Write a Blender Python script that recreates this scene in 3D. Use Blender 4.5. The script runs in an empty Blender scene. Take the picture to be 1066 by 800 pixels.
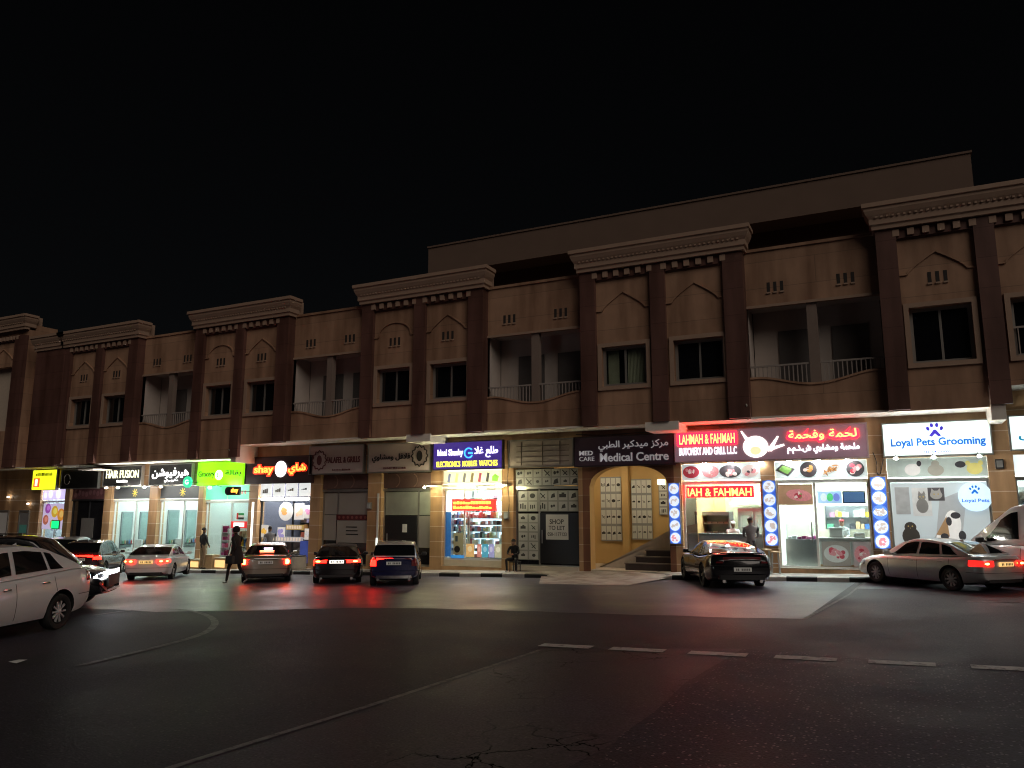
import bpy, bmesh, math, random
import numpy as np
from mathutils import Vector, Matrix

# ------------------------------------------------------------------ scene
sc = bpy.context.scene
C = sc.collection
S = 1.15                      # metres per plan unit
R = math.radians
random.seed(7)

cam = bpy.data.cameras.new("camera")
cam.sensor_fit = 'HORIZONTAL'
cam.sensor_width = 36.0
cam.lens = 36.0 * 795.5 / 1066.0
cam.clip_start = 0.1
cam.clip_end = 1500
camo = bpy.data.objects.new("camera", cam)
C.objects.link(camo)
camo.location = (0, 0, 1.65 * S)
camo.rotation_euler = (R(90) + 0.1642, 0, 0.4581)
sc.camera = camo

SUN_EL, SUN_AZ = R(36), R(131)     # street light glow over the road, from behind the camera
w = bpy.data.worlds.new("World")
sc.world = w
w.use_nodes = True
wn = w.node_tree
sky = wn.nodes.new('ShaderNodeTexSky')
sky.sky_type = 'NISHITA'
sky.sun_disc = False
sky.sun_elevation = SUN_EL
sky.sun_rotation = SUN_AZ
hs = wn.nodes.new('ShaderNodeHueSaturation')
hs.inputs['Saturation'].default_value = 0.35
bg = wn.nodes['Background']
wn.links.new(sky.outputs[0], hs.inputs['Color'])
wn.links.new(hs.outputs[0], bg.inputs['Color'])
bg.inputs['Strength'].default_value = 0.00022

sun = bpy.data.lights.new("sun", 'SUN')
sun.energy = 0.32
sun.color = (1.0, 0.86, 0.74)
sun.angle = R(40)
suno = bpy.data.objects.new("sun", sun)
C.objects.link(suno)
sd = Vector((math.sin(SUN_AZ) * math.cos(SUN_EL), math.cos(SUN_AZ) * math.cos(SUN_EL), math.sin(SUN_EL)))
suno.rotation_euler = sd.to_track_quat('Z', 'Y').to_euler()

sc.view_settings.view_transform = 'Standard'
sc.view_settings.look = 'None'
sc.view_settings.exposure = 1.0
sc.view_settings.gamma = 1.0
sc.view_settings.use_curve_mapping = False
sc.render.engine = 'CYCLES'
sc.cycles.use_denoising = True
sc.cycles.pixel_filter_type = 'BLACKMAN_HARRIS'
sc.cycles.filter_width = 1.1
sc.cycles.max_bounces = 6
sc.cycles.diffuse_bounces = 3
sc.cycles.glossy_bounces = 3
sc.cycles.transparent_max_bounces = 8
sc.cycles.sample_clamp_indirect = 4.0
sc.cycles.caustics_reflective = False
sc.cycles.caustics_refractive = False

# ------------------------------------------------------------------ materials
MATS = {}
def mat(name, col=(.5, .5, .5), rough=.6, metal=0.0, var=.12, scale=6.0, bump=0.0, emit=0.0, ecol=None, coat=0.0, spec=.5, alpha=None):
    if name in MATS:
        return MATS[name]
    m = bpy.data.materials.new(name)
    m.use_nodes = True
    nt = m.node_tree
    b = nt.nodes['Principled BSDF']
    b.inputs['Roughness'].default_value = rough
    b.inputs['Metallic'].default_value = metal
    b.inputs['Coat Weight'].default_value = coat
    b.inputs['Coat Roughness'].default_value = .06
    b.inputs['Specular IOR Level'].default_value = spec
    tc = nt.nodes.new('ShaderNodeTexCoord')
    no = nt.nodes.new('ShaderNodeTexNoise')
    no.inputs['Scale'].default_value = scale
    no.inputs['Detail'].default_value = 5
    nt.links.new(tc.outputs['Object'], no.inputs['Vector'])
    mx = nt.nodes.new('ShaderNodeMix')
    mx.data_type = 'RGBA'
    mx.inputs['A'].default_value = (*[c * (1 - var) for c in col], 1)
    mx.inputs['B'].default_value = (*[min(1, c * (1 + var)) for c in col], 1)
    nt.links.new(no.outputs['Fac'], mx.inputs['Factor'])
    nt.links.new(mx.outputs['Result'], b.inputs['Base Color'])
    if bump:
        bp = nt.nodes.new('ShaderNodeBump')
        bp.inputs['Strength'].default_value = bump
        bp.inputs['Distance'].default_value = .02
        nt.links.new(no.outputs['Fac'], bp.inputs['Height'])
        nt.links.new(bp.outputs['Normal'], b.inputs['Normal'])
    if emit:
        b.inputs['Emission Color'].default_value = (*(ecol or col), 1)
        b.inputs['Emission Strength'].default_value = emit
    MATS[name] = m
    return m

def glass(name, tint=(.9, .95, .95), opac=.06):
    m = bpy.data.materials.new(name)
    m.use_nodes = True
    nt = m.node_tree
    nt.nodes.remove(nt.nodes['Principled BSDF'])
    t = nt.nodes.new('ShaderNodeBsdfTransparent')
    t.inputs[0].default_value = (*tint, 1)
    g = nt.nodes.new('ShaderNodeBsdfGlossy')
    g.inputs['Roughness'].default_value = .03
    mx = nt.nodes.new('ShaderNodeMixShader')
    mx.inputs[0].default_value = opac
    nt.links.new(t.outputs[0], mx.inputs[1])
    nt.links.new(g.outputs[0], mx.inputs[2])
    nt.links.new(mx.outputs[0], nt.nodes['Material Output'].inputs[0])
    return m

def stone(name, col, joint, course=.52, width=2.2, joint_w=.012, rough=.7, var=.16, horizontal_only=True):
    """cladding laid in courses: brick texture on world position (x or y along the wall, z up)"""
    m = mat(name, col, rough, var=var, scale=2.2, bump=.08)
    nt = m.node_tree
    b = nt.nodes['Principled BSDF']
    g = nt.nodes.new('ShaderNodeNewGeometry')
    sx = nt.nodes.new('ShaderNodeSeparateXYZ')
    nt.links.new(g.outputs['Position'], sx.inputs[0])
    ad = nt.nodes.new('ShaderNodeMath'); ad.operation = 'ADD'
    nt.links.new(sx.outputs[0], ad.inputs[0]); nt.links.new(sx.outputs[1], ad.inputs[1])
    cb = nt.nodes.new('ShaderNodeCombineXYZ')
    nt.links.new(ad.outputs[0], cb.inputs[0]); nt.links.new(sx.outputs[2], cb.inputs[1])
    br = nt.nodes.new('ShaderNodeTexBrick')
    br.inputs['Scale'].default_value = 1
    br.inputs['Brick Width'].default_value = width
    br.inputs['Row Height'].default_value = course
    br.inputs['Mortar Size'].default_value = joint_w
    br.inputs['Mortar Smooth'].default_value = .2
    br.inputs['Bias'].default_value = 0
    br.offset = .5
    br.inputs['Color1'].default_value = (.85, .85, .85, 1)
    br.inputs['Color2'].default_value = (1.1, 1.1, 1.1, 1)
    nt.links.new(cb.outputs[0], br.inputs['Vector'])
    src = b.inputs['Base Color'].links[0].from_socket
    mu = nt.nodes.new('ShaderNodeMix'); mu.data_type = 'RGBA'; mu.blend_type = 'MULTIPLY'
    mu.inputs['Factor'].default_value = 1
    nt.links.new(src, mu.inputs['A']); nt.links.new(br.outputs['Color'], mu.inputs['B'])
    m2 = nt.nodes.new('ShaderNodeMix'); m2.data_type = 'RGBA'
    nt.links.new(br.outputs['Fac'], m2.inputs['Factor'])
    nt.links.new(mu.outputs['Result'], m2.inputs['A'])
    m2.inputs['B'].default_value = (*joint, 1)
    nt.links.new(m2.outputs['Result'], b.inputs['Base Color'])
    # streaky dirt running down the wall
    dn = nt.nodes.new('ShaderNodeTexNoise'); dn.inputs['Scale'].default_value = 1.0; dn.inputs['Detail'].default_value = 6
    mp = nt.nodes.new('ShaderNodeMapping'); mp.inputs['Scale'].default_value = (1.6, 1.6, .25)
    nt.links.new(g.outputs['Position'], mp.inputs[0]); nt.links.new(mp.outputs[0], dn.inputs['Vector'])
    rp = nt.nodes.new('ShaderNodeValToRGB')
    rp.color_ramp.elements[0].position = .32; rp.color_ramp.elements[0].color = (.55, .50, .47, 1)
    rp.color_ramp.elements[1].position = .6; rp.color_ramp.elements[1].color = (1, 1, 1, 1)
    nt.links.new(dn.outputs['Fac'], rp.inputs[0])
    m3 = nt.nodes.new('ShaderNodeMix'); m3.data_type = 'RGBA'; m3.blend_type = 'MULTIPLY'; m3.inputs['Factor'].default_value = 1
    nt.links.new(m2.outputs['Result'], m3.inputs['A']); nt.links.new(rp.outputs[0], m3.inputs['B'])
    nt.links.new(m3.outputs['Result'], b.inputs['Base Color'])
    return m

def islands(name, cols, rough=.5, emit=0.0):
    """every loose piece takes its own colour from the list"""
    m = mat(name, (.5, .5, .5), rough)
    nt = m.node_tree
    b = nt.nodes['Principled BSDF']
    g = nt.nodes.new('ShaderNodeNewGeometry')
    r = nt.nodes.new('ShaderNodeValToRGB')
    r.color_ramp.interpolation = 'CONSTANT'
    el = r.color_ramp.elements
    n = len(cols)
    el[0].position = 0; el[0].color = (*cols[0], 1)
    el[1].position = 1 / n; el[1].color = (*cols[1], 1)
    for i in range(2, n):
        e = el.new(i / n); e.color = (*cols[i], 1)
    nt.links.new(g.outputs['Random Per Island'], r.inputs[0])
    nt.links.new(r.outputs[0], b.inputs['Base Color'])
    if emit:
        nt.links.new(r.outputs[0], b.inputs['Emission Color'])
        b.inputs['Emission Strength'].default_value = emit
    return m

def asphalt(name, base, rough, speck, speck_amt, crack=0.0, bump=.5, spec=.5, vsc=60):
    m = bpy.data.materials.new(name)
    m.use_nodes = True
    nt = m.node_tree
    L = nt.links.new
    b = nt.nodes['Principled BSDF']
    b.inputs['Specular IOR Level'].default_value = spec
    g = nt.nodes.new('ShaderNodeNewGeometry')
    n1 = nt.nodes.new('ShaderNodeTexNoise'); n1.inputs['Scale'].default_value = .45; n1.inputs['Detail'].default_value = 8; n1.inputs['Roughness'].default_value = .65
    n2 = nt.nodes.new('ShaderNodeTexNoise'); n2.inputs['Scale'].default_value = 38; n2.inputs['Detail'].default_value = 3
    v = nt.nodes.new('ShaderNodeTexVoronoi'); v.inputs['Scale'].default_value = vsc
    for n in (n1, n2, v):
        L(g.outputs['Position'], n.inputs['Vector'])
    r1 = nt.nodes.new('ShaderNodeMapRange'); r1.inputs[1].default_value = .3; r1.inputs[2].default_value = .7; r1.inputs[3].default_value = .42; r1.inputs[4].default_value = 1.65
    L(n1.outputs['Fac'], r1.inputs[0])
    r2 = nt.nodes.new('ShaderNodeMapRange'); r2.inputs[1].default_value = .35; r2.inputs[2].default_value = .65; r2.inputs[3].default_value = .55; r2.inputs[4].default_value = 1.45
    L(n2.outputs['Fac'], r2.inputs[0])
    mu = nt.nodes.new('ShaderNodeMath'); mu.operation = 'MULTIPLY'
    L(r1.outputs[0], mu.inputs[0]); L(r2.outputs[0], mu.inputs[1])
    vm = nt.nodes.new('ShaderNodeVectorMath'); vm.operation = 'SCALE'
    vm.inputs[0].default_value = base
    L(mu.outputs[0], vm.inputs['Scale'])
    # pale stone chips
    sp = nt.nodes.new('ShaderNodeMapRange'); sp.inputs[1].default_value = 1 - speck_amt; sp.inputs[2].default_value = 1 - speck_amt + .02
    vs = nt.nodes.new('ShaderNodeSeparateColor'); L(v.outputs['Color'], vs.inputs[0])
    L(vs.outputs[0], sp.inputs[0])
    dm = nt.nodes.new('ShaderNodeMath'); dm.operation = 'LESS_THAN'; dm.inputs[1].default_value = .38
    L(v.outputs['Distance'], dm.inputs[0])
    sm = nt.nodes.new('ShaderNodeMath'); sm.operation = 'MULTIPLY'; L(sp.outputs[0], sm.inputs[0]); L(dm.outputs[0], sm.inputs[1])
    mx = nt.nodes.new('ShaderNodeMix'); mx.data_type = 'RGBA'
    L(sm.outputs[0], mx.inputs['Factor']); L(vm.outputs[0], mx.inputs['A']); mx.inputs['B'].default_value = (*speck, 1)
    out = mx.outputs['Result']
    if crack:
        cv = nt.nodes.new('ShaderNodeTexVoronoi'); cv.feature = 'DISTANCE_TO_EDGE'; cv.inputs['Scale'].default_value = 1.5
        wv = nt.nodes.new('ShaderNodeTexNoise'); wv.inputs['Scale'].default_value = 2.2; wv.inputs['Detail'].default_value = 4
        L(g.outputs['Position'], wv.inputs['Vector'])
        wm = nt.nodes.new('ShaderNodeMix'); wm.data_type = 'RGBA'; wm.blend_type = 'LINEAR_LIGHT'; wm.inputs['Factor'].default_value = .35
        L(g.outputs['Position'], wm.inputs['A']); L(wv.outputs['Color'], wm.inputs['B'])
        L(wm.outputs['Result'], cv.inputs['Vector'])
        cl = nt.nodes.new('ShaderNodeMapRange'); cl.inputs[1].default_value = .004; cl.inputs[2].default_value = .03; cl.inputs[3].default_value = crack; cl.inputs[4].default_value = 0
        L(cv.outputs['Distance'], cl.inputs[0])
        ms = nt.nodes.new('ShaderNodeTexNoise'); ms.inputs['Scale'].default_value = .55; L(g.outputs['Position'], ms.inputs['Vector'])
        mk = nt.nodes.new('ShaderNodeMapRange'); mk.inputs[1].default_value = .48; mk.inputs[2].default_value = .58; L(ms.outputs['Fac'], mk.inputs[0])
        cm = nt.nodes.new('ShaderNodeMath'); cm.operation = 'MULTIPLY'; L(cl.outputs[0], cm.inputs[0]); L(mk.outputs[0], cm.inputs[1])
        m2 = nt.nodes.new('ShaderNodeMix'); m2.data_type = 'RGBA'
        L(cm.outputs[0], m2.inputs['Factor']); L(out, m2.inputs['A']); m2.inputs['B'].default_value = (.003, .003, .003, 1)
        iv = nt.nodes.new('ShaderNodeMapRange'); iv.inputs[3].default_value = spec; iv.inputs[4].default_value = 0
        L(cm.outputs[0], iv.inputs[0]); L(iv.outputs[0], b.inputs['Specular IOR Level'])
        out = m2.outputs['Result']
    L(out, b.inputs['Base Color'])
    rr = nt.nodes.new('ShaderNodeMapRange'); rr.inputs[1].default_value = .3; rr.inputs[2].default_value = .7; rr.inputs[3].default_value = rough - .1; rr.inputs[4].default_value = rough + .12
    L(n1.outputs['Fac'], rr.inputs[0]); L(rr.outputs[0], b.inputs['Roughness'])
    bp = nt.nodes.new('ShaderNodeBump'); bp.inputs['Strength'].default_value = bump; bp.inputs['Distance'].default_value = .008
    L(n2.outputs['Fac'], bp.inputs['Height']); L(bp.outputs['Normal'], b.inputs['Normal'])
    MATS[name] = m
    return m

def worn_paint(name, paint, under, lo, hi):
    m = mat(name, paint, .66, var=.1)
    nt = m.node_tree; b = nt.nodes['Principled BSDF']; b.inputs['Specular IOR Level'].default_value = .32
    g = nt.nodes.new('ShaderNodeNewGeometry')
    n = nt.nodes.new('ShaderNodeTexNoise'); n.inputs['Scale'].default_value = 7; n.inputs['Detail'].default_value = 9; n.inputs['Roughness'].default_value = .7
    nt.links.new(g.outputs['Position'], n.inputs['Vector'])
    r = nt.nodes.new('ShaderNodeMapRange'); r.inputs[1].default_value = lo; r.inputs[2].default_value = hi
    nt.links.new(n.outputs['Fac'], r.inputs[0])
    mx = nt.nodes.new('ShaderNodeMix'); mx.data_type = 'RGBA'
    src = b.inputs['Base Color'].links[0].from_socket
    nt.links.new(r.outputs[0], mx.inputs['Factor']); nt.links.new(src, mx.inputs['A']); mx.inputs['B'].default_value = (*under, 1)
    nt.links.new(mx.outputs['Result'], b.inputs['Base Color'])
    return m

# ------------------------------------------------------------------ mesh builder
class MB:
    def __init__(self):
        self.v, self.f, self.m = [], [], []
    def add(self, vs, fs, m=0):
        o = len(self.v)
        self.v += [tuple(p) for p in vs]
        self.f += [tuple(i + o for i in f) for f in fs]
        self.m += [m] * len(fs)
        return self
    def quad(self, a, b, c, d, m=0):
        return self.add([a, b, c, d], [(0, 1, 2, 3)], m)
    def box(self, x0, x1, y0, y1, z0, z1, m=0, bev=0.0):
        if bev:
            return self.bbox(x0, x1, y0, y1, z0, z1, m, bev)
        vs = [(x, y, z) for z in (z0, z1) for y in (y0, y1) for x in (x0, x1)]
        return self.add(vs, [(0, 2, 3, 1), (4, 5, 7, 6), (0, 1, 5, 4), (2, 6, 7, 3), (0, 4, 6, 2), (1, 3, 7, 5)], m)
    def bbox(self, x0, x1, y0, y1, z0, z1, m, bev):
        b = bmesh.new()
        bmesh.ops.create_cube(b, size=1)
        for v in b.verts:
            v.co = Vector(((x0 + x1) / 2 + v.co.x * (x1 - x0), (y0 + y1) / 2 + v.co.y * (y1 - y0), (z0 + z1) / 2 + v.co.z * (z1 - z0)))
        bmesh.ops.bevel(b, geom=b.edges[:], offset=bev, segments=2, affect='EDGES', profile=.6)
        b.verts.index_update()
        self.add([v.co[:] for v in b.verts], [[v.index for v in f.verts] for f in b.faces], m)
        b.free()
        return self
    def pbox(self, p, q, w, h, m=0):
        """bar of section w x h from p to q"""
        p, q = Vector(p), Vector(q)
        d = (q - p).normalized()
        s = d.cross(Vector((0, 0, 1)))
        if s.length < 1e-4:
            s = Vector((1, 0, 0))
        s.normalize()
        u = s.cross(d)
        vs = [e + s * a * w / 2 + u * b * h / 2 for e in (p, q) for a, b in ((-1, -1), (1, -1), (1, 1), (-1, 1))]
        return self.add(vs, [(0, 1, 2, 3), (7, 6, 5, 4), (0, 4, 5, 1), (1, 5, 6, 2), (2, 6, 7, 3), (3, 7, 4, 0)], m)
    def tube(self, pts, r, m=0, n=8, cap=True):
        pts = [Vector(p) for p in pts]
        rs = r if isinstance(r, (list, tuple)) else [r] * len(pts)
        rings = []
        for i, p in enumerate(pts):
            d = (pts[min(i + 1, len(pts) - 1)] - pts[max(i - 1, 0)]).normalized()
            a = d.cross(Vector((0, 0, 1)))
            if a.length < 1e-3:
                a = d.cross(Vector((0, 1, 0)))
            a.normalize(); b = d.cross(a)
            rings += [p + (a * math.cos(t) + b * math.sin(t)) * rs[i] for t in [2 * math.pi * k / n for k in range(n)]]
        fs = [(i * n + k, i * n + (k + 1) % n, (i + 1) * n + (k + 1) % n, (i + 1) * n + k) for i in range(len(pts) - 1) for k in range(n)]
        if cap:
            fs += [tuple(range(n))[::-1], tuple((len(pts) - 1) * n + k for k in range(n))]
        return self.add(rings, fs, m)
    def lathe(self, prof, m=0, n=20, axis='z', o=(0, 0, 0), close=False):
        """prof: list of (radius, height)"""
        vs = []
        for r, h in prof:
            for k in range(n):
                t = 2 * math.pi * k / n
                a, b = r * math.cos(t), r * math.sin(t)
                p = {'z': (a, b, h), 'y': (a, h, b), 'x': (h, a, b)}[axis]
                vs.append((p[0] + o[0], p[1] + o[1], p[2] + o[2]))
        q = len(prof)
        fs = [(i * n + k, i * n + (k + 1) % n, (i + 1) % q * n + (k + 1) % n, (i + 1) % q * n + k) for i in range(q if close else q - 1) for k in range(n)]
        return self.add(vs, fs, m)
    def disc(self, cx, cz, rx, rz, y, m=0, n=24, rot=0.0, th=0.0):
        """ellipse facing -y"""
        vs = []
        for k in range(n):
            t = 2 * math.pi * k / n
            a, b = rx * math.cos(t), rz * math.sin(t)
            vs.append((cx + a * math.cos(rot) - b * math.sin(rot), y, cz + a * math.sin(rot) + b * math.cos(rot)))
        self.add(vs, [tuple(range(n))], m)
        if th:
            vs2 = vs + [(a, y + th, c) for a, _, c in vs]
            self.add(vs2, [(k, (k + 1) % n, n + (k + 1) % n, n + k) for k in range(n)], m)
        return self
    def poly(self, pts, y, m=0, th=0.0):
        """polygon in the x-z plane facing -y, optional thickness"""
        n = len(pts)
        self.add([(a, y, b) for a, b in pts], [tuple(range(n))], m)
        if th:
            vs = [(a, y, b) for a, b in pts] + [(a, y + th, b) for a, b in pts]
            self.add(vs, [(k, (k + 1) % n, n + (k + 1) % n, n + k) for k in range(n)] + [tuple(range(2 * n - 1, n - 1, -1))], m)
        return self
    def prism(self, pts, z0, z1, m=0):
        n = len(pts)
        vs = [(a, b, z0) for a, b in pts] + [(a, b, z1) for a, b in pts]
        return self.add(vs, [tuple(range(n))[::-1], tuple(range(n, 2 * n))] + [(k, (k + 1) % n, n + (k + 1) % n, n + k) for k in range(n)], m)
    def ell(self, c, r, m=0, nu=14, nv=9, t0=0.0, t1=1.0):
        vs, fs = [], []
        for j in range(nv + 1):
            t = math.pi * (t0 + (t1 - t0) * j / nv)
            for k in range(nu):
                p = 2 * math.pi * k / nu
                vs.append((c[0] + r[0] * math.sin(t) * math.cos(p), c[1] + r[1] * math.sin(t) * math.sin(p), c[2] + r[2] * math.cos(t)))
        for j in range(nv):
            for k in range(nu):
                fs.append((j * nu + k, (j + 1) * nu + k, (j + 1) * nu + (k + 1) % nu, j * nu + (k + 1) % nu))
        return self.add(vs, fs, m)
    def build(self, name, mats, parent=None, smooth=False, k=None, origin=None, angle=40):
        k = S if k is None else k
        me = bpy.data.meshes.new(name)
        o = Vector(origin) if origin else Vector((0, 0, 0))
        off = Vector((0, 0, 0))
        if origin is None and parent is not None and parent.get('_world'):
            o = Vector(parent['_world'])
        me.from_pydata([(Vector(p) - o) * k for p in self.v], [], self.f)
        for m in (mats if isinstance(mats, (list, tuple)) else [mats]):
            me.materials.append(m)
        me.polygons.foreach_set('material_index', self.m)
        me.update()
        if smooth:
            me.polygons.foreach_set('use_smooth', [True] * len(me.polygons))
            me.set_sharp_from_angle(angle=R(angle))
        ob = bpy.data.objects.new(name, me)
        C.objects.link(ob)
        if parent is not None:
            ob.parent = parent
        if origin:
            ob.location = o * k
        return ob

def thing(name, label, cat, loc=(0, 0, 0), rz=0.0, group=None, world=True):
    """an Empty at the thing's base; with world=True its parts are modelled in plan coordinates"""
    o = bpy.data.objects.new(name, None)
    C.objects.link(o)
    o.empty_display_size = .2
    o.location = Vector(loc) * S
    o.rotation_euler = (0, 0, rz)
    if world:
        o['_world'] = [float(a) for a in loc]
    return tag(o, label, cat, group)

def tag(o, label, cat, group=None):
    o['label'] = label
    o['category'] = cat
    if group:
        o['group'] = group
    return o

def struct(o):
    o['kind'] = 'structure'
    return o

def sub(name, parent, loc=(0, 0, 0)):
    o = bpy.data.objects.new(name, None)
    C.objects.link(o)
    o.parent = parent
    o.location = loc
    return o

# ------------------------------------------------------------------ lettering
AR = {}
for ch, iso, dual in (('ا', 0xFE8D, 0), ('ب', 0xFE8F, 1), ('ة', 0xFE93, 0), ('ت', 0xFE95, 1), ('ج', 0xFE9D, 1), ('ح', 0xFEA1, 1), ('خ', 0xFEA5, 1),
                      ('د', 0xFEA9, 0), ('ذ', 0xFEAB, 0), ('ر', 0xFEAD, 0), ('ز', 0xFEAF, 0), ('س', 0xFEB1, 1), ('ش', 0xFEB5, 1), ('ص', 0xFEB9, 1), ('ط', 0xFEC1, 1),
                      ('ع', 0xFEC9, 1), ('غ', 0xFECD, 1), ('ف', 0xFED1, 1), ('ق', 0xFED5, 1), ('ك', 0xFED9, 1), ('ل', 0xFEDD, 1), ('م', 0xFEE1, 1), ('ن', 0xFEE5, 1),
                      ('ه', 0xFEE9, 1), ('و', 0xFEED, 0), ('ى', 0xFEEF, 0), ('ي', 0xFEF1, 1)):
    AR[ch] = (iso, dual)

def arabic(s):
    """letters in their joined forms, laid out left to right for drawing"""
    out = []
    for word in s.split(' '):
        g, i, join = [], 0, False
        while i < len(word):
            ch = word[i]
            if ch == 'ل' and i + 1 < len(word) and word[i + 1] == 'ا':
                g.append(chr(0xFEFC if join else 0xFEFB)); join = False; i += 2
                continue
            if ch not in AR:
                g.append(ch); join = False; i += 1
                continue
            iso, dual = AR[ch]
            nxt = i + 1 < len(word) and word[i + 1] in AR
            form = (3 if join else 2) if (dual and nxt) else (1 if join else 0)
            g.append(chr(iso + form))
            join = bool(dual and nxt)
            i += 1
        out.append(''.join(reversed(g)))
    return ' '.join(reversed(out))

def letters(mb, s, x0, x1, z0, z1, y, m=0, bold=.012, th=.03, ar=False, keep=False):
    """writing facing -y fitted into the box x0..x1, z0..z1"""
    cu = bpy.data.curves.new('lettering', 'FONT')
    cu.body = arabic(s) if ar else s
    cu.offset = bold
    cu.resolution_u = 3
    cu.extrude = .5
    ob = bpy.data.objects.new('lettering', cu)
    C.objects.link(ob)
    dg = bpy.context.evaluated_depsgraph_get()
    me = bpy.data.meshes.new_from_object(ob.evaluated_get(dg))
    co = np.array([v.co[:] for v in me.vertices])
    fs = [tuple(p.vertices) for p in me.polygons]
    lo, hi = co.min(0), co.max(0)
    sx = (x1 - x0) / (hi[0] - lo[0]); sz = (z1 - z0) / (hi[1] - lo[1])
    if keep:
        sx = sz = min(sx, sz)
    cx, cz = (x0 + x1) / 2, (z0 + z1) / 2
    mx, mz = (lo[0] + hi[0]) / 2, (lo[1] + hi[1]) / 2
    vs = [(cx + (a - mx) * sx, y + th / 2 - c * th, cz + (b - mz) * sz) for a, b, c in co]
    mb.add(vs, fs, m)
    bpy.data.objects.remove(ob); bpy.data.meshes.remove(me); bpy.data.curves.remove(cu)

# ------------------------------------------------------------------ levels
def road_z(x, y):
    xx = max(-46.0, min(14.0, x))
    return -.205 + .025 * xx * max(0.0, min(1.0, y / 22.8))
def walk_z(x):
    return -.085 + .025 * max(-46.0, min(14.0, x))
# ------------------------------------------------------------------ ground, road, pavement
M_ROAD = asphalt('asphalt_dark', (.029, .0255, .036), .64, (.075, .07, .075), .10, spec=.26, bump=.5, vsc=30)
M_ROUGH = asphalt('asphalt_rough', (.026, .0225, .037), .65, (.17, .155, .18), .16, spec=.24, vsc=27, bump=.8)
M_OLD = asphalt('asphalt_worn', (.063, .055, .082), .42, (.10, .10, .10), .02, crack=0, bump=.25, spec=.42)
M_CRACK = asphalt('asphalt_cracked', (.036, .030, .044), .56, (.085, .08, .085), .08, crack=1.0, bump=.4, spec=.28, vsc=30)
M_PAVE = stone('paving', (.42, .38, .35), (.14, .13, .12), course=.3, width=.6, joint_w=.008, var=.1)
M_PAINT = worn_paint('worn_road_paint', (.46, .45, .44), (.05, .045, .05), .50, .68)
M_FAINT = worn_paint('faded_road_paint', (.17, .16, .165), (.032, .028, .036), .46, .66)

def sheet(name, xs, ys, zf, m, dz=0.0):
    b = MB()
    nx = len(xs)
    b.add([(x, y, zf(x, y) + dz) for y in ys for x in xs], [(j * nx + i, j * nx + i + 1, (j + 1) * nx + i + 1, (j + 1) * nx + i) for j in range(len(ys) - 1) for i in range(nx - 1)])
    return struct(b.build(name, m))

def ribbon(name, left, right, m, dz, n=10):
    """strip between two polylines on the road"""
    b = MB()
    def dens(p):
        out = []
        for (a, c) in zip(p[:-1], p[1:]):
            out += [(a[0] + (c[0] - a[0]) * t / n, a[1] + (c[1] - a[1]) * t / n) for t in range(n)]
        return out + [p[-1]]
    l, r = dens(left), dens(right)
    vs = [(x, y, road_z(x, y) + dz) for x, y in l + r]
    k = len(l)
    b.add(vs, [(i, i + 1, k + i + 1, k + i) for i in range(k - 1)])
    return struct(b.build(name, m))

xs = [-260, -150, -90, -60] + [-46 + 3 * i for i in range(21)] + [30, 60, 120, 260]
ys = [-90, -50, -30, -15] + [0 + 1.9 * i for i in range(12)] + [22.8]
sheet('road', xs, ys, road_z, M_ROAD)
sheet('ground', [-260, -60, -46, 14, 60, 260], [22.75, 40, 400], lambda x, y: walk_z(x) - .3, M_ROAD)
# worn lighter surfacing in front of the shops; its edge steps back on the left
random.seed(3)
low = [(-46, 9.5), (-20, 10.6), (-13.5, 11.2), (-12.2, 11.9), (-10.2, 13.4), (-7.5, 14.1), (-4.9, 14.2), (-1.55, 14.75)]
up = [(-46, 22.75), (-20, 22.75), (-13.5, 22.75), (-12.2, 22.75), (-10.2, 22.75), (-7.5, 22.75), (-4.9, 22.75), (-1.05, 22.75)]
lo2 = []
for (a, c) in zip(low[:-1], low[1:]):
    m_ = max(2, int((c[0] - a[0]) / .5))
    lo2 += [(a[0] + (c[0] - a[0]) * q / m_, a[1] + (c[1] - a[1]) * q / m_ + random.uniform(-.07, .07)) for q in range(m_)]
lo2.append(low[-1])
ribbon('worn_asphalt', [(x + (.5 if x > -2 else 0) * (x + 2) / .45, 22.75) for x, y in lo2], lo2, M_OLD, .004)
ribbon('parking_asphalt', [(-.85, 22.75), (14, 22.75)], [(-.98, 20.9), (14, 20.9)], M_OLD, .004)
ribbon('cracked_asphalt', [(-2.0, 11.25), (-2.2, 8.8), (-2.14, 6.6), (-2.3, 5.5), (-1.6, 4.2), (-1.6, 2)], [(-4.56, 10.2), (-4.65, 8.6), (-4.72, 6.4), (-4.86, 5.2), (-4.95, 4.2), (-5, 2)], M_CRACK, .004)
ribbon('rough_asphalt', [(3.2, 11.2), (3.2, 6), (3.2, 2)], [(-2.0, 11.25), (-2.2, 6.5), (-1.6, 2)], M_ROUGH, .005)
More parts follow.
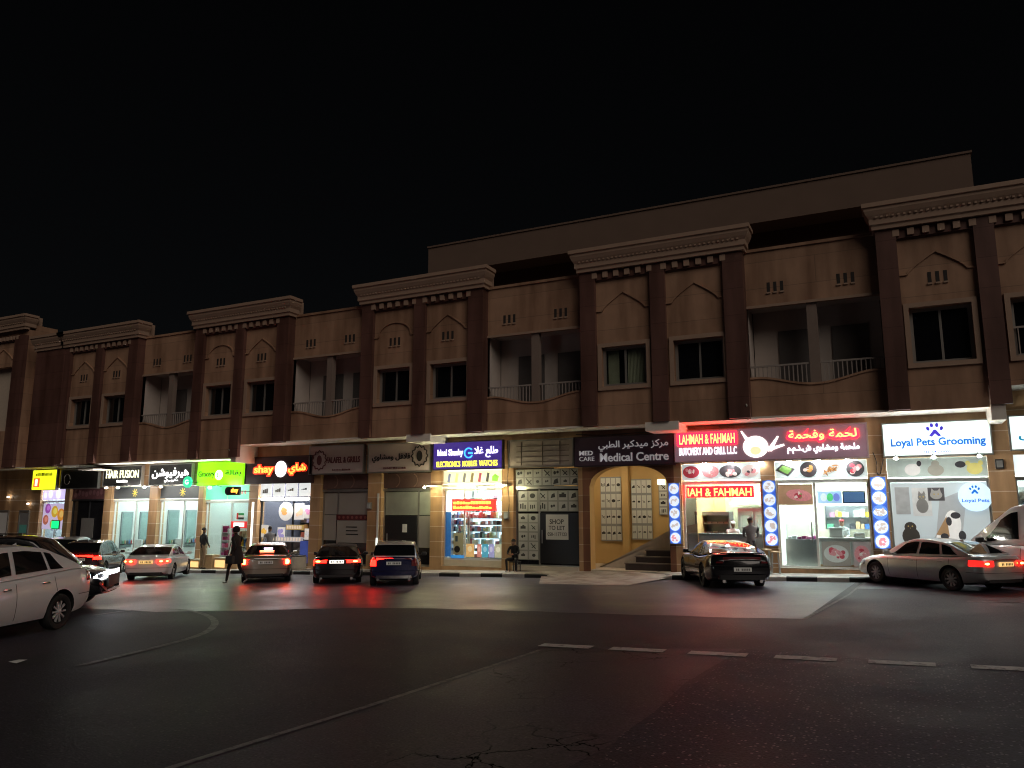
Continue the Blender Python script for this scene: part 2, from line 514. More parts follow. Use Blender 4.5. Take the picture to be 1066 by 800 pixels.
# painted lines
ribbon('lane_line', [(-4.55, 10.0), (-4.78, 6.4), (-4.96, 4.3), (-5.05, 2)], [(-4.49, 10.0), (-4.71, 6.4), (-4.89, 4.3), (-4.98, 2)], M_FAINT, .008)
for a in (-4.68, -3.67, -2.6, -1.52, -.42, .69, 1.8):
    yy = 10.95 + .105 * a
    ribbon('lane_dash', [(a, yy + .1), (a + .74, yy + .18)], [(a, yy - .15), (a + .74, yy - .07)], M_PAINT, .012, 3)
def smooth_path(p, it=3):
    for _ in range(it):
        q = [p[0]]
        for a, b in zip(p[:-1], p[1:]):
            q += [(a[0] * .75 + b[0] * .25, a[1] * .75 + b[1] * .25), (a[0] * .25 + b[0] * .75, a[1] * .25 + b[1] * .75)]
        p = q + [p[-1]]
    return p
arc = smooth_path([(-9.3, 6.6), (-9.6, 7.9), (-10.0, 9.2), (-11.0, 10.4), (-12.3, 11.3), (-13.6, 11.75), (-14.3, 11.2), (-14.1, 10.2)])
ribbon('turn_line', [(x - .045, y - .04) for x, y in arc], [(x + .045, y + .05) for x, y in arc], M_FAINT, .008, 1)
ribbon('edge_line', [(1.2, 18.6), (14, 19.6)], [(1.2, 18.5), (14, 19.5)], M_FAINT, .008)
ribbon('patch_seam', [(-1.5, 14.75), (-1.02, 19.3), (-.82, 22.7)], [(-1.58, 14.75), (-1.08, 19.3), (-.87, 22.7)], M_FAINT, .009)

# pavement with a painted kerb, dropped in front of the arch
KX = [x / 2 for x in range(-92, 28)]
DROP = (-10.3, -6.0)
def drop(x):
    if DROP[0] < x < DROP[1]:
        return min(1.0, (x - DROP[0]) / .7, (DROP[1] - x) / .7)
    return 0.0
kx = sorted(set([-46 + .25 * i for i in range(241)]))
sheet('pavement', kx, [22.96, 23.3, 23.8, 24.3, 25.2], lambda x, y: walk_z(x) - .09 * drop(x) * max(0, 1 - (y - 22.96) / .8), M_PAVE)
mk = mat('kerb_paint', (.5, .5, .5), .6, var=.2)
nt = mk.node_tree
g = nt.nodes.new('ShaderNodeNewGeometry'); sx = nt.nodes.new('ShaderNodeSeparateXYZ'); nt.links.new(g.outputs['Position'], sx.inputs[0])
md = nt.nodes.new('ShaderNodeMath'); md.operation = 'PINGPONG'; md.inputs[1].default_value = .92; nt.links.new(sx.outputs[0], md.inputs[0])
cm = nt.nodes.new('ShaderNodeMath'); cm.operation = 'GREATER_THAN'; cm.inputs[1].default_value = .46; nt.links.new(md.outputs[0], cm.inputs[0])
mm = nt.nodes.new('ShaderNodeMix'); mm.data_type = 'RGBA'
nt.links.new(cm.outputs[0], mm.inputs['Factor']); mm.inputs['A'].default_value = (.62, .60, .55, 1); mm.inputs['B'].default_value = (.025, .025, .025, 1)
tn = nt.nodes.new('ShaderNodeMix'); tn.data_type = 'RGBA'; tn.blend_type = 'MULTIPLY'; tn.inputs['Factor'].default_value = .5
nz = nt.nodes.new('ShaderNodeTexNoise'); nz.inputs['Scale'].default_value = 7; nt.links.new(g.outputs['Position'], nz.inputs['Vector'])
nt.links.new(mm.outputs['Result'], tn.inputs['A']); nt.links.new(nz.outputs['Fac'], tn.inputs['B'])
nt.links.new(tn.outputs['Result'], nt.nodes['Principled BSDF'].inputs['Base Color'])
b = MB()
for xa, xb in zip(kx[:-1], kx[1:]):
    t0, t1 = (walk_z(a) + .006 - .09 * drop(a) for a in (xa, xb))
    z0, z1 = road_z(xa, 22.8) - .1, road_z(xb, 22.8) - .1
    b.quad((xa, 22.8, z0), (xb, 22.8, z1), (xb, 22.8, t1 - .02), (xa, 22.8, t0 - .02))
    b.quad((xa, 22.8, t0 - .02), (xb, 22.8, t1 - .02), (xb, 22.83, t1), (xa, 22.83, t0))
    b.quad((xa, 22.83, t0), (xb, 22.83, t1), (xb, 22.97, t1), (xa, 22.97, t0))
struct(b.build('kerb', mk))
# herringbone block ramp from the road up to the arch
b = MB()
pts = [(-10.25, 22.79, .01), (-6.05, 22.79, .01), (-6.6, 20.3, .02), (-9.3, 20.4, .02)]
n = 12
for i in range(n):
    for j in range(6):
        def P(u, v):
            a = -10.2 + 4.1 * u; c = -9.2 + 2.6 * u
            x = a + (c - a) * v; y = 22.79 - 2.4 * v
            return (x, y, road_z(x, y) + .012 + .045 * (1 - v))
        b.quad(P(i / n, j / 6), P(i / n, (j + 1) / 6), P((i + 1) / n, (j + 1) / 6), P((i + 1) / n, j / 6))
struct(b.build('pavement_ramp', M_PAVE))

# ------------------------------------------------------------------ the building
M_WALL = stone('beige_cladding', (.45, .27, .172), (.30, .19, .125), course=.95, width=50, joint_w=.012)
M_PIL = stone('brown_stone', (.16, .078, .062), (.10, .042, .034), course=.95, width=50, joint_w=.01, rough=.5)
M_TRIM = mat('cream_trim', (.40, .275, .20), .7, var=.12, scale=3)
M_LOW = stone('shop_stone', (.56, .345, .18), (.82, .68, .52), course=.62, width=50, joint_w=.013, rough=.45)
M_SOFF = mat('soffit_plaster', (.82, .78, .70), .8, var=.1, scale=3)
M_PLAST = mat('grey_plaster', (.56, .49, .44), .85, var=.14, scale=2)
M_DARK = mat('dark_recess', (.03, .025, .022), .8)
M_PANE = mat('night_glass', (.006, .007, .009), .06, spec=.6)
M_COL = mat('column_plaster', (.24, .185, .155), .85, var=.15, scale=2)
M_BDOOR = mat('balcony_door_glass', (.13, .12, .115), .3)
M_ALU = mat('aluminium', (.40, .38, .35), .4, .6, var=.05)
M_RAIL = mat('white_rail', (.36, .32, .29), .5)
M_PENT = mat('roof_storey', (.175, .118, .09), .85, var=.12, scale=1)

bld = thing('shopping_building', 'long two storey beige and brown building with shops below and balconies above', 'building', (-16, 24, walk_z(-16)))

def wall_holes(b, x0, x1, z0, z1, holes, y, dep, m=0, mr=0):
    X = sorted({x0, x1, *[h[0] for h in holes], *[h[1] for h in holes]})
    Z = sorted({z0, z1, *[h[2] for h in holes], *[h[3] for h in holes]})
    for a, c in zip(X[:-1], X[1:]):
        for e, f in zip(Z[:-1], Z[1:]):
            if any(h[0] - 1e-6 <= a and c <= h[1] + 1e-6 and h[2] - 1e-6 <= e and f <= h[3] + 1e-6 for h in holes):
                continue
            b.quad((a, y, e), (c, y, e), (c, y, f), (a, y, f), m)
    for a, c, e, f in holes:
        b.quad((a, y, e), (a, y, f), (a, y + dep, f), (a, y + dep, e), mr)
        b.quad((c, y, e), (c, y + dep, e), (c, y + dep, f), (c, y, f), mr)
        b.quad((a, y, f), (c, y, f), (c, y + dep, f), (a, y + dep, f), mr)
        b.quad((a, y, e), (a, y + dep, e), (c, y + dep, e), (c, y, e), mr)

def zbot(x):
    return 3.76 if x < -23.9 else (4.30 if x < 2.6 else 4.83)

def window(x0, x1, z0, z1, y, curtain=False, bars=False):
    f = MB()
    t = .085
    yy = y + .02
    f.box(x0, x0 + t, yy, yy + .1, z0, z1); f.box(x1 - t, x1, yy, yy + .1, z0, z1)
    f.box(x0 + t, x1 - t, yy, yy + .1, z1 - t, z1); f.box(x0 + t, x1 - t, yy, yy + .1, z0, z0 + t)
    xm = (x0 + x1) / 2
    f.box(xm - .03, xm + .03, yy + .02, yy + .09, z0 + t, z1 - t)
    fr = f.build('window', M_ALU, bld)
    p = MB().box(x0 + t, x1 - t, yy + .05, yy + .06, z0 + t, z1 - t)
    fr['_world'] = bld['_world']
    p.build('pane', M_GLASS if curtain else M_PANE, fr)
    if curtain:
        c = MB()
        for (a, d) in ((x0 + .12, xm - .25), (xm + .04, x1 - .14)):
            n = 24
            for i in range(n):
                u0, u1 = a + (d - a) * i / n, a + (d - a) * (i + 1) / n
                c.quad((u0, yy + .16 + .03 * (i % 2), z0 + .05), (u1, yy + .16 + .03 * ((i + 1) % 2), z0 + .05), (u1, yy + .16 + .03 * ((i + 1) % 2), z1 - .05), (u0, yy + .16 + .03 * (i % 2), z1 - .05))
        c.build('curtain', mat('olive_curtain', (.46, .43, .30), .9), fr)
        d = MB().box(x0 - .3, x1 + .3, yy + .5, yy + .55, z0 - .3, z1 + .3)
        d.build('room_back', M_DARK, fr)
    if bars:
        r = MB()
        for i in range(9):
            x = x0 + .12 + (x1 - x0 - .24) * i / 8
            r.box(x - .012, x + .012, y - .06, y - .036, z0 + .05, z0 + .75)
        r.box(x0, x1, y - .065, y - .03, z0 + .75, z0 + .8)
        r.build('window_rail', M_RAIL, bld)
    # plaster surround standing proud of the wall
    s = MB()
    q = .13
    for a, c, e, f2 in ((x0 - q, x0, z0 - q, z1 + q), (x1, x1 + q, z0 - q, z1 + q), (x0, x1, z1, z1 + q), (x0, x1, z0 - q, z0)):
        s.box(a, c, 23.0, 23.058, e, f2)
    s.build('window_surround', M_TRIM, bld)

M_GLASS = glass('clear_glass')

XT = [.08 + 8.88 * (i - 4) for i in range(6)]
TW = 5.24

def cornice(x0, x1, z0):
    prof = [(0, 0), (.08, 0), (.08, .10), (.13, .14), (.13, .30), (.19, .40), (.24, .52), (.24, .60), (.29, .62), (.29, .74), (0, .74)]
    b = MB()
    ring = []
    for d, h in prof:
        ring.append([(x0 - d, 23.35, z0 + h), (x0 - d, 22.9 - d, z0 + h), (x1 + d, 22.9 - d, z0 + h), (x1 + d, 23.35, z0 + h)])
    for r0, r1 in zip(ring[:-1], ring[1:]):
        for k in range(3):
            b.quad(r0[k], r0[k + 1], r1[k + 1], r1[k])
    b.box(x0 - .02, x1 + .02, 23.3, 23.7, z0, z0 + .73)
    # toothed row under the upper moulding
    n = int((x1 - x0) / .14)
    for i in range(n):
        a = x0 + (x1 - x0) * (i + .2) / n
        b.box(a, a + .06, 22.72, 22.78, z0 + .31, z0 + .36)
    return b.build('cornice', M_TRIM, bld)

def arch_trim(xc, z, wd, kind):
    """raised pointed moulding with a little shelf at both ends"""
    b = MB()
    pts = []
    n = 14
    for i in range(-n, n + 1):
        t = i / n
        h = (1 - abs(t)) ** .8 * .55 if kind else math.sqrt(max(0, 1 - t * t)) * .5
        pts.append((xc + t * wd, z + h))
    pts = [(xc - wd - .2, z - .02), (xc - wd, z - .02)] + pts[1:-1] + [(xc + wd, z - .02), (xc + wd + .2, z - .02)]
    for (a, c), (d, e) in zip(pts[:-1], pts[1:]):
        b.pbox((a, 23.04, c), (d, 23.04, e), .06, .045)
    b.build('arch_moulding', M_WALL, bld)

def slots(xc, z, y):
    b = MB()
    for i in (-1, 0, 1):
        b.box(xc + i * .19 - .045, xc + i * .19 + .045, y - .008, y + .01, z, z + .3)
        b.box(xc + i * .19 - .06, xc + i * .19 + .06, y - .04, y + .01, z - .05, z - .005, 1)
    b.build('wall_vent', [M_DARK, M_TRIM], bld)

def tower(i, x0, ztop=9.45, extra=None):
    xm = x0 + 2.6
    x1 = x0 + TW
    tall = i == 4
    wt = 7.12 if tall else 6.86
    wz = 5.58
    for h, (a, c) in enumerate(((x0, xm), (xm, x1))):
        zb = zbot((a + c) / 2)
        wx = (a + .68, a + 2.16) if h == 0 else (a + .43, a + 1.95)
        b = MB()
        wall_holes(b, a, c, zb, ztop, [(wx[0], wx[1], wz, wt)], 23.06, .35)
        b.build('wall', M_WALL, bld)
        window(wx[0], wx[1], wz, wt, 23.22 if not (i == 3 and h == 0) else 23.16, curtain=(i == 3 and h == 0), bars=(tall and h == 1))
        pc = (a + .52 + c - .24) / 2 if h == 0 else (a + .24 + c - .6) / 2
        arch_trim(pc, 8.1, .72, kind=(i in (0, 3, 4)) or h == 1)
        if not (i == 3):
            slots(pc, 7.72 if not tall else 7.78, 23.06)
        # little light blocks under the cornice
        d = MB().box(pc - 1.06, pc + 1.06, 22.96, 23.05, 9.12, 9.44)
        for k in range(6):
            xx = pc - .92 + 1.84 * k / 5
            d.box(xx - .085, xx + .085, 22.89, 22.958, 9.17, 9.36, 1)
        d.build('frieze', [M_PIL, M_TRIM], bld)
    for a, c, zb in ((x0, x0 + .52, zbot(x0) + .03), (x0 + 2.36, x0 + 2.84, zbot(x0 + 2.3) + .05), (x1 - .6, x1, zbot(x1) + .03)):
        b = MB().box(a, c, 22.90, 23.055, zb, ztop - .002)
        b.build('pilaster', M_PIL, bld)
    # side cheeks of the projecting bay
    MB().quad((x1, 23.057, zbot(x1)), (x1, 23.45, zbot(x1)), (x1, 23.45, ztop), (x1, 23.057, ztop)).build('wall', M_PIL, bld)
    MB().quad((x0, 23.45, zbot(x0)), (x0, 23.057, zbot(x0)), (x0, 23.057, ztop), (x0, 23.45, ztop)).build('wall', M_PIL, bld)
    cornice(x0, x1, ztop - .04)

def balcony(x0, x1, zt=9.42):
    y = 23.3
    zb = zbot((x0 + x1) / 2)
    # header wall over the opening
    b = MB()
    b.quad((x0, y, 7.7), (x1, y, 7.7), (x1, y, zt), (x0, y, zt))
    b.quad((x0, y, 7.7), (x0, y + .25, 7.7), (x1, y + .25, 7.7), (x1, y, 7.7))
    b.box(x0, x1, y - .05, y + .3, zt, zt + .09)
    b.build('wall', M_WALL, bld)
    MB().box(x0, x1, y - .045, y - .002, 7.66, 7.74).build('lintel_trim', M_TRIM, bld)
    slots(x0 + .85, 8.12, y); slots(x1 - .85, 8.12, y)
    # parapet with a sagging top edge
    b = MB()
    n = 24
    def top(t):
        return 5.56 - .27 * (.5 - .5 * math.cos(2 * math.pi * min(1, max(0, (t - .08) / .84)))) ** .8
    for i in range(n):
        t0, t1 = i / n, (i + 1) / n
        a, c = x0 + (x1 - x0) * t0, x0 + (x1 - x0) * t1
        h0, h1 = top(t0), top(t1)
        b.quad((a, y, zb), (c, y, zb), (c, y, h1), (a, y, h0))
        b.quad((a, y - .04, h0), (c, y - .04, h1), (c, y + .2, h1), (a, y + .2, h0))
        b.quad((a, y - .04, h0 - .06), (c, y - .04, h1 - .06), (c, y - .04, h1), (a, y - .04, h0))
        b.quad((a, y, h0 - .06), (c, y, h1 - .06), (c, y - .04, h1 - .06), (a, y - .04, h0 - .06))
        b.quad((c, y + .2, zb), (a, y + .2, zb), (a, y + .2, h0), (c, y + .2, h1))
    b.build('balcony_wall', M_WALL, bld)
    # railing
    r = MB()
    n = 30
    for i in range(1, n):
        x = x0 + (x1 - x0) * i / n
        r.box(x - .014, x + .014, y + .07, y + .1, top(i / n) - .01, 5.86)
    r.box(x0, x1, y + .06, y + .11, 5.86, 5.91)
    r.build('balcony_railing', M_RAIL, bld)
    # niche
    b = MB()
    yb = y + 1.0
    b.quad((x0 + .02, yb, 5.0), (x1 - .02, yb, 5.0), (x1 - .02, yb, 7.9), (x0 + .02, yb, 7.9))
    b.quad((x0, y + .01, 5.0), (x0, yb, 5.0), (x0, yb, 7.9), (x0, y + .01, 7.9))
    b.quad((x1, yb, 5.0), (x1, y + .01, 5.0), (x1, y + .01, 7.9), (x1, yb, 7.9))
    b.quad((x0, y + .25, 7.75), (x0, yb, 7.75), (x1, yb, 7.75), (x1, y + .25, 7.75))
    b.quad((x0, y + .2, 5.02), (x1, y + .2, 5.02), (x1, yb, 5.02), (x0, yb, 5.02))
    b.build('balcony_niche', M_PLAST, bld)
    xm = (x0 + x1) / 2
    MB().box(xm - .14, xm + .14, y + .03, y + .24, 5.1, 7.7).build('balcony_column', M_COL, bld)
    for a in (x0 + .75, xm + .45):
        MB().box(a, a + 1.0, yb - .05, yb - .01, 5.03, 7.1).build('balcony_door', M_BDOOR, bld)

for i, x in enumerate(XT):
    tower(i, x)
for i in range(5):
    balcony(XT[i] + TW, XT[i + 1])
# broad plain pier at the left of the last bay, then a taller neighbouring bay
MB().box(-37.55, -35.36, 22.88, 23.5, 3.7, 9.44).build('pilaster', M_PIL, bld)
cornice(-37.55, -35.5, 9.41)
MB().box(-38.62, -37.55, 23.5, 23.8, 3.7, 8.9).build('wall', M_WALL, bld)
b = MB()
wall_holes(b, -44.2, -38.62, 3.7, 11.0, [(-43.4, -39.75, 5.6, 8.9)], 23.06, .4)
b.quad((-38.62, 23.06, 3.7), (-38.62, 24.5, 3.7), (-38.62, 24.5, 11), (-38.62, 23.06, 11))
b.build('wall', M_WALL, bld)
MB().box(-39.5, -38.62, 22.9, 23.055, 3.75, 10.4).build('pilaster', M_PIL, bld)
MB().box(-43.4, -39.75, 23.4, 23.45, 5.6, 8.9).build('balcony_screen', mat('cream_screen', (.6, .5, .4), .8), bld)
cornice(-44.2, -38.7, 10.7)
d = MB()
for k in range(7):
    d.box(-41.2 + k * .3, -41.03 + k * .3, 22.89, 22.958, 10.25, 10.44, 1)
d.box(-41.3, -39.1, 22.96, 23.05, 10.2, 10.48)
d.build('frieze', [M_PIL, M_TRIM], bld)
arch_trim(-40.6, 9.3, .8, True)
MB().box(14.2, 30, 23.06, 23.6, 4.83, 9.45).build('wall', M_WALL, bld)

# slab over the pavement: its plaster underside is lit by the signs
def soffit(x0, x1, z):
    MB().box(x0, x1, 23.07, 24.6, z + .004, z + .06).build('soffit', M_SOFF, bld)
soffit(-46, -33.84, 3.70); soffit(-33.84, -32.8, 3.5); soffit(-32.8, -23.9, 3.76)
soffit(-23.9, -15.59, 4.30); soffit(-14.57, -6.73, 4.30); soffit(-5.68, 2.43, 4.30); soffit(2.76, 30, 4.83)
for a, c, z0, z1 in ((-15.59, -14.57, 4.08, 4.35), (-6.73, -5.68, 4.08, 4.35), (2.43, 2.76, 3.95, 4.86)):
    MB().box(a, c, 22.98, 24.5, z0, z1).build('soffit_beam', M_SOFF, bld)
b = MB().box(-24.15, -23.88, 22.99, 24.5, 3.60, 4.34)
b.build('soffit_beam', M_SOFF, bld)
# upper floor body so no light leaks, and the flat roof
MB().box(-44.0, 30, 25.0, 25.2, 3.4, 9.3).build('inner_wall', M_DARK, bld)
MB().box(-44.0, 30, 23.55, 40, 9.2, 9.3).build('roof', M_PENT, bld)
# set-back roof storey with an overhanging parapet
b = MB().box(-19.3, 3.35, 30, 40, 12.85, 14.18)
b.box(-19.35, 3.4, 29.95, 40, 14.18, 14.26)
b.build('roof_parapet', M_PENT, bld)
MB().box(-18.6, 2.8, 31.2, 40, 9.3, 12.849).build('roof_storey_wall', mat('roof_wall_brown', (.10, .055, .042), .85), bld)  # wall colour darkened for the shade under the parapet
# ------------------------------------------------------------------ ground floor
YW = 24.2                                     # face of the shop wall
OPEN = {  # opening: x0, x1, head height
    'yellow': (-38.2, -36.3, 2.76), 'dark': (-35.95, -33.4, 2.76), 'hair_a': (-32.9, -30.3, 2.76), 'hair_b': (-29.75, -27.2, 2.76),
    'grocery': (-26.9, -24.25, 2.76), 'shay': (-23.75, -20.95, 2.80), 'falafel_a': (-20.45, -18.12, 3.08), 'falafel_b': (-17.5, -15.28, 3.08),
    'phone': (-14.78, -12.34, 3.12), 'to_let': (-11.88, -9.45, 3.12), 'grill_a': (-5.97, -3.55, 3.12), 'grill_b': (-3.14, -.6, 3.12),
    'pet': (-.1, 2.36, 3.12), 'corner': (2.95, 5.6, 3.12)}

def plinth(x):
    return walk_z(x) + .14
seg = [(-46, -33.3), (-33.3, -23.95), (-23.95, -20.7), (-20.7, -9.3), (-6.2, 2.62), (2.62, 30)]
for a, c in seg:
    hs_ = [(v[0], v[1], plinth(v[0]), v[2]) for k, v in OPEN.items() if a < v[0] < c]
    b = MB()
    wall_holes(b, a, c, walk_z(a) - .3, min(zbot(a + .1), zbot(c - .1)) + .02, hs_, YW, .4)
    b.build('shop_wall', M_LOW, bld)
MB().box(-43.2, 30, YW + .02, YW + .06, 3.6, 4.9).build('fascia_wall', M_LOW, bld)

# arch of the medical centre passage
AX, AW = -7.72, 1.33
b = MB()
def archz(x):
    t = min(1, abs(x - AX) / AW)
    return 2.45 + .66 * math.sqrt(max(0, 1 - t ** 2.2))
wall_holes(b, -9.3, AX - AW, walk_z(-9) - .3, 4.32, [], YW, .4)
wall_holes(b, AX + AW, -6.2, walk_z(-6) - .3, 4.32, [], YW, .4)
n = 36
for i in range(n):
    u0, u1 = AX - AW + 2 * AW * i / n, AX - AW + 2 * AW * (i + 1) / n
    z0, z1 = archz(u0), archz(u1)
    b.quad((u0, YW, z0), (u1, YW, z1), (u1, YW, 4.32), (u0, YW, 4.32))
    b.quad((u0, YW, z0), (u0, YW + .45, z0), (u1, YW + .45, z1), (u1, YW, z1), 1)
for u, sgn in ((AX - AW, 1), (AX + AW, -1)):
    b.quad((u, YW, -.6), (u, YW + .45, -.6), (u, YW + .45, 2.45), (u, YW, 2.45), 1)
M_OCH = mat('ochre_paint', (.62, .41, .17), .7, var=.08, scale=2)
b.build('arch_wall', [stone('arch_stone', (.24, .10, .055), (.36, .22, .13), course=.62, width=50), M_OCH], bld)
# passage behind the arch: ochre walls, ramp with a stone side, dark steps
b = MB()
zf = walk_z(-7.7)
b.quad((-10.6, 27.2, zf), (-5.2, 27.2, zf), (-5.2, 27.2, 3.5), (-10.6, 27.2, 3.5))
b.quad((-10.5, 24.6, zf), (-10.5, 27.2, zf), (-10.5, 27.2, 3.5), (-10.5, 24.6, 3.5))
b.quad((-5.6, 27.2, zf), (-5.6, 24.6, zf), (-5.6, 24.6, 3.5), (-5.6, 27.2, 3.5))
b.quad((-10.6, 24.6, 3.4), (-10.6, 27.2, 3.4), (-5.2, 27.2, 3.4), (-5.2, 24.6, 3.4))
b.box(-8.86, -8.62, 27.02, 27.19, zf, 3.4)
b.build('passage_wall', M_OCH, bld)
M_STEP = mat('dark_marble', (.06, .042, .036), .3, var=.3, scale=5)
M_RAMP = mat('grey_stone', (.54, .48, .40), .5, var=.15, scale=6)
MB().box(-10.5, -5.6, 24.22, 27.2, zf - .05, zf + .02).build('passage_floor', M_RAMP, bld)
b = MB().poly([(-9.2, zf + .02), (-5.65, zf + .02), (-5.65, 1.25), (-6.55, 1.08), (-9.2, zf - .02)], 25.35, 0, .16)
b.build('ramp_wall', M_RAMP, bld)
b = MB()
for k in range(3):
    b.box(-8.0 + .28 * k, -5.62, 24.6 + .26 * k, 25.34, zf + .02 + .2 * k, zf + .22 + .2 * k)
    b.box(-8.03 + .28 * k, -5.62, 24.57 + .26 * k, 25.34, zf + .22 + .2 * k, zf + .25 + .2 * k, 1)
b.build('steps', [M_STEP, mat('marble_nosing', (.22, .18, .15), .35)], bld)

# ------------------------------------------------------------------ shop rooms and fronts
M_FRAME = mat('white_frame', (.72, .72, .70), .35)
M_ALUF = mat('alu_frame', (.35, .35, .34), .35, .7)
M_BLK = mat('black_frame', (.02, .02, .022), .35)
M_TUBE = mat('lit_tube', (1, 1, 1), .5, emit=75, ecol=(.86, 1.0, .97))
M_TUBES = mat('soft_tube', (1, 1, 1), .5, emit=20, ecol=(.84, 1.0, .95))
M_TUBEW = mat('lit_warm_tube', (1, 1, 1), .5, emit=50, ecol=(1, .93, .78))

def room(key, wall, floor=None, depth=3.4, lights=2, tube=None, back=None, head=None):
    x0, x1, zt = OPEN[key]
    zf = plinth(x0) + .02
    b = MB()
    y0, y1 = YW + .4, YW + .4 + depth
    zc = zt + .25
    b.quad((x0 - .2, y1, zf), (x1 + .2, y1, zf), (x1 + .2, y1, zc), (x0 - .2, y1, zc), 2)
    b.quad((x0 - .2, y0, zf), (x0 - .2, y1, zf), (x0 - .2, y1, zc), (x0 - .2, y0, zc))
    b.quad((x1 + .2, y1, zf), (x1 + .2, y0, zf), (x1 + .2, y0, zc), (x1 + .2, y1, zc))
    b.quad((x0 - .2, y0, zc), (x0 - .2, y1, zc), (x1 + .2, y1, zc), (x1 + .2, y0, zc))
    b.quad((x0 - .2, YW + .02, zf), (x1 + .2, YW + .02, zf), (x1 + .2, y1, zf), (x0 - .2, y1, zf), 1)
    b.build('shop_room', [wall, floor or M_RAMP, back or wall], bld)
    for k in range(lights):
        xx = x0 + (x1 - x0) * (k + .5) / lights
        t = MB().box(xx - .05, xx + .05, y0 + .08, y1 - .6, zc - .09, zc - .04)
        t.box(xx - .09, xx + .09, y0 + .05, y1 - .55, zc - .04, zc - .002, 1)
        o = t.build('ceiling_light', [tube or M_TUBE, M_FRAME], None, origin=(xx, y0 + 1, zc))
        tag(o, 'lit ceiling tube inside the %s' % SHOPNAME[key], 'ceiling light', 'ceiling tubes inside the %s' % SHOPNAME[key])
    return x0, x1, zf, zt

SHOPNAME = {'yellow': 'shop with the yellow sign', 'dark': 'closed dark shop', 'hair_a': 'salon bay with the English sign', 'hair_b': 'salon bay with the Arabic sign', 'grocery': 'grocery with the green sign',
            'shay': 'tea shop with the red lettering', 'falafel_a': 'closed grill restaurant', 'falafel_b': 'closed restaurant bay', 'phone': 'phone shop', 'to_let': 'shop to let',
            'grill_a': 'grill with the scrolling red display', 'grill_b': 'butchery with the meat counter', 'pet': 'pet grooming shop', 'corner': 'shop at the picture edge'}

def front(key, zh, mull=(), fm=None, door=None, zband=None, g=True, ybase=0.0):
    """framed shop window up to zh with mullions, and a lintel above it"""
    x0, x1, zt = OPEN[key]
    zf = plinth(x0)
    fm = fm or M_FRAME
    y = YW + .2
    t = .055
    b = MB()
    b.box(x0, x0 + t, y, y + .08, zf + ybase, zh); b.box(x1 - t, x1, y, y + .08, zf + ybase, zh)
    b.box(x0 + t, x1 - t, y, y + .08, zf + ybase, zf + ybase + .07)
    for xm in mull:
        b.box(xm - .03, xm + .03, y + .003, y + .077, zf + ybase + .07, zh)
    b.box(x0, x1, y - .06, y + .1, zh, zh + .1)
    if ybase:
        b.box(x0, x1, y - .03, y + .12, zf, zf + ybase, 1)
    fr = b.build('shopfront', [fm, M_RAMP], bld)
    fr['_world'] = bld['_world']
    if g:
        MB().box(x0 + t, x1 - t, y + .035, y + .045, zf + ybase + .07, zh - .002).build('pane', M_GLASS, fr)
    if door is not None:
        h = MB()
        for xd in door:
            h.tube([(xd, y - .06, zf + .75), (xd, y - .06, zf + 1.35)], .018)
        h.build('door_handle', M_ALUF, fr)
    return fr

def band(key, z0, z1, m, name='shop_fascia', label=None, emit=None):
    """printed panel over a shop window"""
    x0, x1, zt = OPEN[key]
    o = MB().box(x0 + .01, x1 - .01, YW + .12, YW + .16, z0, z1).build(name, m, None, origin=((x0 + x1) / 2, YW + .14, z0))
    return tag(o, label, 'fascia panel')

def sign(name, label, x0, x1, z0, z1, face, y0=YW - .16, y1=YW - .02, edge=None, group=None, frame=True):
    t = thing(name, label, 'sign', ((x0 + x1) / 2, (y0 + y1) / 2, z0), group=group)
    MB().box(x0, x1, y0, y1, z0, z1, 0, .012).build('panel', face, t)
    if frame:
        b = MB()
        e = .035
        b.box(x0 - e, x1 + e, y0 - .02, y1, z1 + .001, z1 + e); b.box(x0 - e, x1 + e, y0 - .02, y1, z0 - e, z0 - .001)
        b.box(x0 - e, x0 - .001, y0 - .02, y1, z0, z1); b.box(x1 + .001, x1 + e, y0 - .02, y1, z0, z1)
        b.build('sign_frame', edge or M_ALUF, t)
    return t

def write(t, s, x0, x1, z0, z1, y, m, bold=.012, ar=False, th=.03, name='lettering', keep=False):
    b = MB()
    letters(b, s, x0, x1, z0, z1, y, 0, bold, th, ar, keep)
    o = b.build(name, m, t)
    return o

def E(name, col, e, base=None):
    return mat(name, base or col, .5, emit=e * .62, ecol=col, var=.03)

def lamp(x, z, y=YW - .75, label='', power=70, col=(1, .97, .88), r=.05):
    """small lit floodlight on a bent arm fixed under a sign"""
    t = thing('floodlight', label, 'floodlight', (x, y, z))
    MB().tube([(x, YW - .1, z + .06), (x, (y + YW) / 2, z + .12), (x, y, z + .05)], .012, n=6).build('arm', M_BLK, t)
    MB().box(x - .05, x + .05, y + .055, y + .075, z - .04, z + .05, 0, .008).build('lamp_head', M_BLK, t)
    MB().ell((x, y, z - .004), (r, r, r * .7), nu=10, nv=6).build('bulb', E('bulb_%d_%.2f' % (power, col[2]), col, power * 20), t, smooth=True)
    return t

def bulbs(t, pts):
    pass

def fine_print(t, x0, x1, z0, z1, y, m):
    """a line of writing too small to read: small strokes of ink"""
    b = MB()
    x = x0
    while x < x1:
        wd = random.uniform(.02, .05)
        b.box(x, x + wd, y - .006, y, z0, z0 + (z1 - z0) * random.uniform(.6, 1))
        x += wd + random.uniform(.012, .03)
    return b.build('lettering', m, t)

